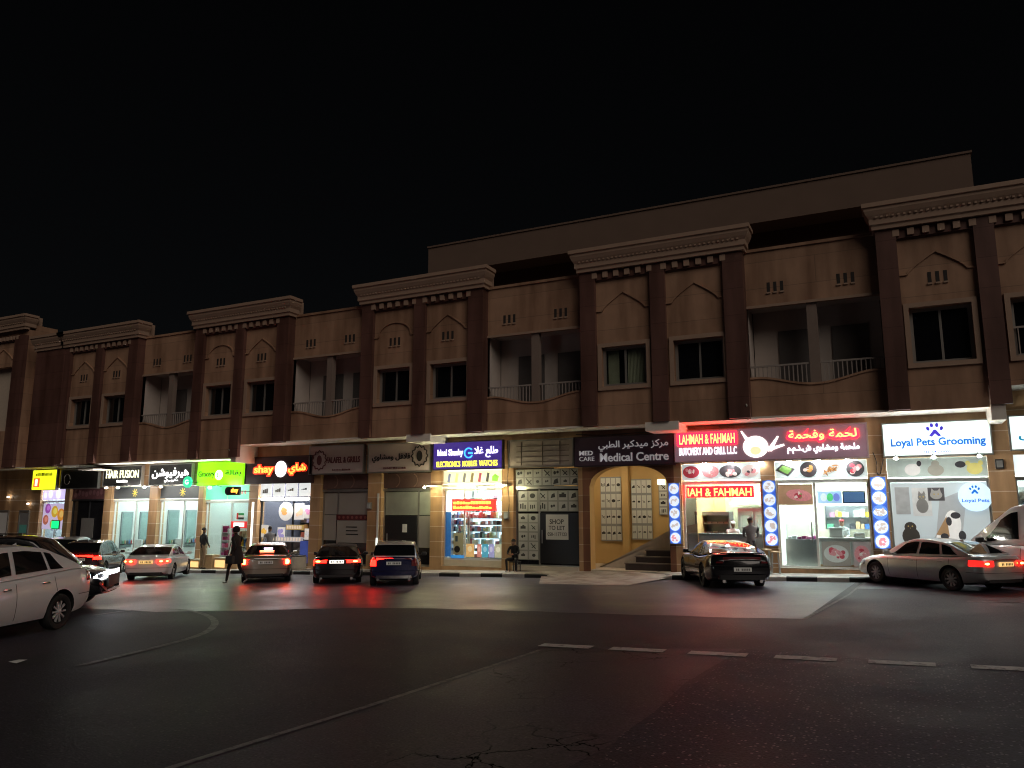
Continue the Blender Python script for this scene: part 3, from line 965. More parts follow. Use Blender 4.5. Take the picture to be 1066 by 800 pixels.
# ---- signs (left to right)
M_PANELBLK = mat('sign_black', (.014, .013, .013), .35, var=.2)
M_WLIT = E('lit_white', (1, 1, 1), 1.5)
M_CREAM = E('lit_cream', (1, .95, .62), 1.2)
def glowbox(name, col, e):
    """backlit sign face, a little uneven behind the acrylic"""
    m = mat(name, col, .4, var=.02)
    nt = m.node_tree; b = nt.nodes['Principled BSDF']
    g = nt.nodes.new('ShaderNodeNewGeometry')
    n = nt.nodes.new('ShaderNodeTexNoise'); n.inputs['Scale'].default_value = .9; n.inputs['Detail'].default_value = 1
    nt.links.new(g.outputs['Position'], n.inputs['Vector'])
    r = nt.nodes.new('ShaderNodeMapRange'); r.inputs[1].default_value = .3; r.inputs[2].default_value = .7; r.inputs[3].default_value = e * .45; r.inputs[4].default_value = e * .75
    nt.links.new(n.outputs['Fac'], r.inputs[0]); nt.links.new(r.outputs[0], b.inputs['Emission Strength'])
    b.inputs['Emission Color'].default_value = (*col, 1)
    return m

t = sign('shop_sign', 'backlit yellow sign with a small red chef picture over the food shop at far left', -38.72, -36.85, 2.68, 3.64, glowbox('lit_yellow', (.92, 1.0, .02), 1.15))
fine_print(t, -38.5, -37.2, 3.36, 3.54, YW - .17, mat('ink_olive', (.25, .24, .02), .6))
MB().box(-38.58, -38.12, YW - .19, YW - .17, 2.8, 3.25).build('emblem_ground', E('lit_red_patch', (1, .12, .02), .9), t)
b = MB().disc(-38.35, 3.12, .12, .09, YW - .2, n=14).poly([(-38.45, 3.07), (-38.45, 2.86), (-38.25, 2.86), (-38.25, 3.07)], YW - .2)
b.build('emblem', M_CREAM, t)
t = sign('shop_sign', 'unlit dark sign board with a thin round emblem between the yellow sign and the salon', -36.45, -33.75, 2.72, 3.6, M_PANELBLK)
b = MB()
for k in range(28):
    a0, a1 = 2 * math.pi * k / 30, 2 * math.pi * (k + 1) / 30
    b.pbox((-36.0 + .22 * math.cos(a0), YW - .175, 3.15 + .25 * math.sin(a0)), (-36.0 + .22 * math.cos(a1), YW - .175, 3.15 + .25 * math.sin(a1)), .02, .02)
b.build('emblem', mat('grey_ink', (.3, .28, .25), .5), t)
t = sign('shop_sign', 'black salon sign with lit cream English lettering', -33.35, -30.75, 2.8, 3.68, M_PANELBLK, edge=M_ALU)
write(t, 'HAIR FUSION', -33.15, -30.93, 3.14, 3.5, YW - .19, E('lit_pale_yellow', (1, .96, .62), 1.1), bold=-.008)
write(t, 'Gents Salon', -32.4, -31.65, 2.94, 3.06, YW - .19, M_WLIT)
t = sign('shop_sign', 'black salon sign with lit white Arabic lettering', -30.2, -27.55, 2.8, 3.68, M_PANELBLK, edge=M_ALU)
write(t, 'هيرفيوشن', -30.02, -27.72, 3.06, 3.54, YW - .19, M_WLIT, bold=.012, ar=True)
write(t, 'صالون رجالي', -29.2, -28.35, 2.9, 3.04, YW - .19, M_WLIT, ar=True)
t = thing('blade_sign', 'round green lit sign with a white ring letter sticking out beside the salon', 'sign', (-27.35, YW - .5, 2.62))
MB().lathe([(.24, -.05), (.25, 0), (.24, .05)], axis='y', o=(-27.35, YW - .5, 2.87), n=28).disc(-27.35, 2.87, .24, .24, YW - .55, n=28).build('disc', E('lit_green_disc', (.02, .62, .30), .8), t)
write(t, 'G', -27.45, -27.25, 2.77, 2.97, YW - .57, E('lit_mint', (.7, 1, .85), 1.5), th=.02)
MB().tube([(-27.1, YW - .5, 2.87), (-27.1, YW, 2.87)], .02).build('bracket', M_BLK, t)
t = sign('shop_sign', 'bright lime green backlit grocery sign with a white round emblem', -27.18, -24.5, 2.72, 3.72, glowbox('lit_lime', (.20, .9, .004), 1.2), frame=False)
M_INK = mat('dark_ink', (.012, .05, .01), .6)
write(t, 'Grocery', -27.1, -26.14, 3.02, 3.34, YW - .18, M_INK, bold=.005)
write(t, 'بقالة', -25.5, -24.6, 3.1, 3.36, YW - .18, M_INK, ar=True, bold=.01)
MB().disc(-25.87, 3.16, .21, .21, YW - .185, th=.02).build('emblem_ground', E('lit_white_soft', (1, 1, 1), 1.3), t)
write(t, 'G', -25.98, -25.76, 3.05, 3.27, YW - .2, mat('green_ink', (.1, .4, .05), .6), th=.015)
t = sign('shop_sign', 'maroon tea shop sign with glowing red lettering and a white disc', -24.35, -20.8, 2.78, 3.82, mat('sign_maroon', (.035, .012, .018), .4), edge=mat('maroon_edge', (.03, .01, .012), .5))
M_RGL = E('lit_red_halo', (1, .035, .01), 3)
M_OR = E('lit_orange', (1, .42, .06), 1.8)
b = MB()
letters(b, 'shay', -23.92, -22.73, 3.04, 3.56, YW - .18, 0, .10, .02)
letters(b, 'شاي', -22.07, -21.03, 3.04, 3.58, YW - .18, 0, .10, .02, True)
b.build('halo_panel', M_RGL, t)
write(t, 'shay', -23.85, -22.8, 3.1, 3.5, YW - .2, M_OR, bold=.02)
write(t, 'شاي', -22.0, -21.1, 3.1, 3.52, YW - .2, M_OR, bold=.025, ar=True)
MB().disc(-22.4, 3.33, .3, .33, YW - .2, th=.03).build('emblem', E('lit_disc', (1, 1, 1), 2), t)
t = thing('blade_sign', 'small black projecting sign with orange letters at the edge of the tea shop', 'sign', (-24.2, YW - .7, 2.2))
MB().box(-24.75, -24.05, YW - .75, YW - .65, 2.28, 2.62, 0, .02).build('panel', M_PANELBLK, t)
MB().disc(-24.68, 2.45, .17, .17, YW - .76, n=18, th=.1).build('emblem', M_PANELBLK, t)
write(t, 'shay', -24.5, -24.1, 2.33, 2.58, YW - .77, M_OR, bold=.03)
MB().tube([(-24.2, YW - .7, 2.45), (-24.2, YW, 2.45)], .02).build('bracket', M_BLK, t)

def cog(cx, cz, r, y):
    b = MB()
    n = 48
    P = [(cx + (r + .035 * math.cos(12 * 2 * math.pi * k / n)) * math.cos(2 * math.pi * k / n), cz + (r + .035 * math.cos(12 * 2 * math.pi * k / n)) * 1.08 * math.sin(2 * math.pi * k / n)) for k in range(n)]
    for k in range(n):
        p, q = P[k], P[(k + 1) % n]
        b.pbox((p[0], y, p[1]), (q[0], y, q[1]), .02, .035)
    b.disc(cx, cz, .13, .2, y, n=18)
    return b
M_GSIGN = mat('unlit_white_sign', (.46, .38, .37), .5, var=.06, scale=2)
M_DRED = mat('dark_red_ink', (.10, .012, .015), .6)
M_BLKI = mat('black_ink', (.015, .013, .013), .6)
t = sign('shop_sign', 'unlit pale restaurant sign with English lettering and a toothed round emblem at its left', -20.92, -18.28, 3.1, 4.17, M_GSIGN)
write(t, 'FALAFEL & GRILLS', -20.05, -18.42, 3.5, 3.74, YW - .18, M_DRED, bold=.02)
cog(-20.42, 3.63, .33, YW - .18).build('emblem', M_DRED, t)
fine_print(t, -19.75, -18.9, 3.2, 3.27, YW - .17, M_DRED)
t = sign('shop_sign', 'unlit pale restaurant sign with Arabic lettering and a toothed round emblem at its right', -18.02, -15.25, 3.1, 4.15, M_GSIGN)
write(t, 'فلافل ومشاوي', -17.85, -16.1, 3.46, 3.78, YW - .18, M_BLKI, bold=.025, ar=True)
cog(-15.68, 3.66, .33, YW - .18).build('emblem', M_BLKI, t)
fine_print(t, -17.3, -16.3, 3.2, 3.28, YW - .17, M_DRED)

t = sign('shop_sign', 'violet phone shop sign with glowing white lettering above a yellow line of capitals', -15.08, -12.25, 3.14, 4.1, mat('sign_violet', (.05, .03, .22), .4, emit=.11, ecol=(.16, .08, .8)), edge=M_BLK)
M_VIO = E('lit_violet_white', (.86, .82, 1), 1.5)
write(t, 'Ideal Shaaby', -14.9, -13.82, 3.56, 3.86, YW - .19, M_VIO, bold=.018)
write(t, 'طلع غلا', -13.35, -12.4, 3.52, 3.92, YW - .19, M_VIO, bold=.018, ar=True)
b = MB()
for k in range(16):
    a0, a1 = R(40 + 18 * k), R(40 + 18 * (k + 1))
    b.pbox((-13.58 + .17 * math.cos(a0), YW - .19, 3.7 + .17 * math.sin(a0)), (-13.58 + .17 * math.cos(a1), YW - .19, 3.7 + .17 * math.sin(a1)), .03, .045)
b.box(-13.6, -13.42, YW - .2, YW - .18, 3.66, 3.73)
b.build('emblem', E('lit_blue', (.05, .35, 1), 1.6), t)
write(t, 'ELECTRONICS  MOBILES  WATCHES', -14.93, -12.42, 3.22, 3.42, YW - .19, E('lit_yellow_caps', (1, .92, .08), 1.2), bold=.012)
t = sign('sign_board', 'blank weathered board left where the sign of the empty shop was', -11.95, -9.58, 3.16, 4.05, mat('weathered_board', (.42, .36, .32), .8, var=.25, scale=3), frame=True)
b = MB()
for k in range(4):
    b.box(-11.7 + .02, -9.7, YW - .175, YW - .163, 3.3 + .18 * k, 3.32 + .18 * k)
for xx in (-11.5, -10.7, -10.05):
    b.box(xx, xx + .025, YW - .178, YW - .163, 3.2, 4.0)
b.build('support_rail', mat('rusty_rail', (.14, .11, .09), .8), t)
t = sign('shop_sign', 'dark plum medical centre sign with pale unlit lettering over the arch', -9.5, -6.14, 3.12, 4.06, mat('sign_plum', (.10, .062, .095), .4, var=.05), edge=mat('plum_edge', (.04, .025, .035), .5))
M_PALE = mat('pale_lettering', (.62, .60, .62), .5, emit=.12)  # faint glow put into letters that have no lamp
write(t, 'Medical Centre', -8.6, -6.3, 3.24, 3.52, YW - .19, M_PALE, bold=.016)
write(t, 'مركز ميدكير الطبي', -8.65, -6.3, 3.58, 3.92, YW - .19, M_PALE, bold=.012, ar=True)
write(t, 'MED', -9.33, -8.85, 3.47, 3.62, YW - .19, M_PALE, bold=.02)
write(t, 'CARE', -9.33, -8.8, 3.28, 3.42, YW - .19, MATS['pale_lettering'], bold=-.005)

t = sign('shop_sign', 'wide mauve grill and butchery sign with glowing red and white lettering and a steaming pot', -6.1, -.55, 3.17, 4.12, mat('sign_mauve', (.20, .12, .145), .4, var=.05, emit=.10, ecol=(.6, .36, .44)), edge=mat('mauve_edge', (.4, .3, .3), .5))
M_REDL = E('lit_red', (1, .003, .011), 12)
M_YEL = E('lit_letter_yellow', (1, .70, .2), 1.5)
MB().box(-6.0, -4.16, YW - .2, YW - .175, 3.66, 4.06, 0, .008).build('halo_panel', M_REDL, t)
write(t, 'LAHMAH & FAHMAH', -5.93, -4.22, 3.7, 4.01, YW - .22, M_YEL, bold=.012)
write(t, 'BUTCHERY AND GRILL L.L.C', -5.95, -4.18, 3.36, 3.6, YW - .2, E('lit_blue_white', (.93, .93, 1), 1.4), bold=.02)
b = MB().disc(-3.62, 3.56, .37, .33, YW - .2, n=26, th=.04).poly([(-3.9, 3.75), (-4.04, 4.04), (-4.0, 4.06), (-3.8, 3.8)], YW - .2).poly([(-3.3, 3.45), (-2.98, 3.86), (-2.93, 3.84), (-3.16, 3.4)], YW - .2)
b.poly([(-3.3, 3.5), (-2.8, 3.62), (-2.78, 3.56), (-3.25, 3.4)], YW - .2)
b.build('emblem', E('lit_pink_white', (1, .93, .88), 1.5), t)
MB().disc(-3.62, 3.44, .16, .13, YW - .215, n=18).build('emblem_dish', E('lit_peach', (1, .45, .25), 1.6), t)
b = MB()
letters(b, 'لحمة وفحمة', -2.72, -.75, 3.64, 4.04, YW - .2, 0, .11, .02, True)
b.build('halo_panel', M_REDL, t)
write(t, 'لحمة وفحمة', -2.66, -.8, 3.68, 4.0, YW - .225, M_YEL, bold=.018, ar=True)
write(t, 'ملحمة ومشاوي ش.ذ.م.م', -2.72, -.75, 3.3, 3.58, YW - .2, MATS['lit_blue_white'], bold=.045, ar=True)

M_WBOX = glowbox('lit_white_box', (.84, 1.0, .96), .95)
t = sign('shop_sign', 'white backlit pet grooming sign with blue lettering and a paw print', -.12, 2.47, 3.17, 4.06, M_WBOX)
M_BLU = mat('blue_lettering', (.0, .13, .55), .4, emit=.25, ecol=(0, .2, .9))
M_NAVY = mat('navy_ink', (.05, .03, .45), .4, emit=.2, ecol=(.08, .04, .8))
write(t, 'Loyal Pets Grooming', .06, 2.35, 3.36, 3.64, YW - .18, M_BLU, bold=.028)
def paw(cx, cz, s, y, b):
    for a, d in ((-.33, .12), (-.14, .3), (.12, .3), (.33, .12)):
        b.disc(cx + a * s, cz + d * s, .085 * s, .12 * s, y, n=12, rot=-a)
    b.poly([(cx - .3 * s, cz - .28 * s), (cx - .05 * s, cz + .06 * s), (cx + .05 * s, cz + .06 * s), (cx + .3 * s, cz - .28 * s), (cx + .16 * s, cz - .34 * s), (cx, cz - .16 * s), (cx - .16 * s, cz - .34 * s)], y)
    return b
paw(1.17, 3.83, .5, YW - .175, MB()).build('emblem', M_NAVY, t)
write(t, 'TEL: 04 2320003', .85, 1.55, 3.22, 3.28, YW - .18, M_NAVY, bold=.01, th=.01)
t = sign('shop_sign', 'white backlit sign with blue Arabic lettering cut off by the picture edge', 2.93, 5.6, 3.25, 4.12, M_WBOX)
write(t, 'الحيوانات', 3.1, 4.8, 3.4, 3.72, YW - .18, mat('cyan_ink', (.02, .25, .45), .4, emit=.2, ecol=(.02, .4, .7)), bold=.015, ar=True)
# ------------------------------------------------------------------ what is in and on each shop
M_WHITE = mat('white_wall', (.78, .80, .78), .7, var=.04)
M_GREYW = mat('grey_wall', (.40, .43, .47), .7, var=.08)
M_CREAMW = mat('cream_wall', (.62, .58, .46), .7, var=.06)
M_STEEL = mat('steel', (.55, .56, .57), .28, .9, var=.06)
M_PAPER = mat('white_paper', (.72, .72, .70), .7, var=.05)
M_DGLASS = mat('dark_shop_glass', (.012, .012, .014), .1, spec=.6)
GOODS = islands('goods', [(.55, .05, .05), (.75, .75, .72), (.05, .14, .4), (.7, .45, .05), (.04, .04, .05), (.1, .35, .2), (.6, .25, .4), (.3, .5, .65), (.5, .35, .2)], .45)
PINK = islands('pink_goods', [(.62, .05, .22), (.75, .2, .4), (.5, .03, .1), (.75, .7, .72), (.6, .1, .35), (.3, .02, .1)], .45)
PHONE = islands('phone_goods', [(.72, .78, .82), (.2, .35, .65), (.6, .68, .72), (.06, .07, .09), (.35, .6, .65), (.75, .75, .7), (.8, .85, .85), (.6, .65, .4), (.8, .8, .8), (.5, .2, .25)], .4)
TEA = islands('tea_goods', [(.35, .16, .05), (.6, .35, .08), (.25, .2, .35), (.6, .55, .5), (.1, .06, .05), (.45, .1, .06)], .45)

def flat(name, label, cat, x0, x1, z0, z1, y, m, th=.02, group=None):
    o = MB().box(x0, x1, y - th, y, z0, z1).build(name, m, None, origin=((x0 + x1) / 2, y, z0))
    return tag(o, label, cat, group)

def poster(name, label, cat, x0, x1, z0, z1, y, ground, group=None):
    """a printed sheet with its picture added by the caller"""
    t = thing(name, label, cat, ((x0 + x1) / 2, y, z0), group=group)
    MB().box(x0, x1, y - .02, y, z0, z1).build('panel', ground, t)
    return t

def shelves(name, label, x0, x1, y0, y1, z0, z1, rows, m, goods, dens=9, fill=.8, hmax=.8, cat='shelf unit', group=None, lit=None):
    t = thing(name, label, cat, ((x0 + x1) / 2, (y0 + y1) / 2, z0), group=group)
    b = MB()
    b.box(x0, x1, y1 - .03, y1, z0, z1)
    b.box(x0 - .03, x0, y0, y1, z0, z1); b.box(x1, x1 + .03, y0, y1, z0, z1)
    b.build('cabinet', m, t)
    if lit:
        MB().box(x0 + .01, x1 - .01, y1 - .04, y1 - .031, z0 + .02, z1 - .02).build('lit_back', lit, t)
    dz = (z1 - z0) / rows
    p = MB()
    for r in range(rows):
        z = z0 + r * dz
        MB().box(x0, x1, y0 + (.08 if lit else 0), y1 - .045, z, z + .025).build('shelf', m, t)
        x = x0 + .02
        while x < x1 - .06:
            wd = random.uniform(.6, 1.5) * (x1 - x0) / dens
            wd = min(wd, x1 - x - .01)
            if random.random() < fill:
                h = dz * random.uniform(.35, hmax)
                p.box(x, x + wd * .9, y0 + random.uniform(.0, .05), y1 - .06, z + .026, z + .026 + h)
            x += wd
    o = p.build('packs', goods, t)
    o['kind'] = 'stuff'
    return t

def counter(name, label, x0, x1, y0, y1, z0, z1, body, top, glass_h=0.0):
    t = thing(name, label, 'counter', ((x0 + x1) / 2, y0, z0))
    MB().box(x0, x1, y0, y1, z0, z1, 0, .01).build('body', body, t)
    MB().box(x0 - .02, x1 + .02, y0 - .03, y1, z1 + .001, z1 + .04, 0, .008).build('top', top, t)
    return t

# ---- far left: brown wall with two papered doors, food shop, dark shop
for x0, x1, lb in ((-41.45, -40.65, 'tall pale papered door at the far left end of the shops'), (-39.65, -38.95, 'grey door with a green and yellow notice beside the food shop')):
    t = thing('shop_door', lb, 'door', ((x0 + x1) / 2, YW, walk_z(x0)))
    MB().box(x0, x1, YW - .05, YW - .005, walk_z(x0), 1.55).build('leaf', M_PAPER if x0 < -41 else mat('door_grey', (.25, .25, .25), .5), t)
    b = MB().box(x0 - .06, x0 - .001, YW - .07, YW - .005, walk_z(x0), 1.6).box(x1 + .001, x1 + .06, YW - .07, YW - .005, walk_z(x0), 1.6).box(x0 - .06, x1 + .06, YW - .07, YW - .005, 1.601, 1.67)
    b.build('door_frame', M_ALU, t)
    if x0 > -41:
        MB().box(x0 + .08, x1 - .05, YW - .065, YW - .052, .55, .95).build('notice', mat('teal_print', (.15, .5, .45), .6), t)
        MB().box(x0 + .1, x1 - .02, YW - .07, YW - .053, .1, .5).build('notice', mat('yellow_print', (.62, .68, .12), .6), t)
for q, (x, z) in enumerate(((-40.7, 2.35), (-39.0, 2.0))):
    t = tag(MB().lathe([(0, -.05), (.05, -.04), (.06, 0), (.02, .03)], n=10, o=(x, YW - .1, z)).build('wall_lamp', E('wall_bulb', (1, .9, .75), 7), None, origin=(x, YW - .1, z)), ['small lit wall lamp over the papered door', 'small lit wall lamp beside the food shop'][q], 'lamp')
room('yellow', M_GREYW, lights=1)
front('yellow', 2.05, mull=(-37.2,))
t = poster('food_poster', 'pale violet panel of cups and desserts under the yellow sign', 'poster', -38.15, -36.35, 2.18, 2.72, YW + .1, E('lilac_lit', (.72, .62, 1), .75))
MB().ell((-37.55, YW + .06, 2.45), (.13, .01, .18)).ell((-36.95, YW + .06, 2.45), (.16, .01, .2)).ell((-37.95, YW + .06, 2.4), (.1, .01, .13)).build('picture', E('picture_white', (1, .95, .9), .8), t)
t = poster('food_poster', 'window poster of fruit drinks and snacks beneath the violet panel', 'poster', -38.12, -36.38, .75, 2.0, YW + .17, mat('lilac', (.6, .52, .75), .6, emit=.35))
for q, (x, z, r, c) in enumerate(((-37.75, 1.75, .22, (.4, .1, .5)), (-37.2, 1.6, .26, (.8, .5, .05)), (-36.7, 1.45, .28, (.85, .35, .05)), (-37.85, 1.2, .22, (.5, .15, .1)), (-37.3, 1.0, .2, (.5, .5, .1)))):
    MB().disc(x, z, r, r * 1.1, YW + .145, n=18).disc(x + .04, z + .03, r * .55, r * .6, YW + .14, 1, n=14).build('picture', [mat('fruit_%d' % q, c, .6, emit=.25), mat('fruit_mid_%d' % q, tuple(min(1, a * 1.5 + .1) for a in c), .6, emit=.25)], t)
t = thing('led_sign', 'small glowing green sign low in the food shop window', 'sign', (-36.75, YW - .05, .85))
MB().box(-37.04, -36.46, YW - .048, YW - .01, .76, 1.19).build('sign_frame', M_BLK, t)
MB().box(-37.0, -36.5, YW - .1, YW - .05, .8, 1.15, 0, .02).build('panel', E('lit_green', (.01, .9, .22), 1.1), t)
t = thing('potted_plant', 'leafy potted plant in front of the food shop window', 'plant', (-37.7, YW - .25, walk_z(-37.7)))
MB().lathe([(.14, 0), (.2, .4), (.21, .42), (.17, .4)], o=(-37.7, YW - .25, walk_z(-37.7)), n=14).build('pot', M_PAPER, t)
b = MB()
for k in range(160):
    a = random.uniform(0, 6.28); r = random.uniform(0, .32); z = walk_z(-37.7) + random.uniform(.45, 1.25)
    p = Vector((-37.7 + r * math.cos(a), YW - .25 + r * math.sin(a) * .6, z)); d = Vector((random.uniform(-1, 1), random.uniform(-1, 1), random.uniform(-.2, 1))).normalized() * .1; e = d.cross(Vector((.3, .2, 1))).normalized() * .03
    b.quad(p - d, p + e, p + d, p - e)
b.build('foliage', mat('leaf_green', (.06, .12, .03), .6), t)
front('dark', 2.1, mull=(-34.7,), fm=M_BLK, g=False)
MB().box(-35.9, -33.45, YW + .24, YW + .27, plinth(-35) + .07, 2.099).build('pane', M_DGLASS, bld)
t = poster('window_film', 'dim red-brown picture strip above the closed dark shop', 'window film', -35.93, -33.42, 2.2, 2.72, YW + .16, mat('dim_red_print', (.11, .04, .045), .6, var=.5, scale=5))
b = MB()
for k in range(9):
    b.disc(-35.7 + k * .27, 2.45 + random.uniform(-.08, .08), .11, .13, YW + .135, n=12)
b.build('picture', mat('dim_pink_print', (.2, .09, .10), .6, var=.4), t)
flat('notice', 'grey paper taped inside the closed dark shop window', 'notice', -35.2, -34.3, .35, 1.3, YW + .22, mat('grey_paper', (.16, .15, .14), .8))

# ---- salon: two bays
def star(b, cx, cz, r, y):
    for k in range(4):
        a = math.pi * k / 4 + .2
        b.pbox((cx - r * math.cos(a), y, cz - r * math.sin(a)), (cx + r * math.cos(a), y, cz + r * math.sin(a)), .012, .03)
def salon_chair(x, y, z, lb, face=1, drape=False):
    t = thing('salon_chair', lb, 'chair', (x, y, z), group='salon chairs')
    MB().lathe([(0, 0), (.26, 0), (.26, .03), (.05, .06), (.045, .38), (0, .38)], o=(x, y, z), n=18).build('base', M_STEEL, t, smooth=True)
    um = mat('salon_cloth', (.78, .80, .80), .8) if drape else mat('salon_black', (.03, .03, .03), .4)
    MB().box(x - .27, x + .27, y - .27, y + .27, z + .38, z + .52, 0, .04).build('seat', um, t)
    MB().box(x - .25, x + .25, y + face * .22 - .05, y + face * .22 + .05, z + .5, z + 1.05, 0, .04).build('backrest', um, t)
    for s in (-1, 1):
        MB().box(x + s * .3 - .03, x + s * .3 + .03, y - .22, y + .22, z + .62, z + .68, 0, .015).box(x + s * .3 - .02, x + s * .3 + .02, y - .05, y + .05, z + .45, z + .62).build('armrest', um, t)
for key, xs_, sl in (('hair_a', (-31.9, -30.9), 'English'), ('hair_b', (-29.2, -27.8), 'Arabic')):
    x0, x1, zf, zt = room(key, M_WHITE, mat('white_tile', (.7, .72, .7), .25), depth=3.0, lights=3, back=M_WHITE, tube=M_TUBES)
    front(key, 2.06, mull=((x0 + x1) / 2 + .2,), door=((x0 + x1) / 2 + .3,))
    o = poster('fascia_panel', 'dark grey fascia with a thin gold star emblem under the %s salon lettering' % sl, 'fascia panel', x0 + .01, x1 - .01, 2.19, 2.74, YW + .14, mat('salon_grey', (.12, .13, .14), .5, var=.08))
    b = MB(); star(b, x0 + (x1 - x0) * (.56), 2.46, .19, YW + .11); b.build('emblem', mat('gold_star', (.75, .6, .08), .4, emit=.3), o)
    for q, yy in enumerate((YW + .75, YW + 1.75, YW + 2.7)):
        t = thing('wall_mirror', '%s grey framed mirror from the glass on the side wall of the %s salon bay' % (('first', 'second', 'third')[q], sl), 'mirror', (x0 - .15, yy, zf + .6), group='salon mirrors')
        MB().box(x0 - .19, x0 - .15, yy, yy + .62, zf + .62, zf + 2.35).build('frame', mat('mirror_grey', (.20, .23, .24), .4), t)
        MB().box(x0 - .149, x0 - .14, yy + .06, yy + .56, zf + .70, zf + 2.28).build('glass', mat('mirror_glass', (.34, .46, .45), .12, .5), t)
        MB().box(x0 - .149, x0 + .12, yy + .02, yy + .6, zf + .80, zf + .84).build('shelf', M_BLK, t)
        b = MB()
        for k in range(5):
            b.lathe([(0, 0), (.03, 0), (.03, .12), (.012, .15), (.012, .18), (0, .18)], 0, 8, 'z', (x0 - .02, yy + .08 + .11 * k, zf + .841))
        o = b.build('bottles', GOODS, t); o['kind'] = 'stuff'
    for q, xm in enumerate(xs_):
        salon_chair(xm - .25, YW + .85 + .75 * q, zf, '%s salon chair in the bay under the %s sign' % (('white draped', 'black padded')[q], sl), 1, drape=(q == 0))
    t = shelves('salon_trolley', 'low white rack of towels and bottles in the %s salon bay' % sl, x0 + .15, x0 + .7, YW + 2.5, YW + 2.9, zf, zf + .95, 3, M_FRAME, GOODS, 6)
for x, lb in ((-32.3, 'floodlight under the left half of the English salon sign'), (-31.5, 'floodlight under the right half of the English salon sign'), (-29.75, 'floodlight under the first Arabic word of the salon sign'), (-28.7, 'floodlight under the middle of the Arabic salon sign')):
    lamp(x, 2.68, label=lb, power=32)

# ---- grocery
x0, x1, zf, zt = room('grocery', M_WHITE, depth=2.6, lights=2, tube=M_TUBES, back=mat('cool_wall', (.55, .6, .66), .6))
front('grocery', 1.98, mull=(-25.4,))
t = poster('fascia_panel', 'mint green backlit strip under the lime grocery sign', 'fascia panel', x0 + .01, x1 - .01, 2.12, 2.72, YW + .14, E('lit_mint_strip', (.18, .85, .5), .55))
MB().box(-25.6, -25.57, YW + .11, YW + .12, 2.12, 2.72).build('joint', M_FRAME, t)
b = MB()
for k in range(5):
    b.disc(-25.3 + .18 * k, 2.42, .06, .09, YW + .115, n=10)
b.build('picture', mat('pink_print', (.7, .3, .3), .6, emit=.2), t)
shelves('snack_rack', 'tall rack of pink and red snack packets inside the grocery window', -26.2, -25.35, YW + .5, YW + .85, zf, zf + 1.62, 5, M_FRAME, PINK, 6, .95, .85)
shelves('snack_rack', 'white rack of labelled packets on the right side of the grocery', -25.2, -24.35, YW + .5, YW + .85, zf, zf + 1.45, 4, M_FRAME, GOODS, 7, .9, .8)
shelves('grocery_shelf', 'long back wall shelf of mixed goods in the grocery', -26.8, -24.3, YW + 2.55, YW + 2.9, zf, zf + 2.0, 5, M_FRAME, GOODS, 18, .9, .8)
t = poster('poster', 'red and white price banner across the grocery window', 'poster', -25.35, -24.45, .92, 1.2, YW + .19, mat('banner_red', (.75, .03, .03), .6, emit=.3))
MB().box(-25.2, -24.6, YW + .16, YW + .169, .97, 1.15).build('picture', E('banner_white', (1, .95, .92), .9), t)
t = thing('flag', 'small red green white and black flag stuck inside the grocery window', 'flag', (-24.9, YW + .19, 1.3))
MB().box(-25.05, -24.95, YW + .16, YW + .18, 1.28, 1.55).build('red_stripe', mat('flag_red', (.6, .02, .02), .6), t)
for q, (nm, c) in enumerate((('black_stripe', (.02, .02, .02)), ('white_stripe', (.8, .8, .8)), ('green_stripe', (.02, .3, .08)))):
    MB().box(-24.949, -24.65, YW + .16, YW + .18, 1.28 + .09 * q, 1.37 + .09 * q - .001).build(nm, mat('flag_%d' % q, c, .6), t)
lamp(-25.75, 2.6, label='floodlight under the emblem of the lime grocery sign', power=60)
M_CARTON = mat('carton', (.55, .38, .20), .8, var=.15)
M_WARM = E('warm_lit_case', (1, .66, .26), .8)
for q, (x, wd, h, lit) in enumerate(((-26.5, .55, .36, 1), (-25.75, .5, .55, 0), (-25.05, .65, .42, 1), (-24.35, .5, .34, 0))):
    t = thing('display_case', ['low warmly lit display case at the left of the grocery front', 'plain carton standing between two lit cases', 'wide warmly lit display case behind the walking person', 'small carton at the right of the grocery front'][q], 'display case' if lit else 'carton', (x, YW - .4, walk_z(x)), group='cases along the grocery front')
    z = walk_z(x)
    MB().box(x - wd / 2, x + wd / 2, YW - .6, YW - .2, z, z + h, 0, .015).build('body', M_CARTON, t)
    if lit:
        MB().box(x - wd / 2 + .05, x + wd / 2 - .05, YW - .615, YW - .601, z + .06, z + h - .07).build('lit_front', M_WARM, t)  # emissive sheet added for the warm glow on the box
    MB().box(x - wd / 2 - .01, x + wd / 2 + .01, YW - .61, YW - .19, z + h + .001, z + h + .02).build('lid', M_CREAMW, t)

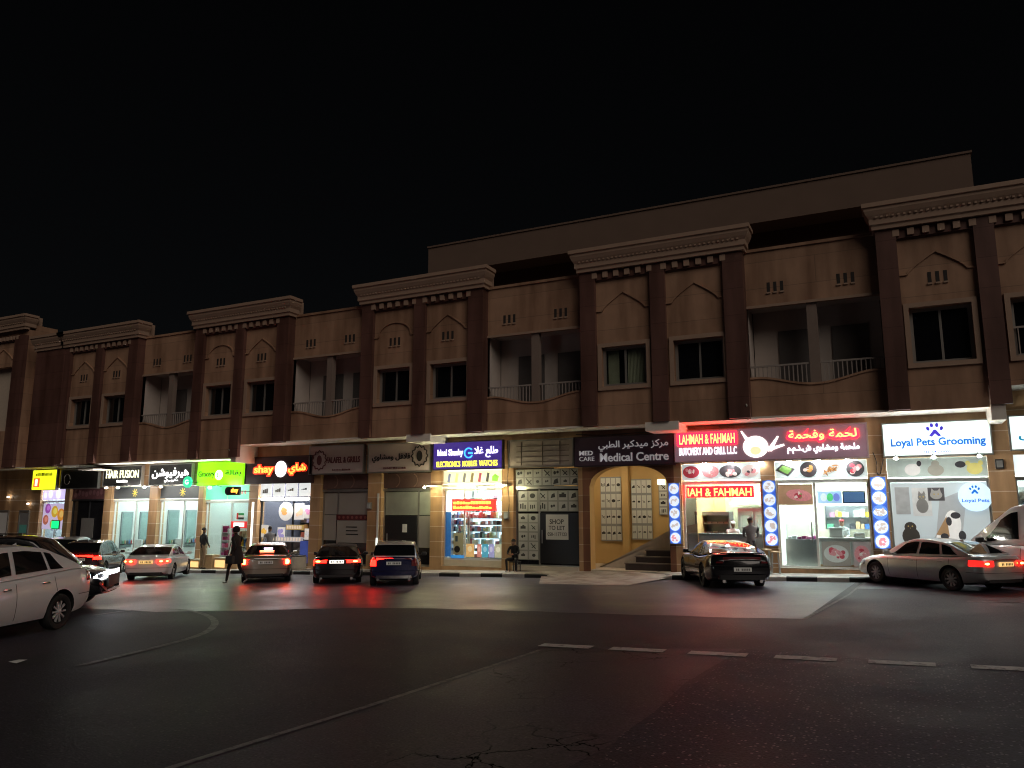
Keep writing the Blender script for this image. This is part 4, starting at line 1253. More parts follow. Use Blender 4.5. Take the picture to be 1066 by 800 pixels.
# ---- tea shop
x0, x1, zf, zt = room('shay', mat('tea_wall', (.12, .13, .2), .6), depth=2.8, lights=2, tube=M_TUBEW)
front('shay', 2.02, mull=(-22.0,), fm=M_BLK)
for q in range(4):
    a = x0 + .06 + q * .69
    t = poster('light_box', ['first', 'second', 'third', 'last'][q] + ' small white lit picture box from the left under the tea shop sign', 'light box', a, a + .6, 2.22, 2.76, YW + .1, E('box_lit', (.95, .98, .96), .6), 'picture boxes under the tea shop sign')
    b = MB()
    for k in range(3):
        b.box(a + .12 + .1 * k, a + .2 + .1 * k, YW + .07, YW + .079, 2.36 + .04 * q, 2.5 + .03 * k)
    b.build('picture', mat('box_print_%d' % q, [(.25, .2, .18), (.5, .45, .4), (.55, .5, .42), (.15, .16, .16)][q], .6), t)
for q, (a, c) in enumerate(((-23.6, -22.4), (-22.3, -21.05))):
    t = thing('tube_light', ('left', 'right')[q] + ' horizontal white tube light above the tea shop window', 'tube light', ((a + c) / 2, YW + .05, 2.12), group='tube lights over the tea shop window')
    MB().box(a, c, YW - .0, YW + .1, 2.16, 2.2).build('fitting', M_FRAME, t)
    MB().tube([(a + .03, YW + .04, 2.12), (c - .03, YW + .04, 2.12)], .045, n=10).build('tube', E('tube_lit', (.95, .98, 1), 34), t)
t = thing('tube_light', 'vertical white tube light on the left edge of the tea shop', 'tube light', (-23.95, YW - .05, .4))
MB().tube([(-23.95, YW - .06, -.35), (-23.95, YW - .06, 2.0)], .03, n=10).build('tube', E('tube_lit_warm', (1, .9, .78), 3), t)
MB().box(-23.99, -23.91, YW - .03, YW - .002, -.35, 2.0).build('fitting', M_FRAME, t)
counter('tea_counter', 'dark serving counter with cups in the tea shop', -23.6, -21.2, YW + .9, YW + 1.4, zf, zf + 1.0, mat('tea_counter', (.08, .05, .05), .5), M_STEEL)
shelves('tea_shelf', 'wall of tea tins and cups behind the tea shop counter', -23.6, -21.1, YW + 2.5, YW + 2.85, zf + .6, zf + 2.3, 5, M_BLK, TEA, 18, .9, .8)
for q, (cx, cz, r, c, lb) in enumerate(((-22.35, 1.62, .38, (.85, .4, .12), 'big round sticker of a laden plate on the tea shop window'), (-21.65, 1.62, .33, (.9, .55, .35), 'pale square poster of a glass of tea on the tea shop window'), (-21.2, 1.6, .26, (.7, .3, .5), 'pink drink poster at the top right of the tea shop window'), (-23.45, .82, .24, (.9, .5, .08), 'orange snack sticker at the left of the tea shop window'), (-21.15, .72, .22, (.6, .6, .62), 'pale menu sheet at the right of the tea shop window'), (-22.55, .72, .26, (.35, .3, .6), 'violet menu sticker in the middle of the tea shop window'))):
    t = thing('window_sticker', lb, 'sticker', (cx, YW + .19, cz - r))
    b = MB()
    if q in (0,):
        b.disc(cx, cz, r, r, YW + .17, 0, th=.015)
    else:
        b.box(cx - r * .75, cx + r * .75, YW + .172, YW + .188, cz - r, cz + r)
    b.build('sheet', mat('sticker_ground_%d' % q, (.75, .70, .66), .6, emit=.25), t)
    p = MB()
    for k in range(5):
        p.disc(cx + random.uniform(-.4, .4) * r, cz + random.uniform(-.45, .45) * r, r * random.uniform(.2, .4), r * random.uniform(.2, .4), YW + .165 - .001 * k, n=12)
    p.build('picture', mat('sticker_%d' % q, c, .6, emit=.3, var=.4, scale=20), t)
for q, (z, n) in enumerate(((.98, 9), (.5, 11))):
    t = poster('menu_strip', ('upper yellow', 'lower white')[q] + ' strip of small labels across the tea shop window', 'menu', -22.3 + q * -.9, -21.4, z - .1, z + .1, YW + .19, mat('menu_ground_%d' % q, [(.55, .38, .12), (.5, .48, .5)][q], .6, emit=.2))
    b = MB()
    for k in range(n):
        b.box(-22.25 + q * -.9 + k * (.8 + q * .9) / n, -22.25 + q * -.9 + (k + .6) * (.8 + q * .9) / n, YW + .16, YW + .169, z - .06, z + .07)
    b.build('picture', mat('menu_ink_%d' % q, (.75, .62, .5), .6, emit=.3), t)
flat('poster', 'tall blue poster at the right edge of the tea shop door', 'poster', -21.5, -21.1, zf + .1, .45, YW + .17, mat('blue_poster', (.06, .10, .42), .6, var=.4, scale=4, emit=.15))
t = thing('litter_bin', 'squat pale stone bin standing before the tea shop', 'bin', (-21.0, YW - .5, walk_z(-21)))
MB().lathe([(.0, 0), (.3, 0), (.33, .08), (.33, .46), (.29, .5), (.0, .5)], o=(-21.0, YW - .5, walk_z(-21)), n=20).build('body', mat('pale_stone', (.5, .45, .38), .7), t)
MB().lathe([(.30, .501), (.31, .54), (.2, .55), (.2, .501)], o=(-21.0, YW - .5, walk_z(-21)), n=20).build('rim', M_BLK, t)

# ---- closed restaurant: two bays with papered glass
M_FILM = mat('pale_film', (.34, .32, .29), .6, var=.12, scale=1.5)
M_FILMD = mat('dark_film', (.12, .07, .06), .6, var=.35, scale=3)
for key in ('falafel_a', 'falafel_b'):
    x0, x1, zt = OPEN[key]
    front(key, 2.38, mull=((x0 + .75,) if key == 'falafel_a' else (x1 - .65,)), fm=M_ALUF, g=False)
    MB().box(x0 + .06, x1 - .06, YW + .24, YW + .27, plinth(x0) + .07, 2.379).build('pane', M_DGLASS, bld)
    t = poster('window_film', 'dim brown picture strip of dishes over the %s closed bay' % ('English', 'Arabic')[key[-1] == 'b'], 'window film', x0 + .02, x1 - .02, 2.5, 3.05, YW + .16, M_FILMD)
    b = MB()
    for k in range(3):
        cx = x0 + .5 + k * .8
        for j in range(10):
            a0, a1 = R(-70 + 14 * j), R(-70 + 14 * (j + 1))
            b.pbox((cx + .25 * math.cos(a0), YW + .135, 2.78 + .25 * math.sin(a0)), (cx + .25 * math.cos(a1), YW + .135, 2.78 + .25 * math.sin(a1)), .01, .035)
    b.build('picture', mat('brown_print', (.26, .16, .13), .6), t)
flat('window_film', 'plain pale film across the upper glass of the English named closed bay', 'window film', -20.38, -18.2, 1.5, 2.36, YW + .23, M_FILM)
t = poster('banner', 'narrow maroon banner across the closed restaurant door', 'banner', -19.75, -18.2, 1.28, 1.5, YW + .2, M_DRED)
b = MB()
for k in range(7):
    b.disc(-19.6 + k * .21, 1.39, .06, .06, YW + .175, n=10)
b.build('picture', mat('maroon_print', (.25, .08, .07), .6), t)
t = poster('notice', 'pale sheet with three short dark lines on the closed restaurant door', 'notice', -19.7, -18.25, .42, 1.27, YW + .2, M_FILM)
b = MB()
for k in range(3):
    b.box(-19.25, -18.72 + .03 * k, YW + .172, YW + .179, 1.0 - .14 * k, 1.04 - .14 * k)
b.build('picture', M_BLKI, t)
flat('window_film', 'pale film at the left of the closed restaurant door', 'window film', -20.38, -19.78, .5, 1.48, YW + .23, M_FILM)
flat('window_film', 'pale creased film across the upper glass of the Arabic named closed bay', 'window film', -17.42, -15.38, 1.48, 2.36, YW + .23, mat('green_grey_film', (.30, .32, .28), .5, var=.4, scale=1.6))
flat('window_film', 'pale narrow film at the right of the black closed door', 'window film', -15.9, -15.36, .3, 1.46, YW + .23, M_FILM)
t = thing('shop_door', 'black closed door with a small pale sticker in the shut restaurant', 'door', (-16.7, YW + .2, plinth(-16)))
MB().box(-17.42, -15.97, YW + .17, YW + .2, plinth(-16) + .08, 1.45, 0, .01).build('leaf', mat('black_door', (.02, .022, .026), .3), t)
MB().box(-16.6, -16.4, YW + .155, YW + .168, .85, 1.15).build('sticker', M_PAPER, t)
MB().tube([(-17.25, YW + .1, .25), (-17.25, YW + .1, .8)], .02).build('door_handle', M_STEEL, t)
t = thing('tube_light', 'thin lit tube up the pillar between the two closed restaurant bays', 'tube light', (-17.62, YW - .04, .3))
MB().tube([(-17.62, YW - .05, -.3), (-17.62, YW - .05, .62)], .025, n=8).build('tube', E('tube_dim', (.9, 1, .95), 1.6), t)
MB().box(-17.66, -17.58, YW - .025, YW - .002, -.35, 2.3).build('fitting', M_FRAME, t)

# ---- phone shop
x0, x1, zf, zt = room('phone', M_WHITE, depth=2.4, lights=3)
front('phone', 2.36, mull=(-13.95,), ybase=.22)
t = poster('fascia_panel', 'bright cream strip of phones and gadgets under the violet sign', 'fascia panel', x0 - .02, x1 + .02, 2.62, 3.08, YW + .1, E('lit_cream_strip', (1, .97, .72), .4))
cc = [(.2, .25, .45), (.85, .75, .4), (.2, .2, .2), (.25, .2, .1), (.5, .1, .15), (.1, .1, .1), (.3, .7, .1)]
for q, c in enumerate(cc):
    xx = x0 + .22 + q * .32
    MB().poly([(xx - .06, 2.68), (xx + .05, 2.66), (xx + .1, 2.98), (xx, 3.0)] if q != 6 else [(xx - .12, 2.7), (xx + .1, 2.68), (xx + .15, 2.85), (xx, 2.95), (xx - .12, 2.85)], YW + .075).build('picture', mat('gadget_%d' % q, c, .5, emit=.15), t)
t = thing('awning_rail', 'pale projecting ledge with small lamps across the phone shop front', 'awning', (-13.55, YW - .1, 2.5))
MB().box(-15.25, -11.98, YW - .32, YW - .005, 2.5, 2.56).build('ledge', mat('ledge_cream', (.7, .66, .5), .5), t)
for q, xx in enumerate((-15.2, -13.6, -12.03)):
    MB().ell((xx, YW - .55, 2.49), (.05, .05, .035), nu=10, nv=6).build('bulb', E('ledge_bulb', (1, .92, .52), 480), t)
    MB().tube([(xx, YW - .3, 2.53), (xx, YW - .55, 2.53)], .015, n=6).build('arm', M_BLK, t)
t = thing('led_sign', 'red scrolling display with two yellow lines inside the phone shop window', 'sign', (-13.5, YW + .12, 1.68))
MB().box(-14.42, -12.62, YW + .1, YW + .15, 1.66, 2.04, 0, .01).build('panel', E('led_red', (1, .012, .008), 4), t)
b = MB()
for r in range(2):
    xx = -14.35
    while xx < -12.8:
        wd = random.uniform(.05, .13)
        b.box(xx, xx + wd, YW + .085, YW + .098, 1.71 + .17 * r, 1.71 + .17 * r + random.uniform(.06, .12))
        xx += wd + .03
MB().box(-14.46, -12.58, YW + .11, YW + .16, 1.62, 1.655).box(-14.46, -12.58, YW + .11, YW + .16, 2.045, 2.08).build('sign_frame', M_BLK, t)
b.build('lettering', E('led_yellow', (1, .75, .08), 1.6), t)
for q, (a, c, lb) in enumerate(((x0 + .1, -14.0, 'left wall of hanging phone cases in the phone shop window'), (-13.9, x1 - .08, 'right wall of boxed phones and cables in the phone shop window'))):
    shelves('phone_display', lb, a, c, YW + .5, YW + .78, zf + .25, 1.6, 7, M_FRAME, PHONE, 15 if q else 12, .85, .9, group='phone shop displays', lit=E('display_lit', (.75, .92, 1), 1.5))
shelves('phone_shelf', 'back wall of boxes in the phone shop above the displays', x0 + .1, x1 - .1, YW + 2.3, YW + 2.6, zf + 1.4, 2.9, 4, M_FRAME, PHONE, 16, .8, .8, lit=MATS['display_lit'])
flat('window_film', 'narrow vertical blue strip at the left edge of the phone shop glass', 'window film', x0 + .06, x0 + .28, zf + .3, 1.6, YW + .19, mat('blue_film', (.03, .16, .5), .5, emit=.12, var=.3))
t = poster('poster', 'khaki poster of a phone standing low in the phone shop window', 'poster', -14.38, -13.98, .1, .85, YW + .19, mat('khaki', (.42, .40, .28), .6))
MB().disc(-14.22, .28, .12, .12, YW + .165).build('picture', MATS['dark_plate'] if 'dark_plate' in MATS else M_BLK, t)
MB().box(-14.3, -14.2, YW + .16, YW + .169, .55, .75).build('picture', mat('khaki_ink', (.06, .09, .12), .5), t)
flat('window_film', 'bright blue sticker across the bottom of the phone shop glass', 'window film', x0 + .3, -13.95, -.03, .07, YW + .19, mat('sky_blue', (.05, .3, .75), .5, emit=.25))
for q, (a, wd, c) in enumerate(((-13.85, .32, (.8, .5, .2)), (-13.4, .16, (.75, .3, .25)), (-13.2, .24, (.1, .45, .65)), (-12.93, .2, (.4, .4, .75)), (-12.7, .28, (.6, .6, .45)))):
    t = poster('phone_poster', ['orange poster of faces', 'slim red and white poster', 'teal poster of a phone', 'lilac poster of a figure', 'pale khaki box front'][q] + ' along the foot of the phone shop window', 'poster', a, a + wd, .02, .48, YW + .19, mat('pp_%d' % q, c, .5, emit=.2, var=.3, scale=9))
    MB().disc(a + wd * .5, .3, wd * .3, .1, YW + .165, n=14).build('picture', mat('ppp_%d' % q, tuple(min(1, v + .25) for v in c), .5, emit=.2), t)

# ---- empty shop
x0, x1, zt = OPEN['to_let']
front('to_let', 2.38, fm=M_ALUF, g=False, mull=(-10.98,))
MB().box(x0 + .06, x1 - .06, YW + .25, YW + .28, plinth(x0) + .07, 2.379).build('pane', M_DGLASS, bld)
M_PIC = mat('pictogram_paper', (.42, .42, .41), .6, var=.1)
M_PINK2 = mat('pictogram_ink', (.03, .03, .032), .6)
def icon(b, cx, cz, s, y):
    n0 = len(b.m)
    k = random.randrange(6)
    if k == 0:
        b.box(cx - s, cx + s, y - .004, y, cz - s * .5, cz + s * .4); b.box(cx - s * .3, cx + s * .5, y - .004, y, cz + s * .42, cz + s * .8)
    elif k == 1:
        b.disc(cx, cz, s, s * .8, y, n=10)
    elif k == 2:
        b.pbox((cx - s, y, cz + s), (cx + s, y, cz - s), .006, s * .35); b.pbox((cx - s * .6, y, cz - s * .8), (cx + s * .9, y, cz + s * .5), .006, s * .3)
    elif k == 3:
        b.poly([(cx - s, cz - s), (cx + s, cz - s * .6), (cx + s * .7, cz + s), (cx - s * .5, cz + s * .5)], y)
    elif k == 4:
        for d in (-1, 0, 1):
            b.box(cx + d * s * .7 - s * .2, cx + d * s * .7 + s * .2, y - .004, y, cz - s * random.uniform(.4, 1), cz + s * random.uniform(.3, 1))
    else:
        b.disc(cx - s * .5, cz, s * .5, s * .6, y, n=10).disc(cx + s * .5, cz + s * .2, s * .45, s * .5, y, n=10)
    b.m[n0:] = [1] * (len(b.m) - n0)
def icon_sheet(label, x0, x1, z0, z1, nx, nz, y, bgm, group=None):
    t = thing('picture_sheet', label, 'window film', ((x0 + x1) / 2, y, z0), group=group)
    MB().box(x0, x1, y, y + .012, z0, z1).build('panel', bgm, t)
    b = c = MB()
    dx, dz = (x1 - x0) / nx, (z1 - z0) / nz
    for i in range(nx):
        for j in range(nz):
            cx, cz = x0 + dx * (i + .5), z0 + dz * (j + .5)
            b.box(cx - dx * .42, cx + dx * .42, y - .006, y - .001, cz - dz * .42, cz + dz * .42)
            icon(c, cx + random.uniform(-.04, .04) * dx, cz, min(dx, dz) * random.uniform(.22, .38), y - .008)
    b.build('picture_print', [M_PIC, M_PINK2], t)
    return t
M_SHG = mat('sheet_grey', (.26, .26, .25), .6)
icon_sheet('wide sheet of two rows of product pictures at the top of the empty shop', x0 + .02, x1 - .02, 2.5, 3.08, 7, 2, YW + .14, M_SHG)
icon_sheet('sheet of two rows of product pictures above the black door of the empty shop', x0 + .08, x1 - .08, 1.62, 2.34, 6, 2, YW + .22, M_SHG)
icon_sheet('narrow sheet of product pictures beside the black door of the empty shop', x0 + .08, -11.02, -.02, 1.55, 2, 5, YW + .22, M_SHG)
t = thing('shop_door', 'wide black door of the empty shop with a notice on it', 'door', (-10.2, YW + .2, plinth(-10)))
MB().box(-10.95, x1 - .07, YW + .19, YW + .22, plinth(-10) + .08, 1.58, 0, .01).build('leaf', mat('black_leaf', (.014, .014, .017), .35), t)
MB().tube([(-10.85, YW + .13, .55), (-10.85, YW + .13, 1.0)], .02).build('door_handle', M_STEEL, t)
t = poster('notice', 'white notice reading SHOP TO LET on the black door', 'notice', -10.72, -9.9, .68, 1.52, YW + .185, mat('notice_paper', (.58, .57, .54), .7, var=.06))
write(t, 'SHOP', -10.58, -10.06, 1.2, 1.36, YW + .16, M_BLKI, th=.008, bold=.01)
write(t, 'TO LET', -10.62, -10.02, 1.0, 1.14, YW + .16, M_BLKI, th=.008, bold=.01)
write(t, '050-1177123', -10.66, -9.96, .8, .92, YW + .16, M_BLKI, th=.008, bold=.01)
MB().box(x0, x1, YW - .12, YW + .16, walk_z(-10.6), plinth(-10.6)).build('shop_step', M_RAMP, bld)

# ---- passage of the medical centre: picture sheets on its back wall and the lights
M_SHB = mat('sheet_blue_grey', (.30, .32, .33), .5)
M_PIC = mat('passage_picture', (.66, .68, .66), .5, var=.08)
icon_sheet('tall sheet of product pictures on the ochre passage wall, nearest the empty shop', -9.72, -8.92, .55, 2.88, 4, 4, 27.14, M_SHB)
icon_sheet('tall sheet of product pictures in the middle of the ochre passage wall', -8.54, -7.78, .62, 2.78, 4, 4, 27.14, M_SHB)
icon_sheet('narrow sheet of pictures at the upper end of the passage ramp', -7.52, -7.2, 1.5, 2.62, 1, 4, 27.14, M_SHB)
for q, x in enumerate((-9.3, -7.0)):
    o = MB().box(x - .3, x + .3, 25.6, 26.0, 3.34, 3.395).build('ceiling_light', E('passage_lit', (1, .88, .62), 16), None, origin=(x, 25.8, 3.36))
    tag(o, ('left', 'right')[q] + ' ceiling light in the ochre passage under the arch', 'ceiling light', 'passage ceiling lights')
t = thing('wall_lamp', 'small pale lamp at the crown of the arch', 'lamp', (-6.75, YW + .5, 2.5))
MB().box(-6.88, -6.62, YW + .48, YW + .56, 2.48, 2.66, 0, .02).build('body', E('lamp_lit', (1, .9, .55), 2), t)

# ---- grill: left bay with counter and ovens, right bay with the meat counter
def dish(t, cx, cz, rx, rz, y, rim, food, ang=0.0, n=7, name='picture'):
    b = MB().disc(cx, cz, rx, rz, y, 0, n=26, rot=ang)
    for k in range(n):
        a, r = random.uniform(0, 6.28), random.uniform(0, .6)
        dx, dz = rx * r * math.cos(a), rz * r * math.sin(a)
        b.disc(cx + dx * math.cos(ang) - dz * math.sin(ang), cz + dx * math.sin(ang) + dz * math.cos(ang), rx * random.uniform(.15, .33), rz * random.uniform(.15, .33), y - .003 - .001 * k, 1 + k % len(food), n=10, rot=random.uniform(0, 3))
    return b.build(name, [rim] + food, t)
F_RED = mat('meat_red', (.55, .06, .09), .5, emit=.12, var=.3, scale=20)
F_PNK = mat('meat_pink', (.75, .30, .32), .5, emit=.15, var=.3, scale=20)
F_WHT = mat('meat_fat', (.85, .72, .68), .5, emit=.15)
F_GRN = mat('herb_green', (.2, .42, .1), .5, emit=.12)
F_ORG = mat('rice_orange', (.75, .38, .12), .5, emit=.15, var=.3, scale=20)
F_BRN = mat('bread_brown', (.42, .2, .08), .5, emit=.1, var=.3, scale=20)
P_DRK = mat('dark_plate', (.10, .09, .10), .5)
P_WHT = mat('white_plate', (.75, .73, .70), .5, emit=.1)
M_STRIP = E('lit_strip_white', (.80, .97, .97), .32)
for key, lb in (('grill_a', 'white lit strip of raw meat pictures above the scrolling display'), ('grill_b', 'white lit strip of cooked dish pictures above the meat counter')):
    x0, x1, zt = OPEN[key]
    t = poster('fascia_panel', lb, 'fascia panel', x0 + .01, x1 - .01, 2.6, 3.09, YW + .12, M_STRIP)
    d = (x1 - x0) / 4
    for k in range(4):
        cx, cz = x0 + d * (k + .5), 2.85
        if key == 'grill_a':
            dish(t, cx, cz, .26 if k != 2 else .33, .19 if k != 2 else .2, YW + .09, [F_RED, F_PNK, P_DRK, F_WHT][k], [[F_RED, F_WHT, F_PNK], [F_PNK, F_WHT], [F_PNK, F_WHT], [F_WHT, P_DRK, F_PNK]][k], n=9)
        elif k == 0:
            b = MB().poly([(cx - .3, 2.85), (cx + .05, 2.66), (cx + .27, 2.88), (cx - .1, 3.03)], YW + .09).poly([(cx - .2, 2.86), (cx + .05, 2.72), (cx + .18, 2.88), (cx - .08, 2.99)], YW + .085, 1)
            b.build('picture', [P_DRK, F_GRN], t)
        else:
            dish(t, cx, cz, [0, .24, .33, .24][k], [0, .23, .10, .23][k], YW + .09, [0, P_DRK, P_WHT, P_DRK][k], [[0], [F_ORG, F_BRN, F_WHT], [F_BRN, F_ORG], [F_PNK, F_WHT, F_RED]][k], [0, 0, .55, 0][k], n=10)
for q, x in enumerate((-5.2, -4.4, -3.5, -2.7, -1.9, -1.1)):
    o = thing('downlight', ['first', 'second', 'third', 'fourth', 'fifth', 'sixth'][q] + ' small downlight from the left under the mauve grill sign', 'downlight', (x, YW - .1, 3.1), group='downlights under the mauve sign')
    MB().box(x - .09, x + .09, YW - .14, YW - .04, 3.105, 3.13).build('housing', M_FRAME, o)
    MB().box(x - .07, x + .07, YW - .12, YW - .06, 3.09, 3.104).build('lens', E('downlight_lit', (1, 1, .98), 110), o)

x0, x1, zf, zt = room('grill_a', M_CREAMW, depth=3.2, lights=3, back=mat('kitchen_back', (.66, .66, .45), .6))
front('grill_a', 2.46, fm=M_FRAME, mull=())
t = thing('led_sign', 'red scrolling display with yellow capitals in the grill window', 'sign', (-4.8, YW + .1, 2.06))
MB().box(-5.82, -3.78, YW + .05, YW + .13, 2.05, 2.4, 0, .012).build('panel', E('led_deep_red', (1, .004, .008), 6), t)
write(t, 'IAH & FAHMAH', -5.78, -3.84, 2.09, 2.34, YW + .03, E('led_letter', (1, .78, .2), 1.6), bold=.012)
t = counter('service_counter', 'long white service counter inside the grill behind the black coupe', x0 + .05, x1 - .05, YW + .5, YW + 1.0, zf, zf + .98, M_GREYW, M_STEEL)
t = thing('display_fridge', 'glass fronted steel cabinet of dishes at the left of the grill counter', 'display cabinet', (-5.3, YW + 1.3, zf))
MB().box(-5.85, -4.75, YW + 1.85, YW + 1.9, zf, 1.5).box(-5.85, -5.8, YW + 1.2, YW + 1.849, zf, 1.5).box(-4.8, -4.75, YW + 1.2, YW + 1.849, zf, 1.5).box(-5.85, -4.75, YW + 1.15, YW + 1.9, 1.501, 1.62).build('cabinet', mat('fridge_steel', (.30, .32, .33), .35, .7), t)
for k in range(3):
    MB().box(-5.799, -4.801, YW + 1.22, YW + 1.84, .62 + .3 * k, .635 + .3 * k).build('shelf', M_STEEL, t)
    b = MB()
    for j in range(5):
        b.lathe([(.06, 0), (.09, .05), (.05, .055)], 0, 12, 'z', (-5.65 + .19 * j, YW + 1.45, .636 + .3 * k))
    o = b.build('bowls', M_PAPER, t); o['kind'] = 'stuff'
t = thing('oven', 'steel double door oven in the middle of the grill kitchen', 'oven', (-4.2, YW + 2.6, zf))
MB().box(-4.7, -3.65, YW + 2.4, YW + 3.0, zf, 1.75, 0, .02).build('body', M_STEEL, t)
for k in range(2):
    MB().box(-4.64 + .5 * k, -4.2 + .5 * k, YW + 2.36, YW + 2.398, zf + .7, 1.62, 0, .01).build('door', mat('oven_door', (.45, .48, .46), .3, .5), t)
    MB().box(-4.56 + .5 * k, -4.28 + .5 * k, YW + 2.345, YW + 2.358, zf + .9, 1.5).build('door_glass', mat('oven_glass', (.3, .34, .30), .15), t)
t = thing('cooker_hood', 'pale steel extractor hood over the grill kitchen', 'extractor hood', (-4.2, YW + 2.5, 1.85))
MB().add([(-4.9, YW + 2.1, 1.85), (-3.6, YW + 2.1, 1.85), (-3.6, YW + 3.2, 1.85), (-4.9, YW + 3.2, 1.85), (-4.7, YW + 2.6, 2.25), (-3.8, YW + 2.6, 2.25), (-3.8, YW + 3.2, 2.25), (-4.7, YW + 3.2, 2.25)], [(3, 2, 1, 0), (4, 5, 6, 7), (0, 1, 5, 4), (1, 2, 6, 5), (2, 3, 7, 6), (3, 0, 4, 7)]).build('canopy', M_STEEL, t)
MB().box(-4.9, -3.6, YW + 2.08, YW + 2.099, 1.85, 1.93).build('rim', M_FRAME, t)

x0, x1, zf, zt = room('grill_b', M_WHITE, depth=3.4, lights=3, back=M_CREAMW)
front('grill_b', 2.46, fm=M_FRAME, mull=(-2.07,), door=(-2.2,))
t = poster('poster', 'red meat platter poster at the top of the butchery glass door', 'poster', -3.08, -2.12, 1.82, 2.42, YW + .19, mat('poster_tan', (.52, .33, .2), .6, emit=.12, var=.35, scale=3))
dish(t, -2.5, 2.1, .36, .17, YW + .165, F_PNK, [F_RED, F_PNK, F_WHT, F_GRN], -.15, 9)
t = poster('menu_board', 'bright board of blue and green food pictures above the butchery counter', 'menu board', -2.02, -1.35, 1.86, 2.22, YW + .6, E('board_blue', (.45, .62, .9), .7))
for q, (cx, c) in enumerate(((-1.85, (.8, .85, .9)), (-1.68, (.1, .55, .2)), (-1.5, (.2, .25, .7)))):
    MB().disc(cx, 2.04, .09, .12, YW + .57, n=14).build('picture', E('board_%d' % q, c, .7), t)
t = thing('television', 'dark blue screen hanging beside the bright menu board', 'television', (-1.05, YW + .6, 1.86))
MB().box(-1.33, -.72, YW + .56, YW + .62, 1.86, 2.22, 0, .01).build('case', M_BLK, t)
MB().box(-1.3, -.75, YW + .55, YW + .558, 1.89, 2.19).build('screen', E('screen_blue', (.06, .12, .25), .8), t)
t = thing('meat_counter', 'white meat counter with two large meat posters on its front', 'counter', (-1.4, YW + .45, zf))
MB().box(-2.05, -.63, YW + .42, YW + .9, zf + .1, .82, 0, .01).build('body', M_WHITE, t)
MB().box(-2.05, -.63, YW + .45, YW + .9, zf, zf + .099).build('plinth', mat('warm_plinth', (.6, .4, .2), .5), t)
MB().box(-2.08, -.61, YW + .38, YW + .92, .821, .87, 0, .008).build('top', M_FRAME, t)
for q, (a, c) in enumerate(((-1.98, -1.22), (-1.14, -.68))):
    MB().box(a, c, YW + .405, YW + .419, .06, .76).build('poster_sheet', mat('counter_poster_%d' % q, [(.42, .36, .32), (.55, .45, .45)][q], .6, emit=.1), t)
    dish(t, (a + c) / 2, .41, (c - a) * .44, .25, YW + .40, [P_WHT, F_PNK][q], [F_RED, F_PNK, F_WHT], 0, 14)
t = thing('display_fridge', 'low glass topped chiller behind the butchery glass door', 'display cabinet', (-2.6, YW + 1.2, zf))
MB().box(-3.05, -2.15, YW + 1.0, YW + 1.6, zf, zf + .8, 0, .01).build('body', M_STEEL, t)
b = MB()
for k in range(6):
    b.box(-3.0 + .14 * k, -2.89 + .14 * k, YW + 1.1, YW + 1.5, zf + .801, zf + .86 + .03 * (k % 2))
o = b.build('trays', PINK, t); o['kind'] = 'stuff'
MB().box(-3.05, -2.15, YW + .99, YW + 1.0, zf + .8, zf + 1.25).build('glass_front', M_GLASS, t)
shelves('kitchen_shelf', 'back shelf of pots and packs above the butchery counter', -2.0, -.7, YW + 2.9, YW + 3.3, 1.05, 1.8, 2, M_STEEL, GOODS, 9, .8, .7)
t = thing('scale', 'white weighing scale on the butchery counter', 'scale', (-.95, YW + .65, .87))
MB().box(-1.1, -.8, YW + .5, YW + .8, .872, 1.0, 0, .02).build('body', M_PAPER, t)
MB().box(-1.08, -.82, YW + .52, YW + .78, 1.001, 1.02).build('tray', M_STEEL, t)
t = thing('food_box', 'row of white lidded food boxes at the end of the butchery counter', 'food box', (-1.6, YW + .6, .87))
MB().box(-1.75, -1.4, YW + .5, YW + .75, .872, 1.12, 0, .02).build('tray', M_PAPER, t)
MB().box(-1.77, -1.38, YW + .48, YW + .77, 1.121, 1.16).build('lid', M_FRAME, t)

# three tall lit menu columns
def menu_column(x0, x1, z0, z1, label, seed):
    random.seed(seed)
    y = YW - .14
    t = thing('menu_column', label, 'light box', ((x0 + x1) / 2, y, z0), group='tall blue lit menu columns')
    MB().box(x0, x1, y, YW - .01, z0, z1, 0, .015).build('case', M_ALUF, t)
    MB().box(x0 + .02, x1 - .02, y - .012, y - .001, z0 + .02, z1 - .02).build('lit_face', mat('column_blue', (.05, .12, .5), .4, emit=.32, ecol=(.06, .16, .8), var=.5, scale=9), t)
    xm, h = (x0 + x1) / 2, (z1 - z0) / 5
    for k in range(5):
        cz = z0 + h * (k + .5)
        r = (x1 - x0) * .41
        MB().disc(xm, cz, r, r * (1.05 if not (k == 2 and seed == 3) else .6), y - .016, n=22).build('plate', E('plate_lit', (.80, .88, 1), .75), t)
        MB().disc(xm, cz, r * 1.16, r * 1.2, y - .014, n=22).build('plate_glow', mat('plate_glow', (.1, .2, .6), .4, emit=.45, ecol=(.15, .35, 1)), t)
        b = MB()
        for j in range(9):
            b.disc(xm + random.uniform(-.6, .6) * r, cz + random.uniform(-.5, .5) * r, r * random.uniform(.14, .3), r * random.uniform(.14, .3), y - .019 - .0008 * j, n=9)
        b.build('picture', E('plate_food_%d' % (k == 0), (.85, .35, .4) if k == 0 else (.62, .55, .50), .6), t)
menu_column(-6.36, -5.99, .62, 2.52, 'tall blue lit menu column beside the medical centre arch', 1)
menu_column(-3.5, -3.1, .62, 2.55, 'tall blue lit menu column between the two grill bays', 2)
menu_column(-.56, -.14, .60, 2.60, 'tall blue lit menu column beside the pet shop window', 3)
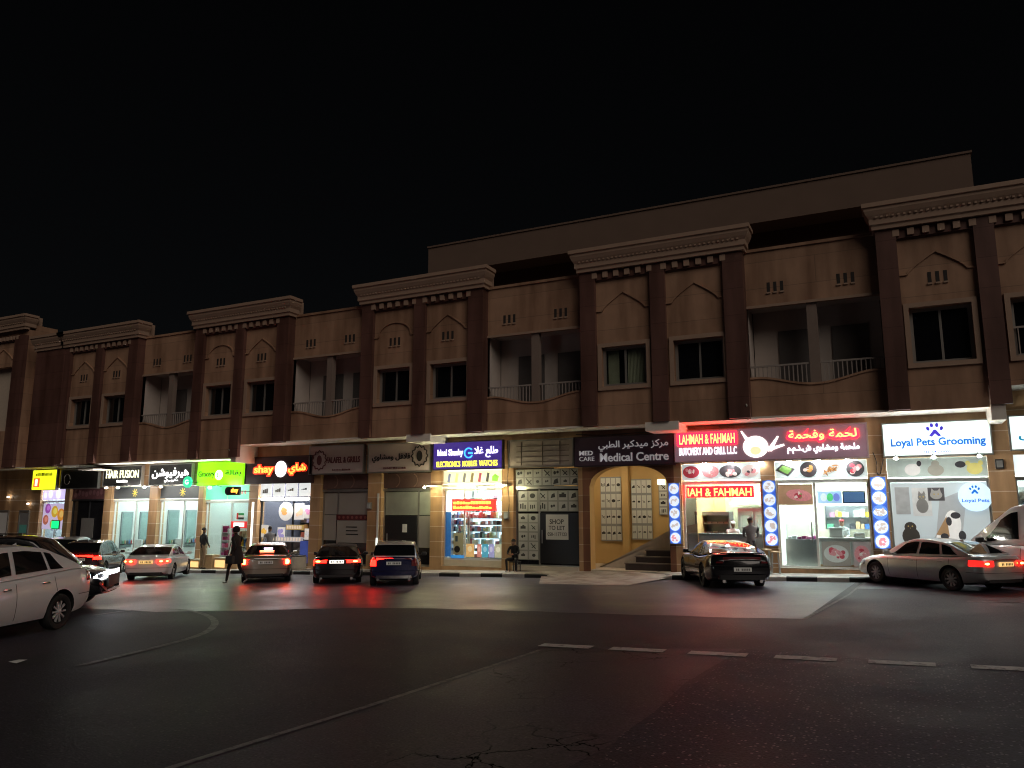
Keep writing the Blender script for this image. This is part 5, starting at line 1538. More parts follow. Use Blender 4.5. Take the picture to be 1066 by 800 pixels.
for q, (x, h) in enumerate(((-3.45, .95), (-3.2, .85))):
    t = thing('bar_stool', ('taller', 'shorter')[q] + ' thin metal stool by the pillar right of the black coupe', 'stool', (x, YW - .35, walk_z(x)))
    z = walk_z(x)
    for a in range(4):
        c, s = math.cos(a * 1.571 + .785), math.sin(a * 1.571 + .785)
        MB().tube([(x + .16 * c, YW - .35 + .16 * s, z), (x + .11 * c, YW - .35 + .11 * s, z + h * .7)], .014, n=6).build('leg', M_STEEL, t)
    MB().lathe([(0, h * .7), (.15, h * .7), (.16, h * .74), (0, h * .76)], o=(x, YW - .35, z), n=16).build('seat', mat('stool_tan', (.5, .36, .2), .5), t)
    MB().tube([(x + .1 * math.cos(u), YW - .35 + .1 * math.sin(u), z + h * .35) for u in [k * .5236 for k in range(13)]], .009, n=5).build('footrest', M_STEEL, t)

# ---- pet shop
x0, x1, zf, zt = room('pet', M_WHITE, depth=2.0, lights=2)
front('pet', 2.44, fm=M_ALUF, mull=())
t = poster('fascia_panel', 'white lit strip of small animals under the pet grooming sign', 'fascia panel', x0 + .01, x1 - .01, 2.58, 3.1, YW + .12, mat('pet_strip', (.62, .74, .70), .5, emit=.06, ecol=(.8, .97, .9)))
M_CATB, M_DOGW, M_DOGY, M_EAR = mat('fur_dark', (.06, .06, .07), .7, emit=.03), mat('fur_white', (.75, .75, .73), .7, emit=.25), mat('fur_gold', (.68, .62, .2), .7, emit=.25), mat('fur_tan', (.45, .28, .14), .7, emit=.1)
MB().disc(.55, 2.78, .2, .17, YW + .09, n=16).build('picture', M_DOGW, t)
MB().disc(.72, 2.95, .06, .08, YW + .085, n=10).build('picture', M_CATB, t)
MB().disc(1.72, 2.9, .13, .09, YW + .085, n=12).build('picture', M_CATB, t)
MB().disc(1.12, 2.76, .2, .16, YW + .09, n=16).disc(1.12, 2.93, .1, .1, YW + .088, n=12).build('picture', mat('fur_grey', (.42, .42, .36), .7, emit=.15), t)
MB().disc(2.05, 2.78, .19, .16, YW + .09, n=16).disc(1.9, 2.93, .06, .07, YW + .088, n=10).disc(2.2, 2.93, .06, .07, YW + .088, n=10).build('picture', M_DOGY, t)
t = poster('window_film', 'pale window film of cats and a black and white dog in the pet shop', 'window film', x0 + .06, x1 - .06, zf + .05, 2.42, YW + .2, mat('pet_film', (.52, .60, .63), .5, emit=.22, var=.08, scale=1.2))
y = YW + .175
MB().poly([(1.0, 1.0), (1.15, 1.95), (1.85, 2.25), (1.6, .9)], y).poly([(.75, .6), (1.3, 1.5), (1.7, 1.45), (1.55, .5)], y - .002).build('picture', mat('grey_wash', (.42, .45, .47), .6, emit=.15), t)
MB().disc(1.42, 1.3, .2, .36, y - .004, n=18).disc(1.3, .85, .32, .3, y - .005, n=18).build('dog_picture', M_DOGW, t)
MB().disc(1.5, 1.52, .12, .09, y - .008, n=12).disc(1.33, 1.36, .07, .12, y - .008, n=12).disc(1.2, .95, .1, .09, y - .009, n=12).disc(1.62, .98, .09, .13, y - .009, n=12).build('dog_patch', M_CATB, t)
MB().poly([(1.0, 1.0), (1.28, 1.5), (1.32, .95)], y - .007).build('dog_ear', M_EAR, t)
for q, (a, c, e, f) in enumerate(((.06, .42, 1.55, 2.3), (.48, .95, 1.5, 2.28))):
    MB().box(a, c, y - .006, y - .002, e, f).build('photo', mat('photo_%d' % q, [(.38, .4, .41), (.62, .64, .64)][q], .6, emit=.12, var=.3, scale=4), t)
MB().disc(.72, 1.78, .15, .2, y - .009, n=16).disc(.72, 2.02, .1, .1, y - .01, n=12).poly([(.63, 2.08), (.66, 2.2), (.72, 2.1)], y - .01).poly([(.73, 2.1), (.79, 2.2), (.82, 2.08)], y - .01).build('cat_picture', mat('cat_grey', (.28, .28, .28), .7), t)
MB().box(1.28 - .4, 1.28, y - .008, y - .003, 1.92, 2.28).disc(1.08, 2.08, .15, .12, y - .012, 1, n=14).poly([(.95, 2.14), (.98, 2.26), (1.05, 2.18)], y - .012, 1).poly([(1.1, 2.18), (1.18, 2.26), (1.2, 2.14)], y - .012, 1).build('cat_picture', [mat('photo_dark', (.10, .10, .11), .6), mat('cat_pale', (.5, .5, .5), .6)], t)
MB().disc(.38, .95, .22, .25, y - .006, n=16).disc(.38, 1.2, .15, .14, y - .008, n=14).build('cat_picture', mat('cat_black', (.07, .065, .06), .7), t)
b = MB()
for cx, cz, d in ((.72, 2.03, .04), (1.08, 2.1, .05), (.38, 1.22, .05)):
    for q in (-1, 1):
        b.disc(cx + q * d, cz, .018, .022, y - .016, n=8)
    b.disc(cx, cz - d, .012, .01, y - .016, n=6)
b.build('eyes_print', mat('eye_amber', (.55, .42, .12), .4, emit=.1), t)
MB().disc(.55, .62, .42, .09, y - .009, n=18).build('bowl_picture', M_DOGY, t)
t = thing('round_sign', 'round pale blue pet shop sign with a small paw on the window', 'sign', (2.0, YW + .12, 1.62))
MB().disc(2.0, 2.03, .40, .40, YW + .1, n=40, th=.03).build('disc', mat('disc_pale_blue', (.55, .74, .85), .5, emit=.45), t)
write(t, 'Loyal Pets', 1.68, 2.32, 1.85, 1.97, YW + .085, M_BLU, th=.012, bold=.015)
paw(2.0, 2.2, .3, YW + .09, MB()).build('emblem', M_BLU, t)
for q, x in enumerate((.15, 1.05, 2.1)):
    lamp(x, 3.05, y=YW - .95, label=['first', 'second', 'third'][q] + ' floodlight from the left under the pet grooming sign', power=22)
# ---- corner shop
room('corner', M_WHITE, depth=2.0, lights=2)
front('corner', 2.44, fm=M_ALUF, mull=(4.2,))
t = poster('fascia_panel', 'white lit strip with a blue bird at the picture edge', 'fascia panel', 2.96, 5.59, 2.62, 3.16, YW + .12, E('edge_strip', (.82, .95, 1), .75))
MB().poly([(3.3, 2.7), (3.55, 2.78), (3.7, 3.05), (3.5, 3.0)], YW + .09).disc(3.6, 3.0, .07, .08, YW + .088, n=10).build('bird_picture', mat('bird_blue', (.05, .3, .7), .6, emit=.2), t)
MB().disc(3.42, 2.72, .16, .05, YW + .085, n=10, rot=.5).build('branch_picture', M_DOGY, t)
shelves('pet_shelf', 'rack of coloured packets inside the shop at the picture edge', 3.05, 5.3, YW + .55, YW + .85, plinth(4) + .05, 2.3, 6, M_FRAME, GOODS, 16, .95, .85)

# loose cables looping between the sign boards and down the pillars
for q, (lb, pts) in enumerate((('black cable drooping along the beam above the closed restaurant', [(-20.9, 4.24), (-20.0, 4.12), (-19.0, 4.2), (-18.1, 4.1), (-17.0, 4.2)]),
                               ('black cable hanging down the pillar right of the butchery', [(-.42, 3.3), (-.33, 3.0), (-.36, 2.7), (-.28, 2.62), (-.2, 2.95), (-.16, 3.1)]),
                               ('black cable running down the pillar between the phone shop and the empty shop', [(-12.1, 4.1), (-12.06, 3.2), (-12.1, 2.62), (-12.02, 2.0), (-12.05, 1.6)]),
                               ('thin cable sagging under the slab beside the plum sign', [(-9.5, 4.2), (-8.4, 4.12), (-7.3, 4.18), (-6.2, 4.1)]))):
    p = smooth_path(pts, 2)
    tag(MB().tube([(x, YW - .03 - .02 * (q == 0), z) for x, z in p], .012, n=6).build('cable', M_BLK, None, origin=(p[0][0], YW, p[0][1])), lb, 'cable')
for q, (x, z, lb) in enumerate(((-12.12, 1.35, 'small grey meter box on the pillar right of the phone shop'), (-18.0, 1.7, 'small grey meter box on the pillar between the closed bays'), (2.62, 2.75, 'small dark camera box on the pillar right of the pet shop'))):
    t = thing('meter_box', lb, 'box', (x, YW, z))
    MB().box(x - .1, x + .1, YW - .1, YW - .003, z, z + .26, 0, .015).build('case', M_ALUF if q < 2 else M_BLK, t)
    MB().box(x - .07, x + .07, YW - .112, YW - .101, z + .04, z + .22).build('lid', M_GREYW if q < 2 else M_ALUF, t)
# ------------------------------------------------------------------ cars
def paint(name, col, metal=.0, rough=.3):
    return mat(name, col, rough, metal, var=.03, coat=1.0)
M_TYRE = mat('tyre_rubber', (.018, .018, .018), .8)
M_RIM = mat('alloy_rim', (.62, .62, .63), .35, .25)
M_RIMD = mat('dark_rim', (.12, .12, .125), .35, .3)
M_HUB = mat('wheel_well', (.008, .008, .008), .9)
M_CGLASS = mat('car_glass', (.008, .009, .010), .04, spec=.7, coat=.4)
M_PLAST2 = mat('black_plastic', (.02, .02, .021), .5)
M_CHROME = mat('chrome', (.7, .7, .7), .12, 1.0)
M_PLATE = mat('number_plate', (.62, .60, .55), .5, emit=.05)
M_PLATEL = E('number_plate_lit', (1, .95, .85), 1.3)
M_PLATEY = E('number_plate_warm', (1, .62, .22), .8)
T_OFF = mat('tail_off', (.16, .008, .010), .15, coat=1)
T_DIM = mat('tail_dim', (.4, .01, .01), .2, emit=2.2, ecol=(1, .008, .006), coat=1)
T_ON = mat('tail_on', (.5, .02, .01), .3, emit=11, ecol=(1, .006, .003))
T_CORE = mat('tail_core', (.6, .2, .05), .3, emit=24, ecol=(1, .10, .02))
M_HLAMP = mat('headlamp_off', (.35, .36, .37), .08, .3, coat=1)
M_HLIT = mat('headlamp_lit', (1, 1, 1), .3, emit=22, ecol=(.9, .96, 1))

SEC = [(0, 0), (.5, 0), (.80, .0), (.93, .06), (.975, .18), (.995, .36), (1.0, .5), (.992, .63), (.968, .79), (.935, .90), (.86, .965), (.70, .99), (.4, 1.0), (0, 1.012)]

def curve(pts, n=400, sm=9):
    X = np.linspace(pts[0][0], pts[-1][0], n)
    Y = np.interp(X, [p[0] for p in pts], [p[1] for p in pts])
    P = np.pad(Y, sm, mode='edge')
    # keep the end slopes while smoothing
    P[:sm] = Y[0] + (Y[0] - Y[1]) * np.arange(sm, 0, -1); P[-sm:] = Y[-1] + (Y[-1] - Y[-2]) * np.arange(1, sm + 1)
    K = np.hanning(2 * sm + 3)[1:-1]; K /= K.sum()
    Y = np.convolve(P, K, 'valid')
    return lambda x: float(np.interp(x, X, Y))

class Car:
    def __init__(s, d):
        s.d = d
        s.L, s.W = d['L'], d['W']
        s.h = s.L / 2
        s.top = curve(d['top']); s.roof = curve(d['roof'], sm=12)
        s.x0, s.x1 = d['roof'][0][0], d['roof'][-1][0]
        s.wf = curve(d.get('wide', [(-s.h, .93), (-s.h + .5, .985), (-.4, 1), (.6, 1), (s.h - .6, .97), (s.h, .88)]))
        s.zb = curve(d.get('bot', [(-s.h, .36), (-s.h + .3, .24), (-s.h + .8, .19), (s.h - .8, .19), (s.h - .3, .22), (s.h, .28)]))
        s.hm = max(p[1] for p in d['roof']) - s.top(0)
        s.gw, s.rw = d.get('gw', .90), d.get('rw', .70)
        s.bow = d.get('bow', .16)
    def endf(s, x):
        r = .22
        t = min(1, (s.h - abs(x)) / r)
        return math.sqrt(max(0, 1 - (1 - t) ** 2))
    def hw(s, x):
        return s.W / 2 * s.wf(x) * (.90 + .10 * s.endf(x))
    def zt(s, x):
        t, b = s.top(x), s.zb(x)
        return t - (t - b) * .05 * (1 - s.endf(x))
    def bx(s, x, y):
        k = max(0, min(1, (abs(x) - (s.h - .75)) / .75))
        return x - math.copysign(1, x) * s.bow * (abs(y) / (s.W / 2)) ** 2.4 * k * k * (3 - 2 * k)
    def ring(s, x):
        w, b, t = s.hw(x), s.zb(x), s.zt(x)
        return [(f * w, b + g * (t - b)) for f, g in SEC]
    def side(s, x, z):
        r = s.ring(x)[2:]
        return float(np.interp(z, [p[1] for p in r], [p[0] for p in r]))
    def g(s, x, v):
        """greenhouse surface: v 0..1 up the side, 1..2 over the roof to the middle"""
        zb = s.zt(x) - .035
        zr = max(s.roof(x), zb + .02)
        H = zr - zb
        wb = s.hw(x) * s.gw
        k = min(1, H / (s.hm + .035))
        wr = wb - (wb - s.W / 2 * s.rw) * k
        if v <= 1:
            return (wb + (wr - wb) * (v ** 1.25), zb + .94 * H * v)
        u = v - 1
        y = wr * math.cos(u * math.pi / 2) ** .75 if u < 1 else 0
        return (y, zb + .94 * H + (.06 * H + .012 * k) * math.sin(u * math.pi / 2) ** .8)
    def contour(s, z, y0, length, rear=True, n1=8, n2=7):
        """outline of the body at height z from y0 on the end face round the corner and along the side"""
        e = -s.h if rear else s.h
        sg = 1 if rear else -1
        ye = s.side(e, z)
        p = [(e, y0 + (ye - y0) * i / n1) for i in range(n1 + 1)]
        p += [(e + sg * length * (i / n2) ** 1.6, s.side(e + sg * length * (i / n2) ** 1.6, z)) for i in range(1, n2 + 1)]
        return [(s.bx(a, c), c) for a, c in p]

def car_body(c, k, mats, parent, name='body'):
    b = MB()
    n = 64
    st = [-c.h + .5 * c.L * (1 - math.cos(math.pi * i / n)) for i in range(n + 1)]
    R_ = []
    for x in st:
        h = c.ring(x)
        full = [(y, z) for y, z in h] + [(-y, z) for y, z in h[-2:0:-1]]
        R_.append([(c.bx(x, y), y, z) for y, z in full])
    m = len(R_[0])
    vs = [p for r in R_ for p in r]
    fs = [(i * m + j, i * m + (j + 1) % m, (i + 1) * m + (j + 1) % m, (i + 1) * m + j) for i in range(n) for j in range(m)]
    fs = [f[::-1] for f in fs]
    fs += [tuple(range(m)), tuple(n * m + j for j in range(m))[::-1]]
    fs = [f[::-1] for f in fs]
    b.add(vs, fs)
    # cut the wheel arches
    o = b.build(name, [mats[0], M_HUB, M_PLAST2], None, k=1)
    cut = MB()
    for xw in c.axles:
        for s in (1, -1):
            ya, yb = s * (c.W / 2 - .30), s * (c.W / 2 + .3)
            nn = 28
            r = c.r + .055
            v = []
            for y in (ya, yb):
                v += [(xw + r * math.cos(2 * math.pi * q / nn), y, c.r + .02 + r * math.sin(2 * math.pi * q / nn)) for q in range(nn)]
            f = [(q, (q + 1) % nn, nn + (q + 1) % nn, nn + q) for q in range(nn)] + [tuple(range(nn))[::-1], tuple(range(nn, 2 * nn))]
            if s > 0:
                f = [x[::-1] for x in f]
            cut.add(v, f, 1)
    co = cut.build('cutter', [mats[0], M_HUB, M_PLAST2], None, k=1)
    for q in (o, co):
        bm = bmesh.new(); bm.from_mesh(q.data); bmesh.ops.recalc_face_normals(bm, faces=bm.faces); bm.to_mesh(q.data); bm.free()
    md = o.modifiers.new('cut', 'BOOLEAN'); md.object = co; md.operation = 'DIFFERENCE'; md.solver = 'EXACT'
    dg = bpy.context.evaluated_depsgraph_get()
    me = bpy.data.meshes.new_from_object(o.evaluated_get(dg))
    bpy.data.objects.remove(co)
    o.modifiers.clear()
    o.data = me
    for p in me.polygons:
        if p.material_index == 0 and p.center.z < c.d.get('sill', .27):
            p.material_index = 2
    me.transform(Matrix.Scale(k, 4))
    me.polygons.foreach_set('use_smooth', [True] * len(me.polygons))
    me.set_sharp_from_angle(angle=R(38))
    o.parent = parent
    return o

def car_top(c, k, m, parent):
    b = MB()
    n = 40
    V = [0, .12, .25, .4, .55, .7, .85, .95, 1.0, 1.08, 1.18, 1.32, 1.5, 1.75, 2.0]
    R_ = []
    for i in range(n + 1):
        x = c.x0 + (c.x1 - c.x0) * i / n
        h = [c.g(x, v) for v in V]
        full = h + [(-y, z) for y, z in h[-2::-1]]
        R_.append([(x - .10 * c.d.get('gbow', 1) * (y / (c.W / 2)) ** 2 * (1 if x > 0 else -1) * min(1, abs(x) / 1.0), y, z) for y, z in full])
    m_ = len(R_[0])
    b.add([p for r in R_ for p in r], [(i * m_ + j + 1, i * m_ + j, (i + 1) * m_ + j, (i + 1) * m_ + j + 1) for i in range(n) for j in range(m_ - 1)] + [tuple(range(m_))[::1], tuple(n * m_ + j for j in range(m_))[::-1]])
    return b.build('roof', m, parent, True, k, angle=50)

def gpatch(c, xa, xb, va, vb, side=1, nx=16, nv=8, off=.007, slant=None):
    """glass following the greenhouse surface; xa/xb are (at va, at vb)"""
    b = MB()
    def P(x, v):
        y, z = c.g(x, v)
        return Vector((x - .10 * c.d.get('gbow', 1) * (y / (c.W / 2)) ** 2 * (1 if x > 0 else -1) * min(1, abs(x) / 1.0), y, z))
    vs = []
    for j in range(nv + 1):
        t = j / nv
        v = va + (vb - va) * t
        x_0 = xa[0] + (xa[1] - xa[0]) * t; x_1 = xb[0] + (xb[1] - xb[0]) * t
        for i in range(nx + 1):
            x = x_0 + (x_1 - x_0) * i / nx
            p = P(x, v)
            dx = P(min(x + .02, c.x1), v) - P(max(x - .02, c.x0), v); dv = P(x, min(v + .03, 2)) - P(x, max(v - .03, 0))
            nrm = dv.cross(dx)
            if nrm.length > 1e-9:
                nrm.normalize()
                if nrm.y < -.001 or (abs(nrm.y) < .2 and nrm.z < 0):
                    nrm = -nrm
                p = p + nrm * off
            vs.append((p.x, p.y * side, p.z))
    w = nx + 1
    fs = [(j * w + i, j * w + i + 1, (j + 1) * w + i + 1, (j + 1) * w + i) for j in range(nv) for i in range(nx)]
    b.add(vs, fs if side < 0 else [f[::-1] for f in fs])
    return b

WHEELS = {}
def wheel_meshes(kind, r):
    key = (kind, r)
    if key in WHEELS:
        return WHEELS[key]
    n = 36
    w = .105
    ty = MB().lathe([(r * .66, -w * .8), (r * .80, -w), (r * .94, -w * .92), (r, -w * .6), (r, w * .6), (r * .94, w * .92), (r * .80, w), (r * .66, w * .8)], 0, n, 'y', close=True)
    rm = MB().lathe([(r * .67, -w * .5), (r * .67, w * .86), (r * .63, w * .9), (r * .60, w * .8), (r * .60, w * .1), (0, w * .05)], 0, n, 'y')
    sp = {'ten': 10, 'five': 5, 'split': 10, 'cover': 9}[kind]
    for q in range(sp):
        a = 2 * math.pi * q / sp + (.1 if kind == 'split' and q % 2 else 0)
        wd = {'ten': .11, 'five': .24, 'split': .13, 'cover': .16}[kind] * r
        d, t = Vector((math.cos(a), 0, math.sin(a))), Vector((-math.sin(a), 0, math.cos(a)))
        vs = []
        for rr, ww in ((r * .12, wd * .6), (r * .62, wd)):
            for y in (w * .45, w * (.72 if rr > .2 * r else .8)):
                vs += [d * rr - t * ww / 2 + Vector((0, y, 0)), d * rr + t * ww / 2 + Vector((0, y, 0))]
        rm.add(vs, [(2, 3, 7, 6), (0, 2, 6, 4), (1, 5, 7, 3)], 1)
    rm.lathe([(r * .14, w * .5), (r * .14, w * .86), (r * .10, w * .92), (0, w * .92)], 1, 16, 'y')
    WHEELS[key] = (ty, rm)
    return WHEELS[key]

def car(name, label, xy, rzdeg, s, d, group=None):
    k = s * S
    x, y = xy
    t = thing(name, label, 'car', (x, y, road_z(x, y) + .006), R(rzdeg), group, world=False)
    c = Car(d)
    c.r = d.get('r', .325)
    c.axles = (c.h - d['fo'], c.h - d['fo'] - d['wb'])
    pm = d['paint']
    body = car_body(c, k, [pm], t)
    car_top(c, k, d.get('roofpaint', pm), t)
    # glass
    for sd in (1, -1):
        for q in d['win']:
            gpatch(c, q[0:2], q[2:4], .15, .87, sd).build('side_window', M_CGLASS, t, True, k)
    for nm, key in (('windscreen', 'ws'), ('rear_window', 'rs')):
        if key in d:
            xa, xb = d[key]
            b = gpatch(c, (xa, xa), (xb, xb), 1.08, 2.0, 1, 12, 10)
            e = gpatch(c, (xa, xa), (xb, xb), 1.08, 2.0, -1, 12, 10)
            b.add(e.v, e.f)
            b.build(nm, d.get('rglass', M_CGLASS) if key == 'rs' else M_CGLASS, t, True, k)
    if d.get('box_rear'):
        zlo, zhi, hwid = d['box_rear']
        b = MB(); xr = c.x0 - .012
        b.quad((xr, -hwid, zlo), (xr, hwid, zlo), (xr, hwid * .9, zhi), (xr, -hwid * .9, zhi))
        b.build('rear_window', M_CGLASS, t, False, k)
    # wheels
    ty, rm = wheel_meshes(d.get('rim', 'ten'), c.r)
    for xa in c.axles:
        for sd in (1, -1):
            wh = sub('wheel', t, (xa * k, sd * (c.W / 2 - .125) * k, c.r * k))
            if sd < 0:
                wh.rotation_euler = (0, 0, math.pi)
            ty.build('tyre', M_TYRE, wh, True, k)
            rm.build('rim', [M_HUB if d.get('rim') != 'cover' else M_RIMD, d.get('rimmat', M_RIM)], wh, True, k)
    # door gaps and handles
    for xd, lean in d['doors']:
        for sd in (1, -1):
            b = MB()
            zs = np.linspace(c.zb(xd) + .10, c.zt(xd) - .10, 12)
            for z0, z1 in zip(zs[:-1], zs[1:]):
                f0 = (z0 - zs[0]) / (zs[-1] - zs[0]); f1 = (z1 - zs[0]) / (zs[-1] - zs[0])
                xx0, xx1 = xd + lean * (1 - f0) ** 2, xd + lean * (1 - f1) ** 2
                y0, y1 = c.side(xx0, z0) + .003, c.side(xx1, z1) + .003
                q = [(xx0 - .006, sd * y0, z0), (xx0 + .006, sd * y0, z0), (xx1 + .006, sd * y1, z1), (xx1 - .006, sd * y1, z1)]
                b.quad(*(q if sd < 0 else q[::-1]))
            b.build('door_gap', M_HUB, t, False, k)
    for xh in d.get('handles', ()):
        for sd in (1, -1):
            zh = c.zt(xh) - d.get('hz', .17)
            yh = c.side(xh, zh)
            MB().bbox(xh - .09, xh + .09, sd * yh - .022, sd * yh + .022, zh - .016, zh + .016, 0, .008).build('door_handle', d.get('hmat', pm), t, True, k)
    # lamps
    for sd in (1, -1):
        for (y0, ln, za, zb_, mm, core) in d['tail']:
            lv = MB()
            rows = []
            for q in range(5):
                z = za + (zb_ - za) * q / 4
                p = c.contour(z, y0, ln)
                row = []
                for i, (px, py) in enumerate(p):
                    a, e = p[max(0, i - 1)], p[min(len(p) - 1, i + 1)]
                    nx, ny = -(e[1] - a[1]), (e[0] - a[0])
                    l = math.hypot(nx, ny) or 1
                    o_ = .014 if 0 < q < 4 else .004
                    row.append((px + nx / l * o_, sd * (py + ny / l * o_), z))
                rows.append(row)
            w_ = len(rows[0])
            fs = [(j * w_ + i, j * w_ + i + 1, (j + 1) * w_ + i + 1, (j + 1) * w_ + i) for j in range(4) for i in range(w_ - 1)]
            lv.add([p for r_ in rows for p in r_], fs if sd < 0 else [f[::-1] for f in fs])
            tl = lv.build('tail_light', mm[sd < 0] if isinstance(mm, tuple) else mm, t, True, k)
            if core:
                cy, cz = y0 + core[0], (za + zb_) / 2
                MB().ell((c.bx(-c.h, cy) - .022, sd * cy, cz), (.012, core[1], core[2])).build('bulb_glow', T_CORE, tl, True, k)
        for (y0, ln, za, zb_, mm) in d['head']:
            lv = MB(); rows = []
            for q in range(5):
                z = za + (zb_ - za) * q / 4
                p = c.contour(z, y0, ln, False)
                rows.append([(px + .012 * (1 if i < 9 else 0), sd * (py + (.010 if i > 6 else 0)), z) for i, (px, py) in enumerate(p)])
            w_ = len(rows[0])
            fs = [(j * w_ + i, j * w_ + i + 1, (j + 1) * w_ + i + 1, (j + 1) * w_ + i) for j in range(4) for i in range(w_ - 1)]
            lv.add([p for r_ in rows for p in r_], fs if sd > 0 else [f[::-1] for f in fs])
            lv.build('headlight', mm, t, True, k)
        # mirrors
        xm = d['mir']
        zm = c.zt(xm) + .07
        ym = c.hw(xm) * .97
        b = MB().bbox(xm - .06, xm + .07, sd * (ym + .12) - .09, sd * (ym + .12) + .09, zm - .06, zm + .065, 0, .035)
        b.pbox((xm, sd * (ym - .06), zm - .05), (xm, sd * (ym + .06), zm - .02), .05, .04)
        b.build('mirror', d.get('mirmat', pm), t, True, k)
    # rear plate, bumper line, boot gap
    if 'plate' in d:
        zp, pm2 = d['plate']
        xr = c.bx(-c.h, .25) - .012
        o = MB().bbox(xr - .008, xr + .03, -.26, .26, zp - .058, zp + .058, 0, .006).build('number_plate', pm2, t, False, k)
        b = MB()
        for q in range(7):
            a = -.2 + q * .055 + (.05 if q > 1 else 0)
            b.box(xr - .0105, xr - .0085, -a - .035, -a, zp - .032, zp + .032)
        b.box(xr - .0095, xr - .0085, -.23, .23, zp - .045, zp - .042)
        b.box(xr - .0095, xr - .0085, -.23, .23, zp + .042, zp + .045)
        b.build('plate_lettering', mat('plate_ink', (.10, .09, .08), .6), o, False, k)
    def rear_line(z, h, wdt, m, nm, off=.006):
        p = c.contour(z, 0, wdt)
        b = MB()
        q = [(px - off, py) for px, py in p]
        full = [(a, -e) for a, e in q[::-1]] + q[1:]
        for (a, e), (f, g2) in zip(full[:-1], full[1:]):
            u = off if abs(e) > c.side(-c.h, z) * .98 else 0
            b.quad((a, e + math.copysign(u, e), z), (a, e + math.copysign(u, e), z + h), (f, g2 + math.copysign(u, g2), z + h), (f, g2 + math.copysign(u, g2), z))
        b.build(nm, m, t, False, k)
    for z, h, wd, m, nm in d.get('rlines', ()):
        rear_line(z, h, wd, m, nm)
    for f in d.get('extra', ()):
        f(c, t, k)
    return t

def chrome_bar(c, t, k):
    x = c.bx(-c.h, .3) - .012
    MB().bbox(x - .015, x + .01, -.42, .42, .915, .945, 0, .006).build('boot_trim', M_CHROME, t, False, k)
def spoiler(c, t, k):
    MB().bbox(-c.h + .02, -c.h + .2, -.62, .62, c.zt(-c.h + .15) + .012, c.zt(-c.h + .15) + .05, 0, .014).build('boot_lip', c.d['paint'], t, True, k)
def exhaust(c, t, k):
    for sd in (1, -1):
        MB().tube([(-c.h + .25, sd * .55, .26), (-c.h + .05, sd * .55, .26)], .05, n=14).build('exhaust', M_CHROME, t, True, k)
def fin(c, t, k):
    x = c.x0 + (c.x1 - c.x0) * .3
    z = c.g(x, 2)[1]
    MB().add([(x - .09, -.02, z - .01), (x - .09, .02, z - .01), (x + .1, .02, z - .01), (x + .1, -.02, z - .01), (x - .08, 0, z + .07)], [(0, 1, 4), (1, 2, 4), (2, 3, 4), (3, 0, 4)]).build('aerial_fin', c.d['paint'], t, True, k)
def high_brake(m, x=None, z=None, w=.16):
    def f(c, t, k):
        xx = c.x0 + .22 if x is None else x
        zz = c.g(xx, 2)[1] + .02
        MB().bbox(xx - .02, xx + .02, -w, w, zz, zz + .035, 0, .006).build('brake_light', m, t, False, k)
    return f
def two_lines(c, t, k):
    pass

SED_TOP = [(-2.40, .96), (-2.32, 1.03), (-1.9, 1.06), (-1.4, 1.02), (-.6, .97), (.4, .94), (1.05, .93), (1.3, .92), (1.8, .84), (2.2, .74), (2.40, .62)]
def sedan(**k):
    d = dict(L=4.80, W=1.82, top=SED_TOP, roof=[(-1.98, 1.05), (-1.6, 1.19), (-1.1, 1.37), (-.5, 1.44), (.05, 1.44), (.5, 1.33), (1.25, .93)], fo=.92, wb=2.78,
             win=[(-1.42, -1.10, -.22, -.25), (-.12, -.15, .98, .35)], ws=(.36, 1.2), rs=(-1.92, -1.14), doors=[(-1.28, .14), (-.17, 0), (.95, -.05)], handles=(-.98, .02), mir=.86,
             tail=[(.50, .34, .74, .93, T_ON, None)], head=[(.52, .4, .56, .70, M_HLAMP)], plate=(.80, M_PLATE), rlines=[(.56, .010, .55, M_HUB, 'bumper_gap'), (.30, .09, .1, M_PLAST2, 'bumper_insert')], extra=[fin])
    d.update(k)
    return d

PARK = 'cars parked nose in at the shop pavement'
P_BEIGE = paint('paint_pale_beige', (.55, .56, .55), .5, .32)
car('parked_car', 'pale beige saloon with glowing red tail lights parked in front of the pet shop', (.80, 22.0), 136, .80,
    sedan(paint=P_BEIGE, plate=(.80, M_PLATEY), rim='cover', r=.33,
          tail=[(.46, .42, .74, .90, T_DIM, (.2, .1, .03))], extra=[fin, chrome_bar], rimmat=M_RIM,
          win=[(-1.62, -1.32, -1.12, -1.0), (-1.02, -.92, -.22, -.25), (-.12, -.15, .98, .35)]), PARK)
P_BLACK = paint('paint_black', (.010, .010, .012), .2, .22)
def triple(c, t, k):
    pass
COUPE_TOP = [(-2.39, .90), (-2.33, 1.03), (-2.1, 1.07), (-1.75, 1.06), (-1.2, 1.0), (-.4, .93), (.5, .93), (.85, .93), (1.5, .91), (2.1, .82), (2.39, .64)]
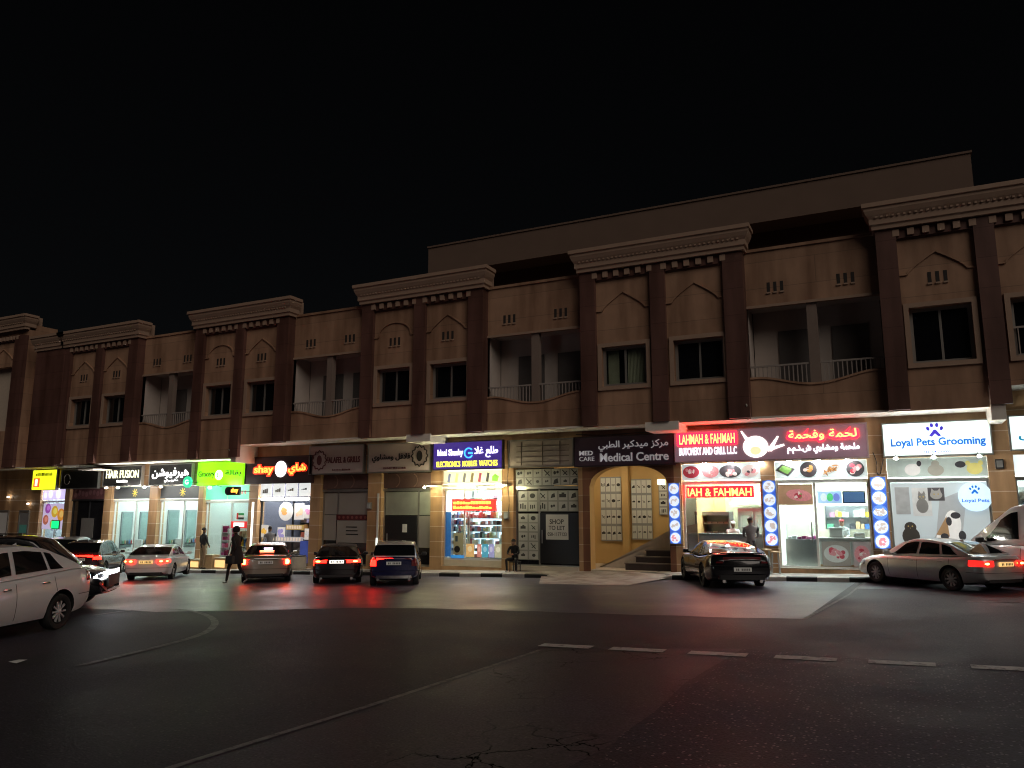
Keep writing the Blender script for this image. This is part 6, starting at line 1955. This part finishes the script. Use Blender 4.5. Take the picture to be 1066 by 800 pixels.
car('parked_car', 'black two door coupe with a red reflection on its rear glass parked before the grill', (-4.36, 21.85), 116, .84,
    dict(L=4.79, W=1.92, top=COUPE_TOP, roof=[(-2.0, 1.06), (-1.5, 1.19), (-.9, 1.32), (-.35, 1.38), (.0, 1.37), (.35, 1.28), (.95, .93)], fo=.86, wb=2.72, r=.345, rim='five', rimmat=M_RIMD,
         win=[(-1.25, -.72, -.82, -.62), (-.72, -.52, .74, .3)], ws=(.26, .92), rs=(-1.95, -.72), rw=.62, doors=[(-.72, .1), (.72, -.05)], handles=(-.5,), mir=.62, paint=P_BLACK,
         wide=[(-2.4, .94), (-1.7, 1.0), (-1.1, .985), (-.2, .955), (.6, .965), (1.4, 1.0), (1.9, .97), (2.4, .86)],
         tail=[(.56, .0, .78, .96, T_OFF, None)], head=[(.5, .35, .6, .72, M_HLAMP)], plate=(.60, M_PLATE), rlines=[(.70, .012, .3, M_HUB, 'bumper_gap'), (.97, .02, .0, M_PLAST2, 'boot_edge'), (.30, .14, .05, M_PLAST2, 'diffuser')], extra=[spoiler, exhaust], sill=.25), PARK)
P_BLUE = paint('paint_dark_blue', (.012, .015, .075), .3, .25)
P_SILVER = paint('paint_silver', (.50, .50, .52), .7, .3)
car('parked_car', 'dark blue hatchback with a pale roof parked before the closed restaurant', (-13.75, 19.95), 121, .81,
    dict(L=4.0, W=1.77, top=[(-2.0, 1.0), (-1.94, 1.06), (-1.4, 1.02), (-.4, .97), (.7, .94), (1.0, .93), (1.5, .86), (1.85, .76), (2.0, .62)], roof=[(-1.93, 1.03), (-1.78, 1.26), (-1.55, 1.45), (-1.0, 1.53), (-.3, 1.54), (.15, 1.47), (1.0, .94)],
         fo=.82, wb=2.5, r=.315, win=[(-1.62, -1.4, -.9, -.85), (-.8, -.78, -.12, -.14), (-.04, -.06, .72, .2)], ws=(.18, .96), rs=(-1.9, -1.57), doors=[(-.95, .12), (-.08, 0), (.75, -.05)], handles=(-.72, .08), mir=.66, paint=P_BLUE, roofpaint=paint('paint_pale_roof', (.55, .53, .52)), mirmat=M_PLAST2, rw=.74, bow=.12,
         tail=[(.62, .22, .72, 1.0, (T_ON, T_OFF), None)], head=[(.45, .4, .58, .74, M_HLAMP)], plate=(.82, M_PLATE), rlines=[(.55, .010, .4, M_HUB, 'bumper_gap'), (.30, .1, .05, M_CHROME, 'bumper_insert')], extra=[exhaust]), PARK)
car('parked_car', 'black saloon with red tail lights and a lit number plate beside the dark blue hatchback', (-16.16, 20.2), 126, .81,
    sedan(paint=P_BLACK, L=4.65, top=[(a * 4.65 / 4.8, b) for a, b in SED_TOP], roof=[(-1.9, 1.05), (-1.5, 1.2), (-1.05, 1.36), (-.5, 1.42), (0, 1.42), (.45, 1.32), (1.2, .93)], rs=(-1.85, -1.1), fo=.85, wb=2.76, plate=(.86, M_PLATEL),
          tail=[(.36, .26, .82, .93, T_ON, (.3, .1, .03))], extra=[fin, exhaust]), PARK)
P_CHAMP = paint('paint_champagne', (.40, .34, .26), .6, .3)
def rear_glint(c, t, k):  # bluish reflection on the rear glass, put in as a glowing bar
    z = c.g(-1.55, 2)[1]
    MB().bbox(-1.60, -1.56, -.2, .12, z + .02, z + .09, 0, .006).build('dash_glow', E('violet_glow', (.6, .5, 1), 3), t, False, k)
car('parked_car', 'champagne saloon with all brake lights lit in front of the tea shop', (-18.99, 20.0), 131, .84,
    sedan(paint=P_CHAMP, plate=(.80, M_PLATE), tail=[(.66, .2, .72, .92, T_ON, (.10, .09, .095))], rw=.66,
          extra=[high_brake(E('brake_high', (1, .12, .05), 12), -1.72, w=.26), rear_glint, chrome_bar]), PARK)
P_WHITE = paint('paint_white', (.8, .8, .8), 0, .3)
car('parked_car', 'white saloon with twin red tail lights parked in front of the salon', (-23.78, 19.65), 127, .82,
    sedan(paint=P_WHITE, L=4.7, top=[(a * 4.7 / 4.8, b) for a, b in SED_TOP], rim='five', plate=(.80, M_PLATEY), roof=[(-2.05, 1.05), (-1.6, 1.19), (-1.0, 1.36), (-.45, 1.43), (.0, 1.43), (.45, 1.33), (1.2, .93)], rs=(-1.98, -1.05), fo=.9, wb=2.75,
          tail=[(.44, .12, .76, .90, T_ON, (.14, .07, .035)), (.72, .3, .77, .89, T_ON, (.08, .05, .03))]), PARK)
P_DRED = paint('paint_dark_maroon', (.035, .010, .012), .3, .25)
HT = [(-2.15, .98), (-2.08, 1.06), (-1.5, 1.06), (-.4, 1.02), (.7, 1.0), (1.05, .99), (1.5, .92), (1.95, .82), (2.15, .66)]
HR = [(-2.06, 1.08), (-1.9, 1.35), (-1.65, 1.56), (-1.0, 1.64), (-.2, 1.65), (.2, 1.58), (1.05, 1.0)]
def suv(**k):
    d = dict(L=4.3, W=1.80, top=HT, roof=HR, fo=.85, wb=2.6, r=.345, win=[(-1.66, -1.45, -.95, -.9), (-.85, -.83, -.1, -.12), (-.02, -.04, .76, .25)], ws=(.24, 1.0), rs=(-2.02, -1.66), rw=.76, doors=[(-.98, .12), (-.06, 0), (.8, -.05)], handles=(-.76, .1), mir=.7, bow=.12,
             bot=[(-2.15, .42), (-1.8, .30), (1.8, .27), (2.15, .36)], sill=.38, tail=[(.6, .2, .82, 1.02, T_ON, None)], head=[(.45, .4, .66, .84, M_HLAMP)], plate=(.85, M_PLATE), rlines=[(.60, .012, .4, M_HUB, 'bumper_gap')], extra=[fin])
    d.update(k)
    return d
car('parked_car', 'dark maroon hatchback half hidden behind the black off-roader', (-27.7, 19.9), 127, .82, suv(paint=P_DRED, tail=[(.58, .2, .84, 1.04, T_ON, None)]), PARK)
car('parked_car', 'pale tall estate car behind the black off-roader near the food shop', (-31.0, 21.2), 127, .86, suv(paint=P_SILVER, roof=[(a, b + .1) for a, b in HR[:-1]] + [HR[-1]], rs=(-2.02, -1.66), tail=[(.6, .2, .82, 1.02, T_OFF, None)]), PARK)

# ---- the black off-roader turning in from the side road with its headlights on
def suv_front(c, t, k):
    xg = c.bx(c.h, .3) + .012
    MB().bbox(xg - .03, xg + .02, -.5, .5, .50, .78, 0, .01).build('grille', M_PLAST2, t, False, k)
    b = MB()
    for sd in (1, -1):
        b.pbox((c.h - .10, sd * .86, .62), (c.h + .0, sd * .55, .42), .04, .05)
    b.pbox((c.h + .01, -.56, .42), (c.h + .01, .56, .42), .04, .05)
    b.build('bumper_trim', M_CHROME, t, False, k)
    for sd in (1, -1):
        MB().tube([(-1.5, sd * .56, c.roof(-1.5) + .03), (-.9, sd * .58, c.roof(-.9) + .05), (0, sd * .57, c.roof(0) + .03)], .018, n=6).build('roof_rail', M_CHROME, t, True, k)
car('suv', 'black off-roader with bright white headlights turning in from the left', (-16.9, 10.2), 40, .90,
    suv(paint=P_BLACK, L=4.5, W=1.88, top=[(a * 4.5 / 4.3, b + .02) for a, b in HT], roof=[(-2.06, 1.10), (-1.9, 1.37), (-1.65, 1.58), (-1.0, 1.66), (.3, 1.67), (.72, 1.58), (1.4, 1.0)], ws=(.72, 1.36), win=[(-1.66, -1.45, -.95, -.9), (-.85, -.83, .1, .08), (.18, .16, 1.2, .78)], fo=.88, wb=2.7, head=[(.66, .16, .72, .86, M_HLIT)], rim='five', rimmat=M_RIMD, extra=[suv_front],
        bot=[(-2.25, .42), (-1.8, .30), (1.8, .27), (2.25, .36)]))

# ---- white saloon close by on the left, seen from its side
P_WH2 = paint('paint_cool_white', (.86, .85, .85), 0, .28)
car('white_saloon', 'white saloon cut off by the left picture edge with only its rear half showing', (-12.95, 7.15), -70, .955,
    sedan(paint=P_WH2, L=4.4, W=1.72, top=[(-2.2, .94), (-2.14, 1.02), (-1.7, 1.05), (-1.1, 1.02), (-.4, .98), (.4, .95), (1.0, .94), (1.25, .93), (1.7, .85), (2.05, .74), (2.2, .62)],
          roof=[(-1.86, 1.05), (-1.5, 1.21), (-1.0, 1.40), (-.45, 1.47), (.05, 1.46), (.45, 1.36), (1.15, .95)], fo=.85, wb=2.55, r=.305, rim='ten',
          win=[(-1.36, -1.08, -1.03, -.92), (-.96, -.86, -.16, -.18), (-.06, -.08, .9, .35)], ws=(.34, 1.1), rs=(-1.8, -1.06), doors=[(-1.02, -.28), (-.11, 0), (.9, -.05)], handles=(-.78, .1), hmat=M_CHROME,
          tail=[(.5, .22, .78, .97, T_OFF, None)]))

# ---- white van at the right edge
def van_bits(c, t, k):
    MB().bbox(-1.3, -.35, -.5, .5, c.roof(-.8) - .01, c.roof(-.8) + .17, 0, .05).build('roof_cooler', M_PLAST2, t, True, k)
    # red picture of a round-faced chef printed on the side
    b = MB()
    for sd in (1,):
        for q in range(26):
            a0, a1 = 2 * math.pi * q / 26, 2 * math.pi * (q + 1) / 26
            P = lambda a, rr: (-.35 + rr * math.cos(a), 1.12 + rr * 1.05 * math.sin(a))
            p0, p1 = P(a0, .36), P(a1, .36); q0, q1 = P(a0, .31), P(a1, .31)
            def Y(x, z):
                if z < c.zt(x) - .02:
                    return c.side(x, z) + .006
                return float(np.interp(z, [c.g(x, v)[1] for v in (0, .2, .4, .6, .8, 1)], [c.g(x, v)[0] for v in (0, .2, .4, .6, .8, 1)])) + .008
            for A, B, C_, D in ((p0, p1, q1, q0),):
                b.add([(u[0], sd * Y(*u), u[1]) for u in (A, B, C_, D)], [(0, 1, 2, 3)])
        for (cx, cz, rx, rz) in ((-.5, 1.2, .07, .05), (-.22, 1.2, .07, .05), (-.35, .98, .15, .09), (-.62, 1.42, .08, .14), (-.08, 1.42, .08, .14)):
            vs = [(cx + rx * math.cos(u), sd * Y(cx + rx * math.cos(u), cz + rz * math.sin(u)), cz + rz * math.sin(u)) for u in [q * .5236 for q in range(12)]]
            b.add(vs, [tuple(range(12))])
        for q in range(3):
            x0_ = .25 + .0 * q
            vs = [(-.8, .62 - .1 * q), (.5 - .2 * q, .62 - .1 * q), (.5 - .2 * q, .66 - .1 * q), (-.8, .66 - .1 * q)]
            b.add([(u[0], sd * Y(*u), u[1]) for u in vs], [(0, 1, 2, 3)])
    b.build('side_emblem', mat('van_red_print', (.45, .03, .05), .4), t, False, k)
car('van', 'white van with a red side emblem and a black roof unit at the right edge', (3.5, 21.9), 132, .96,
    dict(L=5.0, W=1.88, top=[(-2.5, 1.05), (-1.5, 1.06), (.8, 1.04), (1.5, 1.03), (2.0, .95), (2.35, .86), (2.5, .7)], roof=[(-2.49, 1.92), (-2.3, 2.02), (-1.4, 2.06), (.1, 2.05), (.7, 1.96), (2.1, .98)], rw=.82, gbow=.4,
         fo=1.0, wb=3.0, r=.34, win=[(.50, .50, 1.72, 1.0)], ws=(.95, 2.02), doors=[(.42, 0), (1.5, -.02), (-1.1, 0)], handles=(.6,), mir=1.45, paint=P_WH2, mirmat=M_PLAST2, hz=.05, rim='cover',
         bot=[(-2.5, .4), (-2.2, .3), (2.2, .26), (2.5, .34)], sill=.36, tail=[(.78, .06, .8, 1.02, T_OFF, None)], head=[(.5, .35, .66, .86, M_HLAMP)], extra=[van_bits], box_rear=(1.2, 1.75, .7)), PARK)

# ------------------------------------------------------------------ people
def person(label, xy, rzdeg, J, cols, k, z=None, hair=None, tunic=None, cap=None):
    """J: joints in metres, facing +x. cols: material per body zone"""
    x, y = xy
    t = thing('person', label, 'person', (x, y, walk_z(x) if z is None else z), R(rzdeg), world=False)
    V, Ed, Rd, Zn = [], [], [], []
    def v(p, r):
        V.append(p); Rd.append(r if isinstance(r, tuple) else (r, r)); return len(V) - 1
    def e(a, b, zone):
        Ed.append((a, b)); Zn.append(zone)
    P = lambda n: Vector(J[n])
    pel = v(P('pelvis'), (.125, .15)); wa = v(P('waist'), (.11, .14)); ch = v(P('chest'), (.125, .165)); nk = v(P('neck'), .055)
    e(pel, wa, 'top'); e(wa, ch, 'top'); e(ch, nk, 'top')
    hd = P('head'); f = Vector(J.get('face', (1, 0, 0))).normalized()
    c1 = v(hd + Vector((0, 0, -.10)) + f * .015, (.062, .062)); c2 = v(hd, (.088, .078)); c3 = v(hd + Vector((0, 0, .075)), (.075, .068))
    e(nk, c1, 'skin'); e(c1, c2, 'skin'); e(c2, c3, 'skin')
    ns = v(hd + f * .10 + Vector((0, 0, -.02)), .014); e(c2, ns, 'skin')
    sdv = Vector((0, 0, 1)).cross(f)
    for s in (1, -1):
        er = v(hd + sdv * s * .082, .016); e(c2, er, 'skin')
        sh = v(P('sh' + 'LR'[s < 0]), .062); el = v(P('el' + 'LR'[s < 0]), .044); wr = v(P('wr' + 'LR'[s < 0]), .03)
        e(ch, sh, 'top'); e(sh, el, 'sleeve'); e(el, wr, J.get('forearm', 'sleeve'))
        d = (P('wr' + 'LR'[s < 0]) - P('el' + 'LR'[s < 0])).normalized()
        pm = v(P('wr' + 'LR'[s < 0]) + d * .07, (.038, .022)); e(wr, pm, 'skin')
        a = d.cross(Vector((0, 1, 0)) if abs(d.y) < .8 else Vector((1, 0, 0))).normalized()
        curl = d.cross(a) * s
        for q, ln in enumerate((.07, .08, .075, .06)):
            b0 = P('wr' + 'LR'[s < 0]) + d * .095 + a * (-.03 + .02 * q)
            f1 = v(b0, .0095); f2 = v(b0 + d * ln * .55 + curl * .008, .0088); f3 = v(b0 + d * ln * .9 + curl * .03, .0075)
            e(pm, f1, 'skin'); e(f1, f2, 'skin'); e(f2, f3, 'skin')
        th = v(P('wr' + 'LR'[s < 0]) + d * .05 + a * .045, .011); th2 = v(P('wr' + 'LR'[s < 0]) + d * .085 + a * .06 + curl * .02, .0095)
        e(pm, th, 'skin'); e(th, th2, 'skin')
        hp = v(P('hip' + 'LR'[s < 0]), .088); kn = v(P('kn' + 'LR'[s < 0]), .058); an = v(P('an' + 'LR'[s < 0]), .04)
        e(pel, hp, 'leg'); e(hp, kn, 'leg'); e(kn, an, 'leg')
        tf = Vector(J.get('toe' + 'LR'[s < 0], (1, 0, 0))).normalized()
        he = v(P('an' + 'LR'[s < 0]) + Vector((0, 0, -.045)) - tf * .03, .036); to = v(P('an' + 'LR'[s < 0]) + tf * .15 + Vector((0, 0, -.055)), .028)
        e(an, he, 'shoe'); e(he, to, 'shoe')
    me = bpy.data.meshes.new('body'); me.from_pydata(V, Ed, []); me.update()
    o = bpy.data.objects.new('body', me); C.objects.link(o)
    sk = o.modifiers.new('skin', 'SKIN'); sk.use_smooth_shade = True; sk.branch_smoothing = .3
    for q, r in zip(me.skin_vertices[0].data, Rd):
        q.radius = r
    me.skin_vertices[0].data[0].use_root = True
    su = o.modifiers.new('sub', 'SUBSURF'); su.levels = su.render_levels = 1
    dg = bpy.context.evaluated_depsgraph_get()
    m2 = bpy.data.meshes.new_from_object(o.evaluated_get(dg))
    o.modifiers.clear(); o.data = m2
    zones = ['skin', 'top', 'sleeve', 'leg', 'shoe']
    m2.materials.clear()
    for zn in zones:
        m2.materials.append(cols.get(zn, cols['top']))
    A = np.array([V[a][:] for a, _ in Ed]); B = np.array([V[b][:] for _, b in Ed]); D = B - A
    rr = np.array([(Rd[a][0] + Rd[b][0]) / 2 for a, b in Ed])
    for p in m2.polygons:
        c = np.array(p.center[:])
        tt = np.clip(((c - A) * D).sum(1) / (D * D).sum(1), 0, 1)
        dist = np.linalg.norm(A + D * tt[:, None] - c, axis=1) - rr
        p.material_index = zones.index(Zn[int(dist.argmin())])
        p.use_smooth = True
    m2.transform(Matrix.Scale(k, 4))
    o.parent = t
    for s in (1, -1):
        MB().ell(tuple(hd + f * .083 + sdv * s * .032 + Vector((0, 0, .012))), (.010, .012, .008), nu=8, nv=6).build('eye', mat('eye_dark', (.03, .02, .02), .3), t, True, k)
    if hair:
        b = MB().ell(tuple(hd + Vector((0, 0, .035)) - f * .02), hair[1], nu=16, nv=10, t1=hair[2])
        b.build(hair[3], hair[0], t, True, k)
    if tunic:
        m, z0, z1, r0, r1, cx = tunic
        b = MB()
        n = 20
        for q in range(5):
            pass
        prof = [(r1 * 1.0, z1), (r1 * 1.02, z1 - .1), (r0 * .92, z0 + .25), (r0, z0 + .02), (r0 * .97, z0)]
        vs = []
        for r, zz in prof:
            for i in range(n):
                a = 2 * math.pi * i / n
                w_ = 1 + .06 * math.sin(5 * a) * (z1 - zz)
                vs.append((cx + r * .85 * w_ * math.cos(a), r * w_ * math.sin(a), zz))
        b.add(vs, [(i * n + j, i * n + (j + 1) % n, (i + 1) * n + (j + 1) % n, (i + 1) * n + j) for i in range(4) for j in range(n)])
        b.build('tunic', m, t, True, k)
    if cap:
        b = MB().ell(tuple(hd + Vector((0, 0, .04))), (.10, .09, .085), nu=16, nv=8, t1=.52).ell(tuple(hd + Vector((0, 0, .045)) + f * .1), (.07, .065, .012), nu=12, nv=6)
        b.build('cap', cap, t, True, k)
    return t

def pose(lean=0.0, **k):
    J = dict(pelvis=(0, 0, .95), waist=(.01 + lean * .3, 0, 1.12), chest=(.0 + lean * .7, 0, 1.34), neck=(.0 + lean, 0, 1.50), head=(.02 + lean * 1.1, 0, 1.635),
             shL=(lean * .8, .19, 1.42), shR=(lean * .8, -.19, 1.42), elL=(-.02 + lean * .6, .25, 1.14), elR=(-.02 + lean * .6, -.25, 1.14), wrL=(.06 + lean * .6, .25, .90), wrR=(.06 + lean * .6, -.25, .90),
             hipL=(0, .09, .90), hipR=(0, -.09, .90), knL=(.02, .10, .49), knR=(.02, -.10, .49), anL=(-.01, .10, .085), anR=(-.01, -.10, .085))
    J.update(k)
    return J
SKIN = mat('skin', (.28, .15, .09), .55, var=.06)
C_BLK = mat('black_cloth', (.012, .012, .014), .85, var=.3, scale=20, bump=.2)
C_DGR = mat('charcoal_cloth', (.03, .03, .034), .85, var=.3, scale=20, bump=.2)
C_TAN = mat('tan_cloth', (.28, .2, .12), .85, var=.2, scale=20)
C_GREY = mat('grey_cloth', (.22, .22, .23), .85, var=.2, scale=20, bump=.2)
C_WHT = mat('white_cloth', (.68, .69, .70), .85, var=.08, scale=20)
C_SHOE = mat('pale_shoe', (.42, .40, .38), .6)
HAIR = mat('dark_hair', (.012, .009, .008), .6)
kp = 1.0
wx, wy = -18.15, 17.75
person('person in black striding across the road with a covered head and pale shoes', (wx, wy), 185,
       pose(.06, knL=(.20, .10, .52), anL=(.26, .10, .10), knR=(-.04, -.10, .50), anR=(-.34, -.10, .17), elL=(-.14, .25, 1.17), wrL=(-.02, .26, .95), elR=(.12, -.25, 1.16), wrR=(.28, -.22, 1.02), toeR=(.8, 0, -.5)),
       dict(skin=SKIN, top=C_BLK, leg=C_BLK, sleeve=C_BLK, shoe=C_SHOE), kp * 1.12, road_z(wx, wy) + .006, hair=(C_BLK, (.115, .105, .125), .72, 'headscarf'), tunic=(C_BLK, .62, 1.15, .25, .17, .02))
t = thing('handbag', 'black shoulder bag hanging beside the person in black', 'bag', (wx + .05, wy - .28, road_z(wx, wy) + .62))
MB().bbox(wx - .12, wx + .16, wy - .34, wy - .22, road_z(wx, wy) + .62, road_z(wx, wy) + .86, 0, .03).build('body', C_DGR, t, True)
MB().tube([(wx - .08, wy - .28, road_z(wx, wy) + .86), (wx - .02, wy - .24, road_z(wx, wy) + 1.25), (wx + .04, wy - .22, road_z(wx, wy) + 1.27), (wx + .12, wy - .28, road_z(wx, wy) + .86)], .012, n=6).build('strap', C_DGR, t)
person('person in a charcoal top and tan trousers standing with their back turned by the grocery', (-25.9, 23.45), 80, pose(.0, face=(1, 0, 0), elL=(.02, .27, 1.15), elR=(.02, -.27, 1.15), wrL=(.16, .18, 1.0), wrR=(.16, -.18, 1.0)),
       dict(skin=SKIN, top=C_DGR, leg=C_TAN, sleeve=C_DGR, shoe=C_BLK), 1.10, hair=(HAIR, (.098, .09, .10), .55, 'hair'))
person('person in a grey and white top standing behind the champagne saloon', (-22.3, 23.5), 150, pose(.04, elL=(.08, .24, 1.18), wrL=(.28, .16, 1.2), elR=(.06, -.24, 1.16), wrR=(.26, -.14, 1.1)),
       dict(skin=SKIN, top=C_GREY, leg=C_DGR, sleeve=C_WHT, shoe=C_BLK), 1.10, hair=(HAIR, (.098, .09, .10), .55, 'hair'))
person('person in a dark tracksuit sitting on a stool in front of the empty shop', (-11.62, 23.75), -85,
       dict(pelvis=(-.05, 0, .50), waist=(-.03, 0, .68), chest=(.03, 0, .88), neck=(.08, 0, 1.04), head=(.13, 0, 1.165), shL=(.05, .18, .97), shR=(.05, -.18, .97), elL=(.14, .25, .72), elR=(.14, -.25, .72), wrL=(.36, .10, .70), wrR=(.36, -.10, .70),
            hipL=(.0, .10, .48), hipR=(.0, -.10, .48), knL=(.40, .20, .50), knR=(.40, -.20, .50), anL=(.34, .19, .085), anR=(.34, -.19, .085), face=(1, 0, -.35)),
       dict(skin=SKIN, top=C_BLK, leg=C_BLK, sleeve=C_BLK, shoe=C_SHOE), .96, hair=(HAIR, (.098, .09, .10), .55, 'hair'))
t = thing('stool', 'low dark stool under the seated person at the empty shop', 'stool', (-11.62, 23.80, walk_z(-11.62)))
z = walk_z(-11.62)
MB().box(-11.78, -11.46, 23.64, 23.96, z + .30, z + .335, 0, .01).build('seat', M_PLAST2, t)
for a, c in ((-11.75, 23.67), (-11.49, 23.67), (-11.75, 23.93), (-11.49, 23.93)):
    MB().tube([(a, c, z), (a, c, z + .30)], .018, n=6).build('leg', M_PLAST2, t)
person('person in a grey shirt and red cap at the grill counter', (-3.85, 23.75), 95, pose(.05, elL=(.15, .22, 1.16), wrL=(.36, .14, 1.12), elR=(.15, -.22, 1.16), wrR=(.36, -.14, 1.12)),
       dict(skin=SKIN, top=C_GREY, leg=C_DGR, sleeve=C_GREY, shoe=C_BLK), 1.08, hair=(HAIR, (.096, .088, .09), .55, 'hair'), cap=mat('red_cap', (.4, .03, .04), .7))
person('cook in white with a white cap behind the grill counter', (-4.65, YW + 1.25), -80, pose(.06, elL=(.16, .2, 1.18), wrL=(.34, .1, 1.14), elR=(.16, -.2, 1.18), wrR=(.34, -.1, 1.14)),
       dict(skin=SKIN, top=C_WHT, leg=C_WHT, sleeve=C_WHT, shoe=C_BLK), 1.0, hair=(HAIR, (.096, .088, .09), .5, 'hair'), cap=C_WHT)
person('worker in white with a red cap behind the meat counter', (-1.45, YW + 1.35), -85, pose(.05, elL=(.16, .2, 1.18), wrL=(.34, .1, 1.14), elR=(.16, -.2, 1.18), wrR=(.34, -.1, 1.14)),
       dict(skin=SKIN, top=C_WHT, leg=C_DGR, sleeve=C_WHT, shoe=C_BLK), 1.0, hair=(HAIR, (.096, .088, .09), .5, 'hair'), cap=MATS['red_cap'])

# litter on the road and small things
t = tag(MB().add([(-10.35, 6.35, road_z(-10.3, 6.4) + .012), (-10.15, 6.33, road_z(-10.3, 6.4) + .012), (-10.12, 6.45, road_z(-10.3, 6.4) + .04), (-10.33, 6.47, road_z(-10.3, 6.4) + .02)], [(0, 1, 2, 3)]).build('paper_scrap', M_PAPER, None, origin=(-10.25, 6.4, road_z(-10.3, 6.4))), 'crumpled white paper scrap lying on the road near the white saloon', 'litter')
for q, (x, zb) in enumerate(((-24.15, 3.7), (-3.64, 4.3))):
    o = MB().tube([(x, 23.02, zb - .02), (x, 22.96, zb + .3), (x, 22.86, zb + .42)], .022, n=8).build('drain_pipe', mat('pvc_grey', (.4, .36, .3), .6), bld)
for o in list(bpy.data.objects):
    if '_world' in o:
        del o['_world']
